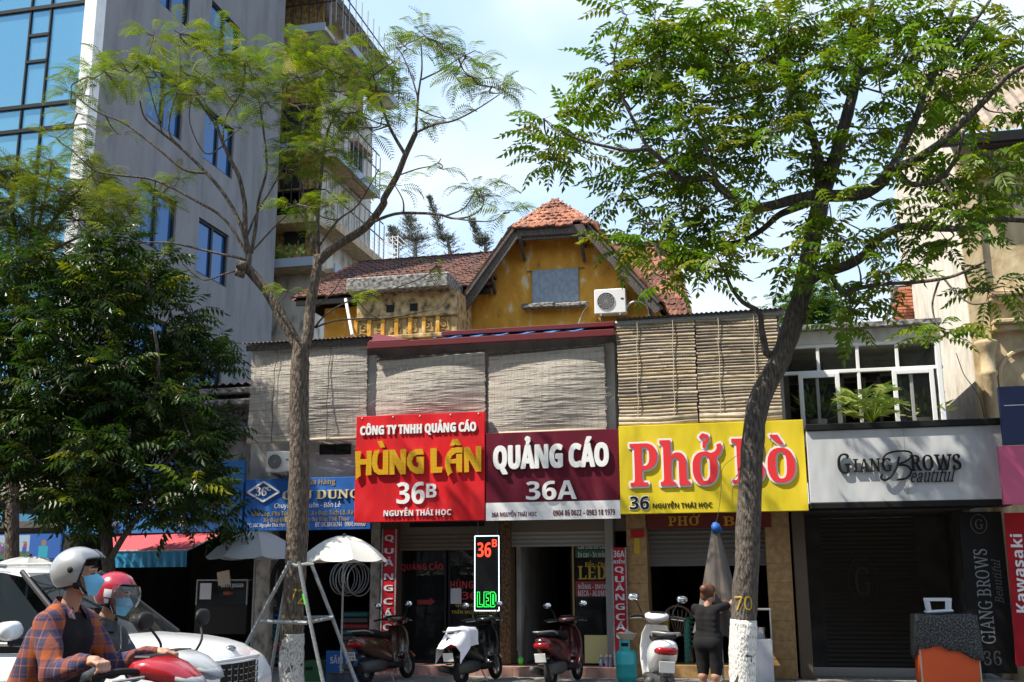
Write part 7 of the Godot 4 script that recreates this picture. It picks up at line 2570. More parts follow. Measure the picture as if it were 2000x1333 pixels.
# ---------------------------------------------------------------- small things on the pavement
func umbrella(at: Vector3, r: float, rise: float, pole_top: float, label: String, m: Material, stand: Material):
	var o := thing("parasol", label, "umbrella", at)
	var hub := V(0, pole_top, 0)
	for k in 8:
		var b := sb().smooth()
		var rings := []
		for i in 6:
			var f := i / 5.0
			var ring := []
			for j in 6:
				var a := TAU * (k + j / 5.0) / 8 + 0.2
				var sag := 0.05 * r * sin(j / 5.0 * PI) * f
				var rad := r * f * (1.0 - 0.06 * sin(j / 5.0 * PI) * f)
				ring.append(hub + V(cos(a) * rad, rise * (1.0 - pow(f, 1.9)) - rise - sag * 0.6 + (0.05 * rise if j in [0, 5] else 0.0), sin(a) * rad))
			rings.append(ring)
		b.loft(rings, false, false)
		part(b, "canopy_panel", m, o)
		b = sb()
		var a := TAU * k / 8 + 0.2
		b.tube([hub + V(0, -0.03, 0), hub + V(cos(a) * r * 0.5, -rise * 0.3 - 0.02, sin(a) * r * 0.5), hub + V(cos(a) * r, -rise, sin(a) * r)], 0.006, 4)
		part(b, "rib", K.galv, o)
	var b := sb()
	b.tube([V(0, 0.0, 0), hub + V(0, 0.02, 0)], 0.016, 8)
	part(b, "pole", K.galv, o)
	b = sb().smooth()
	b.ball(hub + V(0, 0.02, 0), V(0.035, 0.03, 0.035), 8, 6)
	part(b, "finial", K.dark_grey, o)
	b = sb()
	b.lathe([Vector2(0.17, 0), Vector2(0.2, 0.2), Vector2(0.21, 0.22), Vector2(0.18, 0.21)], Transform3D.IDENTITY, 14)
	part(b, "stand", stand, o)

func street_things():
	# umbrellas
	var p: Vector3 = V(-7.61, 2.27, -15.60)
	umbrella(V(p.x, 0, p.z), 0.74, 0.4, p.y, "faded grey parasol left of the forked tree trunk", K.umbrella_grey, K.dark_grey)
	p = V(-6.08, 2.17, -15.40)
	umbrella(V(p.x, 0, p.z), 0.66, 0.36, p.y, "off-white parasol right of the forked tree trunk", K.umbrella_white, K.crate_dark)
	p = V(-10.09, 1.88, -13.60)
	umbrella(V(p.x, 0, p.z), 0.62, 0.2, p.y, "grey parasol rising behind the white car roof", K.umbrella_grey, K.dark_grey)
	# steel props round the forked tree
	var t := thing("tree_prop", "grey steel prop frame standing round the forked tree", "prop", V(-6.27, 0.14, -14.20) * V(1, 0, 1))
	for q in [[V(-6.24, 1.79, -13.85), V(-6.84, 0.68, -13.85), V(-7.18, 0.08, -13.85)], [V(-6.09, 1.78, -13.80), V(-5.90, 1.00, -13.80), V(-5.66, 0.12, -13.80)], [V(-6.26, 1.78, -14.60), V(-5.92, 1.04, -14.60), V(-5.50, 0.08, -14.60)], [V(-6.62, 1.71, -14.65), V(-6.73, 0.96, -14.65), V(-6.86, 0.06, -14.65)]]:
		var b := sb()
		b.tube(q, 0.027, 8)
		wpart(b, "prop_leg", K.galv, t)
	for q in [[V(-6.63, 1.00, -13.82), V(-5.95, 0.98, -13.82)], [V(-6.11, 0.97, -14.20), V(-5.73, 1.04, -14.20)], [V(-5.87, 1.03, -14.55), V(-6.64, 1.01, -14.55)]]:
		var b := sb()
		b.tube([q[0], q[1]], 0.026, 8)
		wpart(b, "crossbar", K.galv, t)
	var b := sb()
	b.tube(curve([V(-6.29, 1.78, -13.86), V(-6.16, 1.73, -13.86), V(-5.99, 1.75, -13.86), V(-5.90, 1.74, -13.86)], 3), 0.022, 6)
	wpart(b, "collar", K.galv, t)
	b = sb()
	b.tube([V(-6.00, 1.36, -13.80), V(-5.96, 1.22, -13.80)], 0.0285, 8)
	wpart(b, "green_tape", K.sticker_lime, t)
	# blue inner tube sign on the ground
	t = thing("floor_sign", "blue floor sign with white lettering leaning behind the parasol bucket", "sign", V(-6.43, 0.06, -16.30) * V(1, 0, 1))
	var r: Rect2 = Rect2(-6.685, 0.049, 0.538, 0.410)
	b = sb()
	b.box(V(r.position.x, 0.0, -16.33), V(r.end.x, r.end.y, -16.3), 0.004)
	wpart(b, "panel", K.blue, t)
	letters("SĂM LỐP", font("Droid Sans", 700), Rect2(-6.612, 0.270, 0.446, 0.129), -16.3, 0.004, K.white_dull, t)
	letters("XE", font("Droid Sans", 700), Rect2(-6.480, 0.126, 0.252, 0.099), -16.3, 0.004, K.white_dull, t)
	# green crate
	t = thing("plastic_crate", "dark green plastic crate on the pavement beside the floor sign", "crate", V(-6.94, 0.04, -16.40) * V(1, 0, 1))
	b = sb()
	for s in [[V(-0.17, 0, 0.13), V(0.17, 0.3, 0.15)], [V(-0.17, 0, -0.15), V(0.17, 0.3, -0.13)], [V(-0.19, 0, -0.15), V(-0.17, 0.3, 0.15)], [V(0.17, 0, -0.15), V(0.19, 0.3, 0.15)], [V(-0.17, 0, -0.13), V(0.17, 0.02, 0.13)]]:
		b.box(s[0], s[1])
	part(b, "shell", K.crate_green, t)
	b = sb()
	b.box(V(-0.06, 0.17, 0.151), V(0.06, 0.22, 0.156))
	part(b, "handle_slot", K.black, t)
	# folded parasol beside the woman
	p = V(-0.60, 2.26, -15.20)
	t = thing("folded_parasol", "tall folded grey-brown parasol with blue cap beside the woman", "umbrella", V(p.x, 0, p.z))
	b = sb()
	b.tube([V(0.02, 0, 0), V(0.0, p.y, 0)], 0.018, 8)
	part(b, "pole", K.galv, t)
	b = sb().smooth()
	var rings := []
	for i in 13:
		var f := i / 12.0
		var ring := []
		for k in 32:
			var a := TAU * k / 32
			var fold := 1.0 + 0.3 * f * cos(a * 6 + f * 0.8) + 0.1 * sin(a * 11)
			var rad := (0.035 + 0.27 * pow(f, 0.9)) * fold
			var y := p.y - 0.05 - f * (1.42 + 0.14 * sin(a + 1.0) + 0.09 * cos(a * 6 + 0.8))
			ring.append(V(cos(a) * rad + 0.05 * f, y, sin(a) * rad * 0.75))
		rings.append(ring)
	b.loft(rings, true, false)
	part(b, "canopy", K.umbrella_brown, t)
	b = sb().smooth()
	b.lathe([Vector2(0.02, 0.02), Vector2(0.06, -0.02), Vector2(0.075, -0.12), Vector2(0.05, -0.1)], Transform3D(Basis(V(0, 0, 1), 0.25), V(0, p.y, 0)), 9)
	part(b, "blue_cap", K.blue, t)
	b = sb()
	b.lathe([Vector2(0.22, 0), Vector2(0.22, 0.05), Vector2(0.04, 0.08), Vector2(0.04, 0.2)], Transform3D.IDENTITY, 18)
	part(b, "foot", K.old_concrete, t)
	# gas cylinder with a tray on top
	p = V(-2.08, -0.05, -16.90)
	t = thing("gas_cylinder", "turquoise gas cylinder beside the white scooter", "gas cylinder", V(p.x, 0, p.z))
	b = sb().smooth()
	b.lathe([Vector2(0.13, 0), Vector2(0.13, 0.04), Vector2(0.155, 0.07), Vector2(0.16, 0.1), Vector2(0.16, 0.26), Vector2(0.163, 0.265), Vector2(0.163, 0.275), Vector2(0.16, 0.28), Vector2(0.16, 0.4), Vector2(0.14, 0.45), Vector2(0.09, 0.475), Vector2(0.03, 0.48)], Transform3D.IDENTITY, 22)
	part(b, "body", K.gas, t)
	b = sb()
	b.lathe([Vector2(0.1, 0.46), Vector2(0.1, 0.62), Vector2(0.093, 0.62), Vector2(0.093, 0.46)], Transform3D(Basis(V(0, 1, 0), 1.2), Vector3.ZERO), 14, false, TAU * 0.68)
	part(b, "collar", K.gas, t)
	b = sb()
	b.box(V(-0.06, 0.53, 0.094), V(0.05, 0.58, 0.104), 0.004)
	part(b, "hand_hole", K.black, t)
	b = sb()
	b.tube([V(0, 0.48, 0), V(0, 0.56, 0)], 0.025, 8)
	part(b, "valve", K.brass, t)
	t = thing("plastic_basket", "small tan basket of odds and ends on the gas cylinder", "basket", V(p.x + 0.02, 0.622, p.z))
	b = sb()
	b.lathe([Vector2(0.09, 0), Vector2(0.16, 0.09), Vector2(0.165, 0.095), Vector2(0.15, 0.09), Vector2(0.08, 0.006)], Transform3D.IDENTITY, 14)
	part(b, "bowl", K.cane_plain, t)
	b = sb()
	b.obox(Transform3D(Basis(V(0, 0, 1), -0.5), V(0.03, 0.1, 0)), V(0.12, 0.05, 0.06), 0.005)
	part(b, "carton", K.white_dull, t)
	# noodle shop furniture
	chair(V(-1.43, 0.25, -18.60), 0.4, "brown plastic armchair inside the noodle shop")
	for i in 7:
		b = sb()
		var q: Vector3 = V(-1.14, 0.23, -18.40)
		stool_shape(b, V(q.x, 0.2 + i * 0.075, q.z), 0.15, 0.26)
		single(b, "stacked_stool", K.stool_green, "green plastic stool %s of the stack beside the woman" % ["at the bottom", "second from the bottom", "third from the bottom", "in the middle", "third from the top", "second from the top", "at the top"][i], "stool", "stacked green stools")
	b = sb()
	b.box(V(-1.81, 0.60, -18.80), V(-1.56, 0.90, -18.80) + V(0, 0, 0.25), 0.01)
	b.box(V(-1.812, 0.14, -18.8), V(-1.57, 0.61, -18.80) + V(0, 0, 0.25), 0.01)
	single(b, "yellow_cabinet", K.yellow_dull, "dull yellow cabinet in the dark noodle shop", "cabinet")
	t = thing("food_cart", "white food cabinet with glass case and steel pot behind the right trunk", "cart", V(-0.107, 0, -17.4))
	b = sb()
	b.box(V(-0.2, 0, -0.2), V(0.2, 0.62, 0.2), 0.01)
	part(b, "cabinet", K.white_dull, t)
	b = sb()
	for x in [-0.2, 0.18]:
		for z in [-0.2, 0.18]:
			b.box(V(x, 0.62, z), V(x + 0.02, 1.05, z + 0.02))
	b.box(V(-0.2, 1.05, -0.2), V(0.2, 1.07, 0.2))
	part(b, "case_frame", K.galv, t)
	b = sb().smooth()
	b.lathe([Vector2(0.1, 0.622), Vector2(0.1, 0.78), Vector2(0.11, 0.79)], Transform3D.IDENTITY, 14)
	part(b, "steel_pot", K.chrome, t)
	# orange box under a dark cloth, white stool upside down on it
	p = V(2.42, 0.19, -16.40)
	t = thing("orange_box", "orange box with pale corner strips in front of the dark shutter", "box", V(p.x, 0, p.z))
	b = sb()
	b.box(V(-0.38, 0.03, -0.3), V(0.38, 1.0, 0.3), 0.008)
	part(b, "body", K.box_orange, t)
	b = sb()
	for x in [-0.385, 0.365]:
		b.box(V(x, 0.03, 0.285), V(x + 0.02, 1.0, 0.306))
	b.box(V(-0.365, 0.03, 0.3), V(0.365, 0.045, 0.307))
	part(b, "corner_strip", K.cane_plain, t)
	b = sb().smooth()
	rings = []
	for i in 10:
		var f := i / 9.0
		var ring := []
		for k in 40:
			var a := TAU * k / 40
			var c := V(cos(a), 0, sin(a))
			var sq := 1.0 / maxf(absf(c.x), absf(c.z))
			var e := minf(sq, 1.41)
			var y := 1.012 if f < 0.45 else 1.012 - (f - 0.45) / 0.55 * (0.5 + 0.09 * sin(a * 2 + 0.6) + 0.025 * sin(a * 9))
			var g := f / 0.45 if f < 0.45 else 1.0 + (f - 0.45) * (0.16 + 0.07 * sin(a * 8))
			ring.append(V(c.x * e * 0.395 * g, y + (0.006 + 0.006 * sin(a * 5 + f * 7)), c.z * e * 0.32 * g))
		rings.append(ring)
	b.loft(rings, true, true)
	var cl := inst(b.done(), "camouflage_cloth", K.camo, self, t.position)
	tag(cl, "dark mottled cloth draped over the orange box", "cloth")
	t = thing("white_stool", "white plastic stool lying on the mottled cloth", "stool", V(p.x - 0.05, 1.03, p.z))
	b = sb()
	b.obox(Transform3D(Basis(V(0, 0, 1), 0.06), V(0, 0.03, 0)), V(0.36, 0.035, 0.28), 0.012)
	part(b, "seat", K.stool_white, t)
	for sx in [-0.13, 0.13]:
		for sz in [-0.1, 0.1]:
			b = sb()
			bar(V(sx, 0.045, sz), V(sx * 1.12, 0.2, sz), 0.05, 0.02, b, 0.004)
			part(b, "leg", K.stool_white, t)
	b = sb()
	b.box(V(-0.17, 0.17, -0.12), V(0.17, 0.21, -0.1)).box(V(-0.17, 0.17, 0.1), V(0.17, 0.21, 0.12))
	part(b, "rim", K.stool_white, t)

func stool_shape(b: SB, at: Vector3, r: float, h: float):
	b.lathe([Vector2(r * 0.95, h - 0.02), Vector2(r, h - 0.01), Vector2(r * 0.9, h), Vector2(0.02, h)], Transform3D(Basis.IDENTITY, at), 12, false)
	for k in 4:
		var a := TAU * (k + 0.5) / 4
		bar(at + V(cos(a) * r * 0.85, h - 0.02, sin(a) * r * 0.85), at + V(cos(a) * r * 1.2, 0, sin(a) * r * 1.2), 0.07, 0.015, b)

func chair(at: Vector3, s: float, label: String):
	var o := thing("plastic_chair", label, "chair", V(at.x, 0.2, at.z))
	var b := sb()
	b.box(V(-0.22, 0.4, -0.2), V(0.22, 0.43, 0.22), 0.01)
	part(b, "seat", K.chair_brown, o)
	for x in [-0.2, 0.2]:
		for z in [-0.18, 0.2]:
			b = sb()
			bar(V(x, 0.4, z), V(x * 1.15, 0, z * 1.15), 0.05, 0.03, b)
			part(b, "leg", K.chair_brown, o)
		b = sb()
		b.tube(curve([V(x, 0.42, -0.18), V(x * 1.05, 0.62, -0.15), V(x * 1.15, 0.63, 0.1), V(x * 1.1, 0.42, 0.2)], 4), 0.02, 6)
		part(b, "arm", K.chair_brown, o)
	b = sb()
	b.tube(curve([V(-0.2, 0.42, -0.2), V(-0.21, 0.75, -0.27), V(0, 0.87, -0.3), V(0.21, 0.75, -0.27), V(0.2, 0.42, -0.2)], 5), 0.022, 6)
	for i in 5:
		b.tube([V(-0.05 + i * 0.025, 0.43, -0.2), V(-0.16 + i * 0.08, 0.8, -0.28)], 0.012, 5)
	part(b, "backrest", K.chair_brown, o)

# ---------------------------------------------------------------- vehicles
# rings across z: [x, y, z, half width, half height, squareness]
func hull(b: SB, secs: Array, seg := 18, caps := true) -> SB:
	b.smooth()
	var rings := []
	for s in secs:
		var ring := []
		var e: float = 2.0 / s[5]
		for k in seg:
			var a := TAU * k / seg
			ring.append(V(s[0] + s[3] * signf(cos(a)) * pow(absf(cos(a)), e), s[1] + s[4] * signf(sin(a)) * pow(absf(sin(a)), e), s[2]))
		rings.append(ring)
	return b.loft(rings, true, caps)

func wheel(o: Node3D, at: Vector3, r: float, w: float, spokes := 5):
	var b := sb()
	torus(b, at, r - w * 0.5, w * 0.5, V(1, 0, 0), Vector3.ONE)
	var t := part(b, "wheel", K.rubber, o)
	b = sb()
	torus(b, at, r - w * 0.95, 0.012, V(1, 0, 0), Vector3.ONE)
	b.smooth(false)
	for k in spokes:
		var a := TAU * k / spokes
		b.tube([at, at + V(0, cos(a), sin(a)) * (r - w)], 0.014, 5)
	b.tube([at - V(0.05, 0, 0), at + V(0.05, 0, 0)], 0.035, 10)
	part(b, "rim", K.galv, t)

# a step-through scooter, +z forward, standing on y = 0
func scooter(label: String, at: Vector3, turn: float, paint: Material, seat: Material, plate := "", lean := 0.06, scale_ := 1.0, mirrors := true) -> Node3D:
	var o := thing("scooter", label, "scooter", at, turn)
	o.rotation.z = lean
	o.scale = Vector3.ONE * scale_
	wheel(o, V(0, 0.22, 0.64), 0.22, 0.09)
	wheel(o, V(0, 0.22, -0.58), 0.22, 0.11)
	var b := sb()
	hull(b, [[0, 0.72, -0.95, 0.05, 0.03, 2.2], [0, 0.70, -0.9, 0.12, 0.08, 2.4], [0, 0.66, -0.75, 0.16, 0.14, 2.5], [0, 0.6, -0.5, 0.185, 0.18, 2.5], [0, 0.55, -0.25, 0.18, 0.2, 2.5], [0, 0.48, -0.02, 0.15, 0.2, 2.5], [0, 0.42, 0.08, 0.12, 0.16, 2.4]])
	part(b, "rear_body", paint, o)
	b = sb()
	hull(b, [[0, 0.83, -0.86, 0.08, 0.02, 2.5], [0, 0.83, -0.75, 0.14, 0.05, 2.6], [0, 0.82, -0.4, 0.155, 0.06, 2.6], [0, 0.78, -0.2, 0.15, 0.06, 2.6], [0, 0.77, 0.0, 0.12, 0.06, 2.6], [0, 0.73, 0.1, 0.08, 0.05, 2.4]])
	part(b, "seat", seat, o)
	b = sb()
	hull(b, [[0, 0.27, -0.1, 0.17, 0.06, 3], [0, 0.25, 0.1, 0.18, 0.05, 3], [0, 0.26, 0.34, 0.17, 0.05, 3]])
	part(b, "floorboard", K.trim_black, o)
	b = sb()
	var sh := []
	for s in [[0.26, 0.34, 0.17], [0.45, 0.42, 0.2], [0.62, 0.44, 0.21], [0.8, 0.42, 0.19], [0.92, 0.37, 0.14]]:
		var ring := []
		for k in 9:
			var f := k / 8.0 * 2.0 - 1.0
			ring.append(V(s[2] * f, s[0], s[1] + 0.12 * (1.0 - f * f)))
		for k in range(8, -1, -1):
			var f := k / 8.0 * 2.0 - 1.0
			ring.append(V(s[2] * f * 0.98, s[0], s[1] + 0.12 * (1.0 - f * f) - 0.06))
		sh.append(ring)
	b.smooth().loft(sh, true, true)
	part(b, "leg_shield", paint, o)
	b = sb()
	hull(b, [[0, 0.4, 0.42, 0.05, 0.04, 2], [0, 0.46, 0.55, 0.075, 0.04, 2.3], [0, 0.45, 0.7, 0.075, 0.04, 2.3], [0, 0.38, 0.85, 0.05, 0.035, 2]])
	part(b, "front_mudguard", paint, o)
	b = sb()
	for x in [-0.07, 0.07]:
		b.tube([V(x, 0.22, 0.64), V(x, 0.62, 0.5)], 0.02, 7)
	part(b, "fork", K.galv, o)
	b = sb()
	hull(b, [[0, 1.01, 0.2, 0.07, 0.03, 2.4], [0, 1.03, 0.27, 0.16, 0.05, 2.8], [0, 1.03, 0.36, 0.17, 0.062, 2.8], [0, 1.0, 0.46, 0.135, 0.064, 2.6], [0, 0.965, 0.55, 0.085, 0.045, 2.4], [0, 0.945, 0.59, 0.03, 0.02, 2.2]])
	part(b, "handlebar_cover", paint, o)
	b = sb()
	b.cbox(V(0, 1.085, 0.3), V(0.2, 0.02, 0.1), 0.008)
	part(b, "dashboard", K.trim_black, o)
	b = sb()
	hull(b, [[0, 0.985, 0.5, 0.115, 0.03, 2.6], [0, 0.965, 0.56, 0.085, 0.03, 2.6], [0, 0.95, 0.598, 0.035, 0.018, 2.2]])
	part(b, "headlamp", K.headlamp, o)
	for s in [-1.0, 1.0]:
		b = sb()
		b.tube(curve([V(0.15 * s, 1.02, 0.32), V(0.26 * s, 1.03, 0.28), V(0.38 * s, 1.01, 0.2)], 3), 0.018, 7)
		var h := part(b, "handlebar", K.rubber, o)
		b = sb()
		b.tube([V(0.2 * s, 1.0, 0.38), V(0.36 * s, 0.99, 0.31)], 0.008, 5)
		part(b, "brake_lever", K.galv, h)
		if not mirrors: continue
		b = sb()
		b.tube(curve([V(0.2 * s, 1.05, 0.3), V(0.24 * s, 1.14, 0.33), V(0.3 * s, 1.24, 0.28)], 4), 0.008, 6)
		var ms := part(b, "mirror_stem", K.trim_black, o)
		b = sb()
		hull(b, [[0.33 * s, 1.27, 0.3, 0.05, 0.035, 2.2], [0.33 * s, 1.27, 0.29, 0.075, 0.05, 2.3], [0.33 * s, 1.27, 0.27, 0.078, 0.052, 2.3]])
		var mh := part(b, "mirror", K.trim_black, o)
		b = sb()
		hull(b, [[0.33 * s, 1.27, 0.268, 0.07, 0.046, 2.3], [0.33 * s, 1.27, 0.266, 0.07, 0.046, 2.3]])
		part(b, "mirror_glass", K.mirror, mh)
	b = sb()
	hull(b, [[0, 0.665, -0.96, 0.06, 0.025, 2.6], [0, 0.66, -0.93, 0.13, 0.05, 2.8], [0, 0.65, -0.85, 0.15, 0.05, 2.8]])
	part(b, "tail_lamp", K.tail_red, o)
	b = sb()
	b.smooth().tube(curve([V(-0.15, 0.82, -0.55), V(-0.17, 0.87, -0.8), V(0, 0.87, -1.0), V(0.17, 0.87, -0.8), V(0.15, 0.82, -0.55)], 5), 0.014, 7)
	part(b, "grab_rail", K.galv, o)
	b = sb()
	hull(b, [[0, 0.5, -0.6, 0.06, 0.03, 2.5], [0, 0.48, -0.85, 0.07, 0.02, 2.5], [0, 0.36, -0.97, 0.06, 0.015, 2.5]])
	part(b, "rear_mudguard", K.trim_black, o)
	b = sb()
	b.obox(Transform3D(Basis(V(1, 0, 0), -0.25), V(0, 0.47, -0.985)), V(0.19, 0.14, 0.006), 0.003)
	var pl := part(b, "number_plate", K.plate, o)
	if plate != "":
		var rows := plate.split(" ")
		for i in rows.size():
			var l := letters(rows[i], font("Droid Sans", 700), Rect2(-0.075, -0.025, 0.15, 0.05), 0, 0.002, K.black, pl)
			l.transform = Transform3D(Basis(V(0, 1, 0), PI) * Basis(V(1, 0, 0), 0.25), V(0, 0.503 - i * 0.064, -0.997 + i * 0.016))
	b = sb()
	b.smooth().tube(curve([V(0.12, 0.22, -0.15), V(0.17, 0.2, -0.4), V(0.19, 0.27, -0.75), V(0.19, 0.3, -0.92)], 4), [0.025, 0.03, 0.035, 0.045, 0.055, 0.06, 0.06, 0.06, 0.06, 0.058, 0.055, 0.05, 0.045], 10)
	part(b, "exhaust", K.dark_grey, o)
	b = sb()
	hull(b, [[-0.05, 0.28, -0.75, 0.08, 0.08, 2.5], [-0.05, 0.28, -0.4, 0.11, 0.11, 2.5], [0, 0.28, -0.1, 0.12, 0.1, 2.5]])
	part(b, "engine", K.dark_grey, o)
	b = sb()
	b.tube([V(-0.1, 0.2, -0.05), V(-0.24, 0.0, -0.1)], 0.012, 6)
	part(b, "side_stand", K.galv, o)
	return o

func vehicles():
	scooter("dark brown scooter with number plate parked beside the left upright red sign", V(-5.76, 0, -16.5), 2.86, K.paint_brown, K.seat, "29-D2 107.14", -0.06, 0.9)
	scooter("black scooter with a white cloth over its seat, below the glowing display", V(-4.3, 0, -16.55), 2.9, K.paint_black, K.seat, "", -0.06, 0.9)
	scooter("black and red motorbike with a pale plate, in front of the open shop", V(-2.98, 0, -16.6), 2.95, K.paint_dark_red, K.seat, "", -0.06, 0.9)
	scooter("white scooter with red tail lamp, nearest to the noodle shop", V(-1.42, 0, -14.75), 3.34, K.paint_white, K.seat, "", 0.06, 1.0)
	# cloth over the second scooter's tail
	var b := sb().smooth()
	var rings := []
	var n := 12
	for i in n + 1:
		var f := float(i) / n * 2.0 - 1.0
		var ring := []
		for k in 11:
			var g := k / 10.0
			var drop := pow(maxf(absf(f) - 0.28, 0.0), 1.2) * 0.42
			var back := maxf(g - 0.5, 0.0) * 0.75
			var y := 0.905 - drop - back * (0.75 + 0.1 * sin(f * 7)) + 0.008 * sin(f * 11 + g * 9)
			ring.append(V(clampf(f, -0.4, 0.4) * 0.46 + f * 0.05 + 0.02 * sin(g * 8) * absf(f), y, -0.42 - g * 0.56 - (0.06 * g if absf(f) < 0.5 else 0.0) + 0.015 * sin(f * 9)))
		rings.append(ring)
	b.loft(rings, false, false)
	var cl := inst(b.done(), "white_cloth", K.towel, self, V(-4.3, 0, -16.55), Basis(V(0, 1, 0), 2.9) * 0.93)
	tag(cl, "white cloth draped over the seat of the black scooter", "cloth")
	car()

func car():
	var o := thing("white_car", "white sport utility car with a chequered dark grille, behind the riders", "car", V(-7.02, -0.1, -9.6), PI / 2)
	# local axes: +z forward (front at z = 2.25), y = 0 on the road, x across; the near side is +x
	var b := sb()
	hull(b, [[0, 0.62, -2.2, 0.7, 0.3, 4], [0, 0.64, -2.1, 0.86, 0.42, 4], [0, 0.66, -1.2, 0.92, 0.46, 4], [0, 0.66, 0.4, 0.92, 0.48, 4], [0, 0.66, 1.1, 0.92, 0.5, 4.2], [0, 0.64, 1.6, 0.91, 0.48, 4.2], [0, 0.62, 1.95, 0.88, 0.44, 4], [0, 0.6, 2.13, 0.82, 0.38, 4], [0, 0.58, 2.22, 0.72, 0.32, 4]], 40)
	part(b, "body", K.paint_white, o)
	# bonnet: a crowned panel
	b = sb().smooth()
	var rings := []
	for s in [[1.02, 1.15, 0.8], [1.3, 1.15, 0.8], [1.6, 1.13, 0.79], [1.85, 1.1, 0.77], [2.05, 1.055, 0.73], [2.16, 1.0, 0.68], [2.2, 0.95, 0.62]]:
		var ring := []
		for k in 15:
			var f := k / 14.0 * 2.0 - 1.0
			var ridge := 0.012 * exp(-pow((absf(f) - 0.72) * 9.0, 2.0))
			ring.append(V(s[2] * f, s[1] - 0.055 * f * f + ridge, s[0] - 0.1 * f * f * (1.0 if s[0] > 1.7 else 0.3)))
		rings.append(ring)
	b.loft(rings, false, false)
	part(b, "bonnet", K.paint_white, o)
	# grille: dark shell with rows of chrome dashes
	b = sb().smooth()
	rings = []
	for y in [0.42, 0.5, 0.66, 0.82, 0.9]:
		var ring := []
		for k in 13:
			var f := k / 12.0 * 2.0 - 1.0
			ring.append(V(0.6 * f * (0.9 if y < 0.5 else 1.0), y, 2.262 - 0.12 * f * f))
		rings.append(ring)
	b.loft(rings, false, false)
	var gr := part(b, "grille", K.black, o)
	for r in 8:
		for c in 12:
			var f := (c + 0.5) / 12.0 * 2.0 - 1.0
			b = sb()
			b.obox(Transform3D(Basis(V(0, 1, 0), f * 0.38), V(0.58 * f, 0.46 + r * 0.055 + 0.012 * absf(f), 2.272 - 0.12 * f * f)), V(0.062, 0.012, 0.012), 0.003)
			b.obox(Transform3D(Basis(V(0, 1, 0), f * 0.38), V(0.58 * f + 0.042, 0.485 + r * 0.055, 2.268 - 0.12 * f * f)), V(0.008, 0.045, 0.008))
			part(b, "grille_dash", K.grille_metal, gr)
	b = sb()
	b.smooth().tube([V(-0.6, 0.92, 2.13), V(-0.3, 0.935, 2.235), V(0, 0.94, 2.27), V(0.3, 0.935, 2.235), V(0.6, 0.92, 2.13)], 0.016, 8)
	part(b, "bonnet_lip", K.paint_white, o)
	b = sb().smooth()
	b.ball(V(0, 1.02, 2.13), V(0.06, 0.03, 0.045), 12, 8)
	part(b, "emblem", K.grille_metal, o)
	for s in [-1.0, 1.0]:
		b = sb()
		hull(b, [[0.7 * s, 0.84, 2.06, 0.13, 0.05, 2.6], [0.7 * s, 0.84, 2.12, 0.12, 0.045, 2.6]])
		part(b, "headlamp", K.headlamp, o)
		b = sb()
		b.smooth().tube([V(0.68 * s, 0.8, 2.16), V(0.7 * s, 0.6, 2.17), V(0.66 * s, 0.42, 2.15)], 0.022, 8)
		part(b, "running_lamp", K.headlamp, o)
		# wheels and arches
		for z in [1.4, -1.35]:
			wheel(o, V(0.82 * s, 0.34, z), 0.34, 0.2)
			b = sb()
			torus(b, V(0.9 * s, 0.36, z), 0.39, 0.035, V(1, 0, 0), Vector3.ONE)
			part(b, "wheel_arch", K.trim_black, o)
		# side windows
		b = sb()
		b.quad(V(0.885 * s, 1.1, 0.95), V(0.64 * s, 1.72, 0.15), V(0.64 * s, 1.73, -1.3), V(0.885 * s, 1.12, -1.7))
		part(b, "side_window", K.car_glass, o)
		b = sb()
		bar(V(0.86 * s, 1.12, 1.1), V(0.62 * s, 1.74, 0.28), 0.04, 0.05, b, 0.012)
		part(b, "windscreen_pillar", K.pillar_grey, o)
		b = sb()
		bar(V(0.895 * s, 1.1, -0.15), V(0.65 * s, 1.72, -0.2), 0.05, 0.05, b, 0.01)
		part(b, "door_pillar", K.trim_black, o)
		b = sb()
		bar(V(0.89 * s, 1.09, 1.0), V(0.89 * s, 1.11, -1.75), 0.03, 0.035, b, 0.008)
		part(b, "waist_trim", K.galv, o)
		# mirrors
		b = sb()
		hull(b, [[1.03 * s, 1.22, 0.6, 0.09, 0.05, 2.3], [1.03 * s, 1.22, 0.56, 0.13, 0.085, 2.5], [1.03 * s, 1.22, 0.48, 0.12, 0.08, 2.5]])
		var mi := part(b, "door_mirror", K.paint_white, o)
		b = sb()
		b.cbox(V(0.95 * s, 1.12, 0.54), V(0.18, 0.07, 0.07), 0.02)
		part(b, "mirror_arm", K.trim_black, mi)
		b = sb()
		b.smooth().tube([V(0.6 * s, 1.78, 0.1), V(0.61 * s, 1.82, -0.2), V(0.61 * s, 1.82, -1.2), V(0.6 * s, 1.77, -1.5)], 0.018, 7)
		part(b, "roof_rail", K.galv, o)
	b = sb().smooth()
	rings = []
	for s in [[0.32, 1.73, 0.6], [0.1, 1.775, 0.63], [-0.6, 1.8, 0.64], [-1.4, 1.77, 0.62], [-1.9, 1.66, 0.58]]:
		var ring := []
		for k in 11:
			var f := k / 10.0 * 2.0 - 1.0
			ring.append(V(s[2] * f, s[1] - 0.05 * pow(absf(f), 2.5), s[0] + 0.08 * (1.0 - f * f)))
		rings.append(ring)
	b.loft(rings, false, false)
	part(b, "roof", K.paint_white, o)
	b = sb().smooth()
	rings = []
	for q in 6:
		var g := q / 5.0
		var ring := []
		for k in 11:
			var f := k / 10.0 * 2.0 - 1.0
			ring.append(V(lerpf(0.8, 0.59, g) * f, lerpf(1.12, 1.725, g) + 0.03 * sin(g * PI), lerpf(1.1, 0.32, g) + 0.1 * (1.0 - f * f)))
		rings.append(ring)
	b.loft(rings, false, false)
	var ws := part(b, "windscreen", K.car_glass, o)
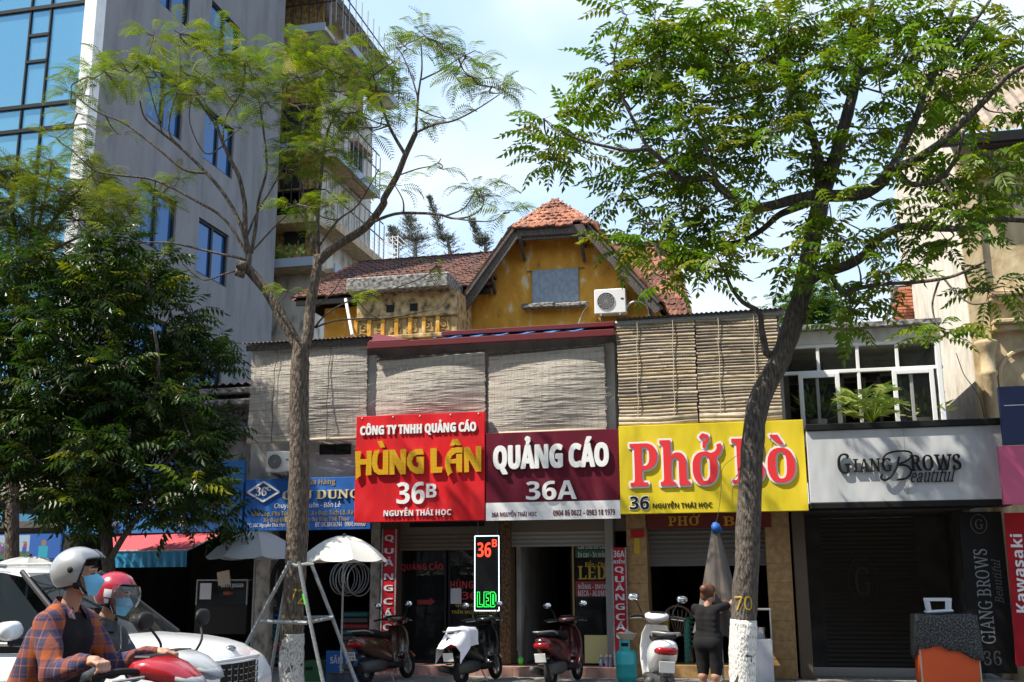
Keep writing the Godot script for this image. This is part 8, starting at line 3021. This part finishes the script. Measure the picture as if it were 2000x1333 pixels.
	for x in [0.38, 0.47]:
		b = sb()
		b.lathe([Vector2(0.001, 0), Vector2(0.045, 0)], Transform3D(Basis(V(1, 0, 0), 0.95), V(x, 1.59, 0.585)), 14, false)
		part(b, "sticker", K.sticker_pale, ws)
	b = sb()
	b.quad(V(-0.58, 1.62, -1.9), V(0.58, 1.62, -1.9), V(0.8, 1.1, -2.15), V(-0.8, 1.1, -2.15))
	part(b, "rear_window", K.car_glass, o)
	b = sb()
	b.box(V(-0.84, 1.0, -2.1), V(0.84, 1.1, 1.05))
	part(b, "dash_and_shelf", K.trim_black, o)
	for x in [-0.38, 0.38]:
		b = sb()
		hull(b, [[x, 1.2, -0.35, 0.22, 0.25, 3], [x, 1.25, -0.2, 0.22, 0.3, 3], [x, 1.22, -0.12, 0.2, 0.25, 3]])
		part(b, "front_seat", K.seat, o)

# ---------------------------------------------------------------- bodies: joined distance fields, meshed
# bones: [a, b, radius a, radius b] tapered capsules; ["e", centre, radii] ellipsoids; ["-", centre, radii] hollows
func field_mesh(out: SB, bones: Array, cell: float, k: float):
	var lo := Vector3.ONE * 1e9
	var hi := -lo
	for q in bones:
		if q[0] is String:
			if q[0] == "-": continue
			lo = lo.min(q[1] - q[2]); hi = hi.max(q[1] + q[2])
		else:
			var r := Vector3.ONE * maxf(q[2], q[3])
			lo = lo.min(q[0] - r).min(q[1] - r); hi = hi.max(q[0] + r).max(q[1] + r)
	lo -= Vector3.ONE * (k * 0.5 + cell * 2)
	hi += Vector3.ONE * (k * 0.5 + cell * 2)
	var nx := int((hi.x - lo.x) / cell) + 2
	var ny := int((hi.y - lo.y) / cell) + 2
	var nz := int((hi.z - lo.z) / cell) + 2
	var f := PackedFloat32Array()
	f.resize(nx * ny * nz)
	f.fill(1.0)
	for q in bones:
		var a: Vector3
		var c: Vector3
		var ell := q[0] is String
		var pad: float
		if ell:
			a = q[1] - q[2]; c = q[1] + q[2]; pad = k + cell * 2
		else:
			a = q[0].min(q[1]); c = q[0].max(q[1]); pad = maxf(q[2], q[3]) + k + cell * 2
		var i0 := maxi(int((a.x - pad - lo.x) / cell), 0)
		var i1 := mini(int((c.x + pad - lo.x) / cell) + 1, nx - 1)
		var j0 := maxi(int((a.y - pad - lo.y) / cell), 0)
		var j1 := mini(int((c.y + pad - lo.y) / cell) + 1, ny - 1)
		var k0 := maxi(int((a.z - pad - lo.z) / cell), 0)
		var k1 := mini(int((c.z + pad - lo.z) / cell) + 1, nz - 1)
		var ba := Vector3.ZERO
		var bb := 1.0
		var ra := 0.0
		var rb := 0.0
		var o0: Vector3
		var rad := Vector3.ONE
		var rmin := 1.0
		var neg := false
		if ell:
			o0 = q[1]; rad = q[2]; rmin = minf(rad.x, minf(rad.y, rad.z)); neg = q[0] == "-"
		else:
			o0 = q[0]; ba = q[1] - q[0]; bb = maxf(ba.length_squared(), 1e-9); ra = q[2]; rb = q[3]
		for kk in range(k0, k1 + 1):
			for j in range(j0, j1 + 1):
				var at := (kk * ny + j) * nx
				for i in range(i0, i1 + 1):
					var p := lo + Vector3(i, j, kk) * cell - o0
					var d: float
					if ell:
						d = ((p / rad).length() - 1.0) * rmin
					else:
						var t := clampf(p.dot(ba) / bb, 0.0, 1.0)
						d = (p - ba * t).length() - lerpf(ra, rb, t)
					var v := f[at + i]
					if neg:
						d = -d
						var h2 := clampf(0.5 - 0.5 * (v - d) / (k * 0.4), 0.0, 1.0)
						f[at + i] = lerpf(v, d, h2) + k * 0.4 * h2 * (1.0 - h2)
					else:
						var h := clampf(0.5 + 0.5 * (v - d) / k, 0.0, 1.0)
						f[at + i] = lerpf(v, d, h) - k * h * (1.0 - h)
	var vid := {}
	var sx := 1
	var sy := nx
	var sz := nx * ny
	var offs := [0, 1, sy, sy + 1, sz, sz + 1, sz + sy, sz + sy + 1]
	var edges := [[0, 1], [2, 3], [4, 5], [6, 7], [0, 2], [1, 3], [4, 6], [5, 7], [0, 4], [1, 5], [2, 6], [3, 7]]
	for kk in nz - 1:
		for j in ny - 1:
			for i in nx - 1:
				var id := (kk * ny + j) * nx + i
				var s := f[id] < 0.0
				if s == (f[id + 1] < 0.0) and s == (f[id + sy] < 0.0) and s == (f[id + sz] < 0.0) and s == (f[id + sy + 1] < 0.0) and s == (f[id + sz + 1] < 0.0) and s == (f[id + sz + sy] < 0.0) and s == (f[id + sz + sy + 1] < 0.0):
					continue
				var sum := Vector3.ZERO
				var n := 0
				for e in edges:
					var fa := f[id + offs[e[0]]]
					var fb := f[id + offs[e[1]]]
					if (fa < 0.0) != (fb < 0.0):
						var t := fa / (fa - fb)
						var pa := Vector3(e[0] & 1, (e[0] >> 1) & 1, e[0] >> 2)
						var pb := Vector3(e[1] & 1, (e[1] >> 1) & 1, e[1] >> 2)
						sum += pa.lerp(pb, t)
						n += 1
				vid[id] = lo + (Vector3(i, j, kk) + sum / n) * cell
	out.smooth()
	for id in vid:
		var s0 := f[id] < 0.0
		for ax in [[sx, sy, sz], [sy, sz, sx], [sz, sx, sy]]:
			var s1 := f[id + ax[0]] < 0.0
			if s0 == s1: continue
			var a: int = id - ax[1] - ax[2]
			var b: int = id - ax[1]
			var d: int = id - ax[2]
			if not (vid.has(a) and vid.has(b) and vid.has(d)): continue
			if s0:
				out.quad(vid[a], vid[d], vid[id], vid[b])
			else:
				out.quad(vid[a], vid[b], vid[id], vid[d])

func field_part(bones: Array, cell: float, k: float, called: String, m: Material, parent: Node3D) -> MeshInstance3D:
	var b := sb()
	field_mesh(b, bones, cell, k)
	return part(b, called, m, parent)

# head bones about centre c (middle of the skull), facing +z turned by basis r
func head_bones(c: Vector3, r: Basis) -> Array:
	var p := func(x, y, z): return c + r * V(x, y, z)
	return [["e", p.call(0, 0.035, -0.01), V(0.076, 0.088, 0.094)], ["e", p.call(0, -0.03, 0.025), V(0.062, 0.085, 0.066)], [p.call(-0.028, -0.085, 0.045), p.call(0.028, -0.085, 0.045), 0.026, 0.026],
		[p.call(0, 0.012, 0.085), p.call(0, -0.032, 0.107), 0.009, 0.014], [p.call(-0.013, -0.035, 0.096), p.call(0.013, -0.035, 0.096), 0.01, 0.01],
		[p.call(-0.045, 0.026, 0.07), p.call(-0.015, 0.03, 0.084), 0.012, 0.013], [p.call(0.045, 0.026, 0.07), p.call(0.015, 0.03, 0.084), 0.012, 0.013],
		["-", p.call(-0.03, 0.008, 0.094), V(0.017, 0.012, 0.014)], ["-", p.call(0.03, 0.008, 0.094), V(0.017, 0.012, 0.014)],
		[p.call(-0.02, -0.064, 0.088), p.call(0.02, -0.064, 0.088), 0.01, 0.01], [p.call(-0.078, 0.01, -0.005), p.call(-0.076, -0.03, 0.0), 0.013, 0.009], [p.call(0.078, 0.01, -0.005), p.call(0.076, -0.03, 0.0), 0.013, 0.009]]

# hand closed on a bar along `bar_` at g; palm towards the wrist w; s = side of the thumb along the bar
func grip(g: Vector3, w: Vector3, bar_: Vector3, s: float) -> Array:
	var back := (w - g).normalized()
	var u := bar_.normalized() * s
	var up := u.cross(back).normalized()
	if up.y < 0: up = -up
	var out := [[w, g + back * 0.045 + up * 0.012, 0.026, 0.03]]
	for i in 4:
		var x := u * (0.032 - i * 0.021)
		var len: float = [0.95, 1.05, 1.0, 0.82][i]
		var k0 := g + x + back * 0.035 + up * 0.02
		var k1 := g + x - back * 0.012 * len + up * 0.03
		var k2 := g + x - back * 0.034 * len + up * 0.002
		var k3 := g + x - back * 0.018 * len - up * 0.022
		out += [[g + x * 0.8 + back * 0.06, k0, 0.015, 0.0105], [k0, k1, 0.0105, 0.01], [k1, k2, 0.0098, 0.009], [k2, k3, 0.009, 0.0078]]
	var t0 := g + u * 0.05 + back * 0.045
	out += [[g + u * 0.02 + back * 0.07, t0, 0.018, 0.0125], [t0, g + u * 0.06 + back * 0.005 - up * 0.004, 0.0125, 0.011], [g + u * 0.06 + back * 0.005 - up * 0.004, g + u * 0.045 - back * 0.022 - up * 0.012, 0.011, 0.009]]
	return out

# helmet shell round c: open in front above the brow
func helmet(o: Node3D, c: Vector3, r: Basis, rad: Vector3, m: Material, brow: float, low: float) -> Node3D:
	var outer := []
	var inner := []
	var seg := 48
	var edge := func(az: float) -> float:
		var a := absf(az)
		return lerpf(brow, low, smoothstep(0.85, 1.5, a)) if a < 2.2 else lerpf(low, low + 0.08, smoothstep(2.2, 3.1, a))
	for i in 13:
		var ro := []
		var ri := []
		for k in seg:
			var az := TAU * k / seg - PI
			var e0: float = edge.call(az)
			var el := lerpf(e0, PI / 2, pow(i / 12.0, 0.9))
			var d := V(sin(az) * cos(el), sin(el), cos(az) * cos(el))
			ro.append(c + r * (d * rad))
			ri.append(c + r * (d * (rad - Vector3.ONE * 0.028)))
		outer.append(ro)
		inner.append(ri)
	var b := sb().smooth()
	b.loft(outer, true, false)
	var h := part(b, "helmet", m, o)
	b = sb().smooth()
	b.loft(inner, true, false)
	b.loft([outer[0], inner[0]], true, false)
	part(b, "lining", K.seat, h)
	b = sb().smooth()
	var rim: Array = outer[0].duplicate()
	rim.append(rim[0])
	b.tube(rim, 0.006, 6, false)
	part(b, "rim_trim", K.trim_black, h)
	return h

# curved patch of an ellipsoid round c, with a little thickness
func patch(c: Vector3, r: Basis, rad: Vector3, a0: float, a1: float, e0: float, e1: float, nu := 18, nv := 8, wave := 0.0) -> SB:
	var b := sb().smooth()
	var rings := []
	for j in nv + 1:
		var ring := []
		for i in nu + 1:
			var az := lerpf(a0, a1, float(i) / nu)
			var el := lerpf(e0, e1, float(j) / nv)
			var q := 1.0 + wave * (sin(j * PI * 0.66))
			ring.append(c + r * (V(sin(az) * cos(el), sin(el), cos(az) * cos(el)) * rad * q))
		rings.append(ring)
	b.loft(rings, false, false)
	return b

func face_mask(o: Node3D, c: Vector3, r: Basis):
	var b := sb().smooth()
	var rings := []
	for j in 10:
		var f := j / 9.0
		var ring := []
		for i in 17:
			var g := i / 16.0 * 2.0 - 1.0
			var az := g * (1.12 - 0.3 * f * f)
			var y := lerpf(0.0, -0.122, f) + 0.02 * g * g * (0.5 - f) * -1.0
			var bul := 0.014 * sin(f * PI) * (1.0 - g * g) + 0.0018 * sin(f * PI * 7.0)
			var dep := lerpf(0.104, 0.088, absf(f - 0.35) * 1.5)
			var nose := 0.022 * exp(-pow(g * 3.2, 2.0)) * exp(-pow((f - 0.3) * 3.0, 2.0))
			ring.append(c + r * V(sin(az) * (0.078 + bul), y, cos(az) * (dep + bul) + nose + 0.002))
		rings.append(ring)
	b.loft(rings, false, false)
	var m := part(b, "face_mask", K.mask, o)
	for s in [-1.0, 1.0]:
		b = sb()
		b.tube(curve([c + r * V(0.073 * s, -0.01, 0.05), c + r * V(0.084 * s, 0.006, 0.02), c + r * V(0.086 * s, 0.0, -0.01)], 3), 0.0022, 4)
		b.tube(curve([c + r * V(0.066 * s, -0.105, 0.04), c + r * V(0.082 * s, -0.06, 0.02), c + r * V(0.086 * s, -0.02, -0.01)], 3), 0.0022, 4)
		part(b, "ear_loop", K.mask_band, m)

func eyes_and_brows(o: Node3D, c: Vector3, r: Basis, closed: bool):
	for s in [-1.0, 1.0]:
		var b := sb().smooth()
		b.tube(curve([c + r * V(0.014 * s, 0.034, 0.1), c + r * V(0.03 * s, 0.041, 0.096), c + r * V(0.052 * s, 0.034, 0.08)], 4), [0.003, 0.0042, 0.005, 0.005, 0.005, 0.0048, 0.004, 0.003, 0.002], 6)
		part(b, "eyebrow", K.hair, o)
		b = sb().smooth()
		b.tube(curve([c + r * V(0.017 * s, 0.006, 0.0905), c + r * V(0.03 * s, 0.008 if not closed else 0.002, 0.0905), c + r * V(0.044 * s, 0.005, 0.082)], 4), 0.0026, 5)
		part(b, "eyelash", K.hair, o)
		if not closed:
			b = sb().smooth()
			b.ball(c + r * V(0.03 * s, 0.003, 0.08), V(0.012, 0.008, 0.011), 10, 6)
			part(b, "eye", K.white, o)

# seated rider on a scooter whose axes are `t`; local +z forward
func rider(label: String, at: Vector3, turn: float, sc: float, first: bool) -> Node3D:
	var o := thing("person", label, "person", at, turn)
	o.scale = Vector3.ONE * sc
	var hy := 0.92
	var lean := 0.03 if first else 0.1
	var sh_y := 1.36 if first else 1.33
	var neck := V(0, sh_y + 0.1, -0.16 + lean)
	var hc: Vector3 = head_of(first)[0]
	var look: Basis = head_of(first)[1]
	var sx := 0.18
	# joints
	var shl := []
	var elb := []
	var wri := []
	var grp := []
	for s in [-1.0, 1.0]:
		shl.append(V(sx * s, sh_y, -0.16 + lean))
		elb.append(V((0.28 if first else 0.27) * s, sh_y - 0.28, 0.0 if first else 0.05))
		wri.append(V(0.34 * s, 1.165, 0.27))
		grp.append(V(0.36 * s, 1.13, 0.34))
	# skin: one continuous body
	var b := sb()
	field_mesh(b, head_bones(hc, look), 0.0055, 0.02)
	var core := [[neck + V(0, -0.1, -0.015), hc + look * V(0, -0.06, -0.015), 0.054, 0.05], [neck + V(0, -0.16, -0.02), V(0, hy, -0.25), 0.06, 0.08]]
	for i in 2:
		core += [[neck + V(0, -0.16, -0.02), shl[i] + V(0, -0.04, -0.01), 0.035, 0.035], [shl[i] + V(0, -0.04, -0.01), elb[i], 0.036, 0.034], [elb[i], wri[i], 0.034, 0.026]]
	field_mesh(b, core, 0.012, 0.022)
	for i in 2:
		field_mesh(b, grip(grp[i], wri[i], V(0.95, -0.05, -0.3) if i else V(-0.95, -0.05, -0.3), -1.0), 0.0055, 0.008)
	part(b, "body", K.skin, o)
	# jacket or open shirt over a dark tee
	var torso := [[V(-0.1, hy + 0.02, -0.28), V(-0.1, sh_y - 0.12, -0.2 + lean), 0.125, 0.125], [V(0.1, hy + 0.02, -0.28), V(0.1, sh_y - 0.12, -0.2 + lean), 0.125, 0.125],
		[V(0, hy + 0.05, -0.24), V(0, sh_y - 0.1, -0.15 + lean), 0.13, 0.12], [shl[0] + V(0.05, -0.02, 0), shl[1] + V(-0.05, -0.02, 0), 0.078, 0.078], [shl[0] * V(0.5, 1, 1) + V(0, 0.035, -0.01), shl[1] * V(0.5, 1, 1) + V(0, 0.035, -0.01), 0.06, 0.06]]
	var jac := torso.duplicate()
	for i in 2:
		var m1: Vector3 = shl[i].lerp(elb[i], 0.5)
		jac += [[shl[i] + V(0, -0.015, 0), m1, 0.072, 0.066], [m1, elb[i], 0.066, 0.06], [elb[i], wri[i].lerp(elb[i], 0.12), 0.06, 0.044]]
		# creases: soft rolls of cloth round the bent elbow
		for k in 4:
			var c: Vector3 = shl[i].lerp(elb[i], 0.55 + k * 0.13)
			var d: Vector3 = (elb[i] - shl[i]).cross(V(0, 0, 1)).normalized()
			jac.append([c + d * 0.05, c + d * 0.02 + V(0, 0, 0.055), 0.02, 0.022])
		for k in 3:
			var c: Vector3 = elb[i].lerp(wri[i], 0.25 + k * 0.22)
			jac.append([c + V(0, 0.035, 0.0), c + V(0.03 * (1 if i else -1), -0.01, 0.01), 0.026, 0.024])
	if first:
		# the front stays open: cut a slot and show the tee inside
		jac.append(["-", V(0, sh_y - 0.28, 0.06 + lean), V(0.085, 0.6, 0.185)])
		field_part(jac, 0.014, 0.032, "open_shirt", K.plaid, o)
		var tee := [[V(-0.07, hy, -0.24), V(-0.07, sh_y - 0.1, -0.17 + lean), 0.12, 0.122], [V(0.07, hy, -0.24), V(0.07, sh_y - 0.1, -0.17 + lean), 0.12, 0.122], [V(-0.1, sh_y - 0.0, -0.16 + lean), V(0.1, sh_y - 0.0, -0.16 + lean), 0.07, 0.07]]
		field_part(tee, 0.018, 0.05, "tee_shirt", K.tee, o)
		var rings := [[], [], []]
		for k in 25:
			var a := lerpf(0.55, TAU - 0.55, k / 24.0)
			var cz := -0.15 + lean
			rings[0].append(V(sin(a) * 0.088, sh_y + 0.025 - 0.025 * cos(a), cz + cos(a) * 0.08))
			rings[1].append(V(sin(a) * 0.074, sh_y + 0.098 - 0.035 * cos(a), cz - 0.005 + cos(a) * 0.068))
			rings[2].append(V(sin(a) * 0.112, sh_y + 0.035 - 0.035 * cos(a), cz + cos(a) * 0.105))
		b = sb().smooth()
		b.loft(rings, false, false)
		part(b, "collar", K.plaid, o)
	else:
		field_part(jac, 0.014, 0.032, "jacket", K.jacket, o)
		b = sb().smooth()
		var lo := []
		var hi := []
		for k in 24:
			var a := TAU * k / 24
			lo.append(V(sin(a) * 0.1, sh_y + 0.04 - 0.03 * cos(a), -0.14 + lean + cos(a) * 0.09))
			hi.append(V(sin(a) * 0.085, sh_y + 0.125 - 0.045 * cos(a), -0.135 + lean + cos(a) * 0.08))
		b.loft([lo, hi], true, false)
		part(b, "collar", K.jacket, o)
		b = sb()
		b.smooth().tube([V(0, sh_y + 0.07, -0.02 + lean), V(0, sh_y - 0.1, 0.0 + lean), V(0, hy + 0.1, -0.1)], 0.005, 5)
		part(b, "zip", K.galv, o)
		for s in [-1.0, 1.0]:
			b = sb()
			b.smooth().tube(curve([V(0.1 + 0.012 * s, sh_y - 0.045, -0.005 + lean), V(0.1 + 0.004 * s, sh_y - 0.06, -0.002 + lean), V(0.1 + 0.012 * s, sh_y - 0.075, -0.002 + lean)], 3), 0.003, 5)
			part(b, "chest_mark", K.white_dull, o)
	# legs
	var legs := []
	for s in [-1.0, 1.0]:
		legs += [[V(0.1 * s, hy - 0.02, -0.26), V(0.16 * s, 0.72, 0.26), 0.1, 0.075], [V(0.16 * s, 0.72, 0.26), V(0.13 * s, 0.36, 0.24), 0.07, 0.05]]
	field_part(legs, 0.02, 0.05, "trousers", K.denim, o)
	for s in [-1.0, 1.0]:
		b = sb()
		field_mesh(b, [[V(0.13 * s, 0.33, 0.23), V(0.13 * s, 0.325, 0.4), 0.045, 0.036], [V(0.13 * s, 0.4, 0.24), V(0.13 * s, 0.34, 0.24), 0.045, 0.045]], 0.014, 0.03)
		part(b, "shoe", K.seat, o)
	# hair, face, helmet
	b = patch(hc + V(0, 0.02, -0.01), look, V(0.086, 0.098, 0.106), -1.25, 1.25, 0.3, 0.75, 20, 5, 0.02)
	part(b, "hair", K.hair, o)
	b = sb()
	for i in 13:
		var x := lerpf(-0.06, 0.06, i / 12.0)
		b.tube([hc + look * V(x, 0.075, 0.082 - x * x * 6.0), hc + look * V(x + rng.randf_range(-0.006, 0.006), 0.052 + rng.randf_range(-0.006, 0.004), 0.096 - x * x * 6.5)], [0.007, 0.002], 5)
	part(b, "fringe", K.hair, o)
	eyes_and_brows(o, hc, look, first)
	face_mask(o, hc, look)
	return o

func head_of(first: bool) -> Array:
	var sh_y := 1.36 if first else 1.33
	var lean := 0.03 if first else 0.1
	var hc := V(0, sh_y + 0.245, -0.12 + lean + (0.02 if first else 0.05))
	var look := Basis(V(0, 1, 0), 0.3 if first else 0.05) * Basis(V(1, 0, 0), -0.1 if first else 0.12)
	return [hc, look]

func ear_flap(h: Node3D, c: Vector3, r: Basis, s: float):
	var b := sb()
	field_mesh(b, [[c + r * V(0.078 * s, -0.03, -0.005), c + r * V(0.076 * s, -0.085, 0.012), 0.034, 0.024], [c + r * V(0.074 * s, -0.09, 0.014), c + r * V(0.04 * s, -0.135, 0.05), 0.012, 0.01], [c + r * V(0.04 * s, -0.135, 0.05), c + r * V(0, -0.142, 0.055), 0.01, 0.01]], 0.007, 0.015)
	part(b, "ear_flap", K.seat, h)

func people():
	# first rider: tartan shirt, silver helmet, red scooter
	var a1 := V(-3.93, -0.1, -5.87)
	var turn := PI / 2
	var o := rider("person in orange and blue tartan shirt, silver helmet and face mask, on the left", a1, turn, 1.045, true)
	var h := head_of(true)
	var hc: Vector3 = h[0] + h[1] * V(0, 0.035, -0.012)
	var lk: Basis = h[1] * Basis(V(1, 0, 0), -0.08)
	var hm := helmet(o, hc, lk, V(0.125, 0.132, 0.148), K.helmet_silver, 0.36, -0.75)
	var b := patch(hc + lk * V(0, -0.005, 0.012), lk, V(0.134, 0.138, 0.16), -1.15, 1.15, 0.35, 0.85, 20, 6)
	part(b, "raised_visor", K.visor, hm)
	for s in [-1.0, 1.0]:
		b = sb().smooth()
		b.ball(hc + lk * V(0.126 * s, 0.0, 0.0), V(0.008, 0.018, 0.018), 12, 8)
		part(b, "visor_button", K.seat, hm)
		ear_flap(hm, hc, lk, s)
	scooter("red scooter ridden by the person in the tartan shirt, mostly below the frame", a1 + V(0.11, 0, 0), turn, K.paint_red, K.seat, "", 0.0, 1.12, false)
	# second rider: dark jacket, red helmet, silver scooter
	var a2 := V(-4.31, -0.1, -6.7)
	o = rider("person in a dark jacket, red helmet and face mask on the silver scooter", a2, turn, 0.98, false)
	h = head_of(false)
	hc = h[0] + h[1] * V(0, 0.035, -0.012)
	lk = h[1]
	hm = helmet(o, hc, lk, V(0.128, 0.134, 0.15), K.helmet_red, 0.42, -0.8)
	b = patch(hc + lk * V(0, -0.02, 0.008), lk, V(0.138, 0.15, 0.178), -1.3, 1.3, -0.5, 0.45, 24, 8)
	part(b, "clear_visor", K.visor, hm)
	for s in [-1.0, 1.0]:
		b = patch(hc, lk, V(0.1295, 0.1355, 0.1515), s * 1.25, s * 1.62, -0.28, 0.12, 6, 5)
		part(b, "white_patch", K.paint_white, hm)
		b = patch(hc, lk, V(0.1295, 0.1355, 0.1515), s * 1.35, s * 1.6, -0.62, -0.36, 6, 4)
		part(b, "white_patch", K.paint_white, hm)
		ear_flap(hm, hc, lk, s)
	b = patch(hc, lk, V(0.1295, 0.1355, 0.1515), 0.1, 0.8, 0.75, 1.0, 8, 4)
	part(b, "white_patch", K.paint_white, hm)
	var sc := scooter("silver scooter with round black mirrors ridden by the person in the dark jacket", a2 + V(0.18, 0, 0), turn, K.paint_silver, K.seat, "", 0.0, 1.1)
	woman()

func woman():
	var p: Vector3 = V(-0.74, 0.16, -14.90)
	var o := thing("person", "person in black top and cropped black trousers seen from behind, reaching to the folded parasol", "person", V(p.x, 0, p.z), PI - 0.35)
	# local +z forward (away from the viewer), standing
	var hc := V(-0.02, 1.33, 0.05)
	var look := Basis(V(0, 1, 0), -0.2) * Basis(V(1, 0, 0), 0.1)
	var b := sb()
	field_mesh(b, head_bones(hc, look), 0.008, 0.02)
	var shl := [V(-0.165, 1.14, 0), V(0.165, 1.14, 0)]
	var elb := [V(-0.27, 1.2, 0.24), V(0.27, 1.05, 0.24)]
	var wri := [V(-0.16, 1.3, 0.42), V(0.14, 1.2, 0.42)]
	var core := [[V(0, 1.12, 0), hc + V(0, -0.06, -0.02), 0.055, 0.052], [V(0, 1.06, 0.01), V(0, 0.8, 0), 0.07, 0.08]]
	for i in 2:
		core += [[V(0, 1.1, 0), shl[i] + V(0, -0.02, 0), 0.04, 0.04], [shl[i] + V(0, -0.02, 0), elb[i], 0.042, 0.038], [elb[i], wri[i], 0.036, 0.026]]
	for s in [-1.0, 1.0]:
		core += [[V(0.085 * s, 0.78, 0), V(0.09 * s, 0.42, 0.02), 0.08, 0.055], [V(0.09 * s, 0.42, 0.02), V(0.09 * s, 0.28, -0.02), 0.05, 0.054], [V(0.09 * s, 0.28, -0.02), V(0.09 * s, 0.08, 0.0), 0.054, 0.034], [V(0.09 * s, 0.06, -0.02), V(0.095 * s, 0.035, 0.13), 0.036, 0.028]]
	field_mesh(b, core, 0.014, 0.03)
	for i in 2:
		field_mesh(b, grip(wri[i] + (wri[i] - elb[i]).normalized() * 0.07, wri[i], V(0.2, 1, 0.1), 1.0), 0.007, 0.008)
	part(b, "body", K.skin, o)
	var top := [[V(-0.06, 0.84, 0), V(-0.07, 1.06, 0), 0.1, 0.1], [V(0.06, 0.84, 0), V(0.07, 1.06, 0), 0.1, 0.1], [V(-0.11, 1.12, 0), V(0.11, 1.12, 0), 0.065, 0.065], [V(-0.08, 0.76, 0), V(0.08, 0.76, 0), 0.118, 0.118]]
	for i in 2:
		top.append([shl[i], shl[i].lerp(elb[i], 0.55), 0.06, 0.054])
	for k in 3:
		top.append([V(-0.12, 0.86 + k * 0.07, -0.07), V(0.11, 0.9 + k * 0.05, -0.075), 0.026, 0.026])
	field_part(top, 0.014, 0.03, "black_top", K.black_cloth, o)
	var tr := [[V(-0.07, 0.7, -0.02), V(0.07, 0.7, -0.02), 0.125, 0.125]]
	for s in [-1.0, 1.0]:
		tr += [[V(0.09 * s, 0.7, -0.02), V(0.095 * s, 0.42, 0.01), 0.105, 0.08], [V(0.095 * s, 0.42, 0.01), V(0.092 * s, 0.33, 0.0), 0.078, 0.075]]
	field_part(tr, 0.016, 0.035, "cropped_trousers", K.black_cloth, o)
	b = sb()
	field_mesh(b, [["e", hc + look * V(0, 0.035, -0.02), V(0.09, 0.1, 0.105)], ["e", hc + look * V(0, 0.05, -0.12), V(0.06, 0.055, 0.05)], ["e", hc + look * V(0.03, -0.03, -0.07), V(0.06, 0.07, 0.04)]], 0.01, 0.02)
	part(b, "hair", K.hair_brown, o)
	for s in [-1.0, 1.0]:
		b = sb()
		b.box(V(0.095 * s - 0.045, 0.0, -0.07), V(0.095 * s + 0.045, 0.02, 0.18), 0.008)
		part(b, "sandal", K.seat, o)
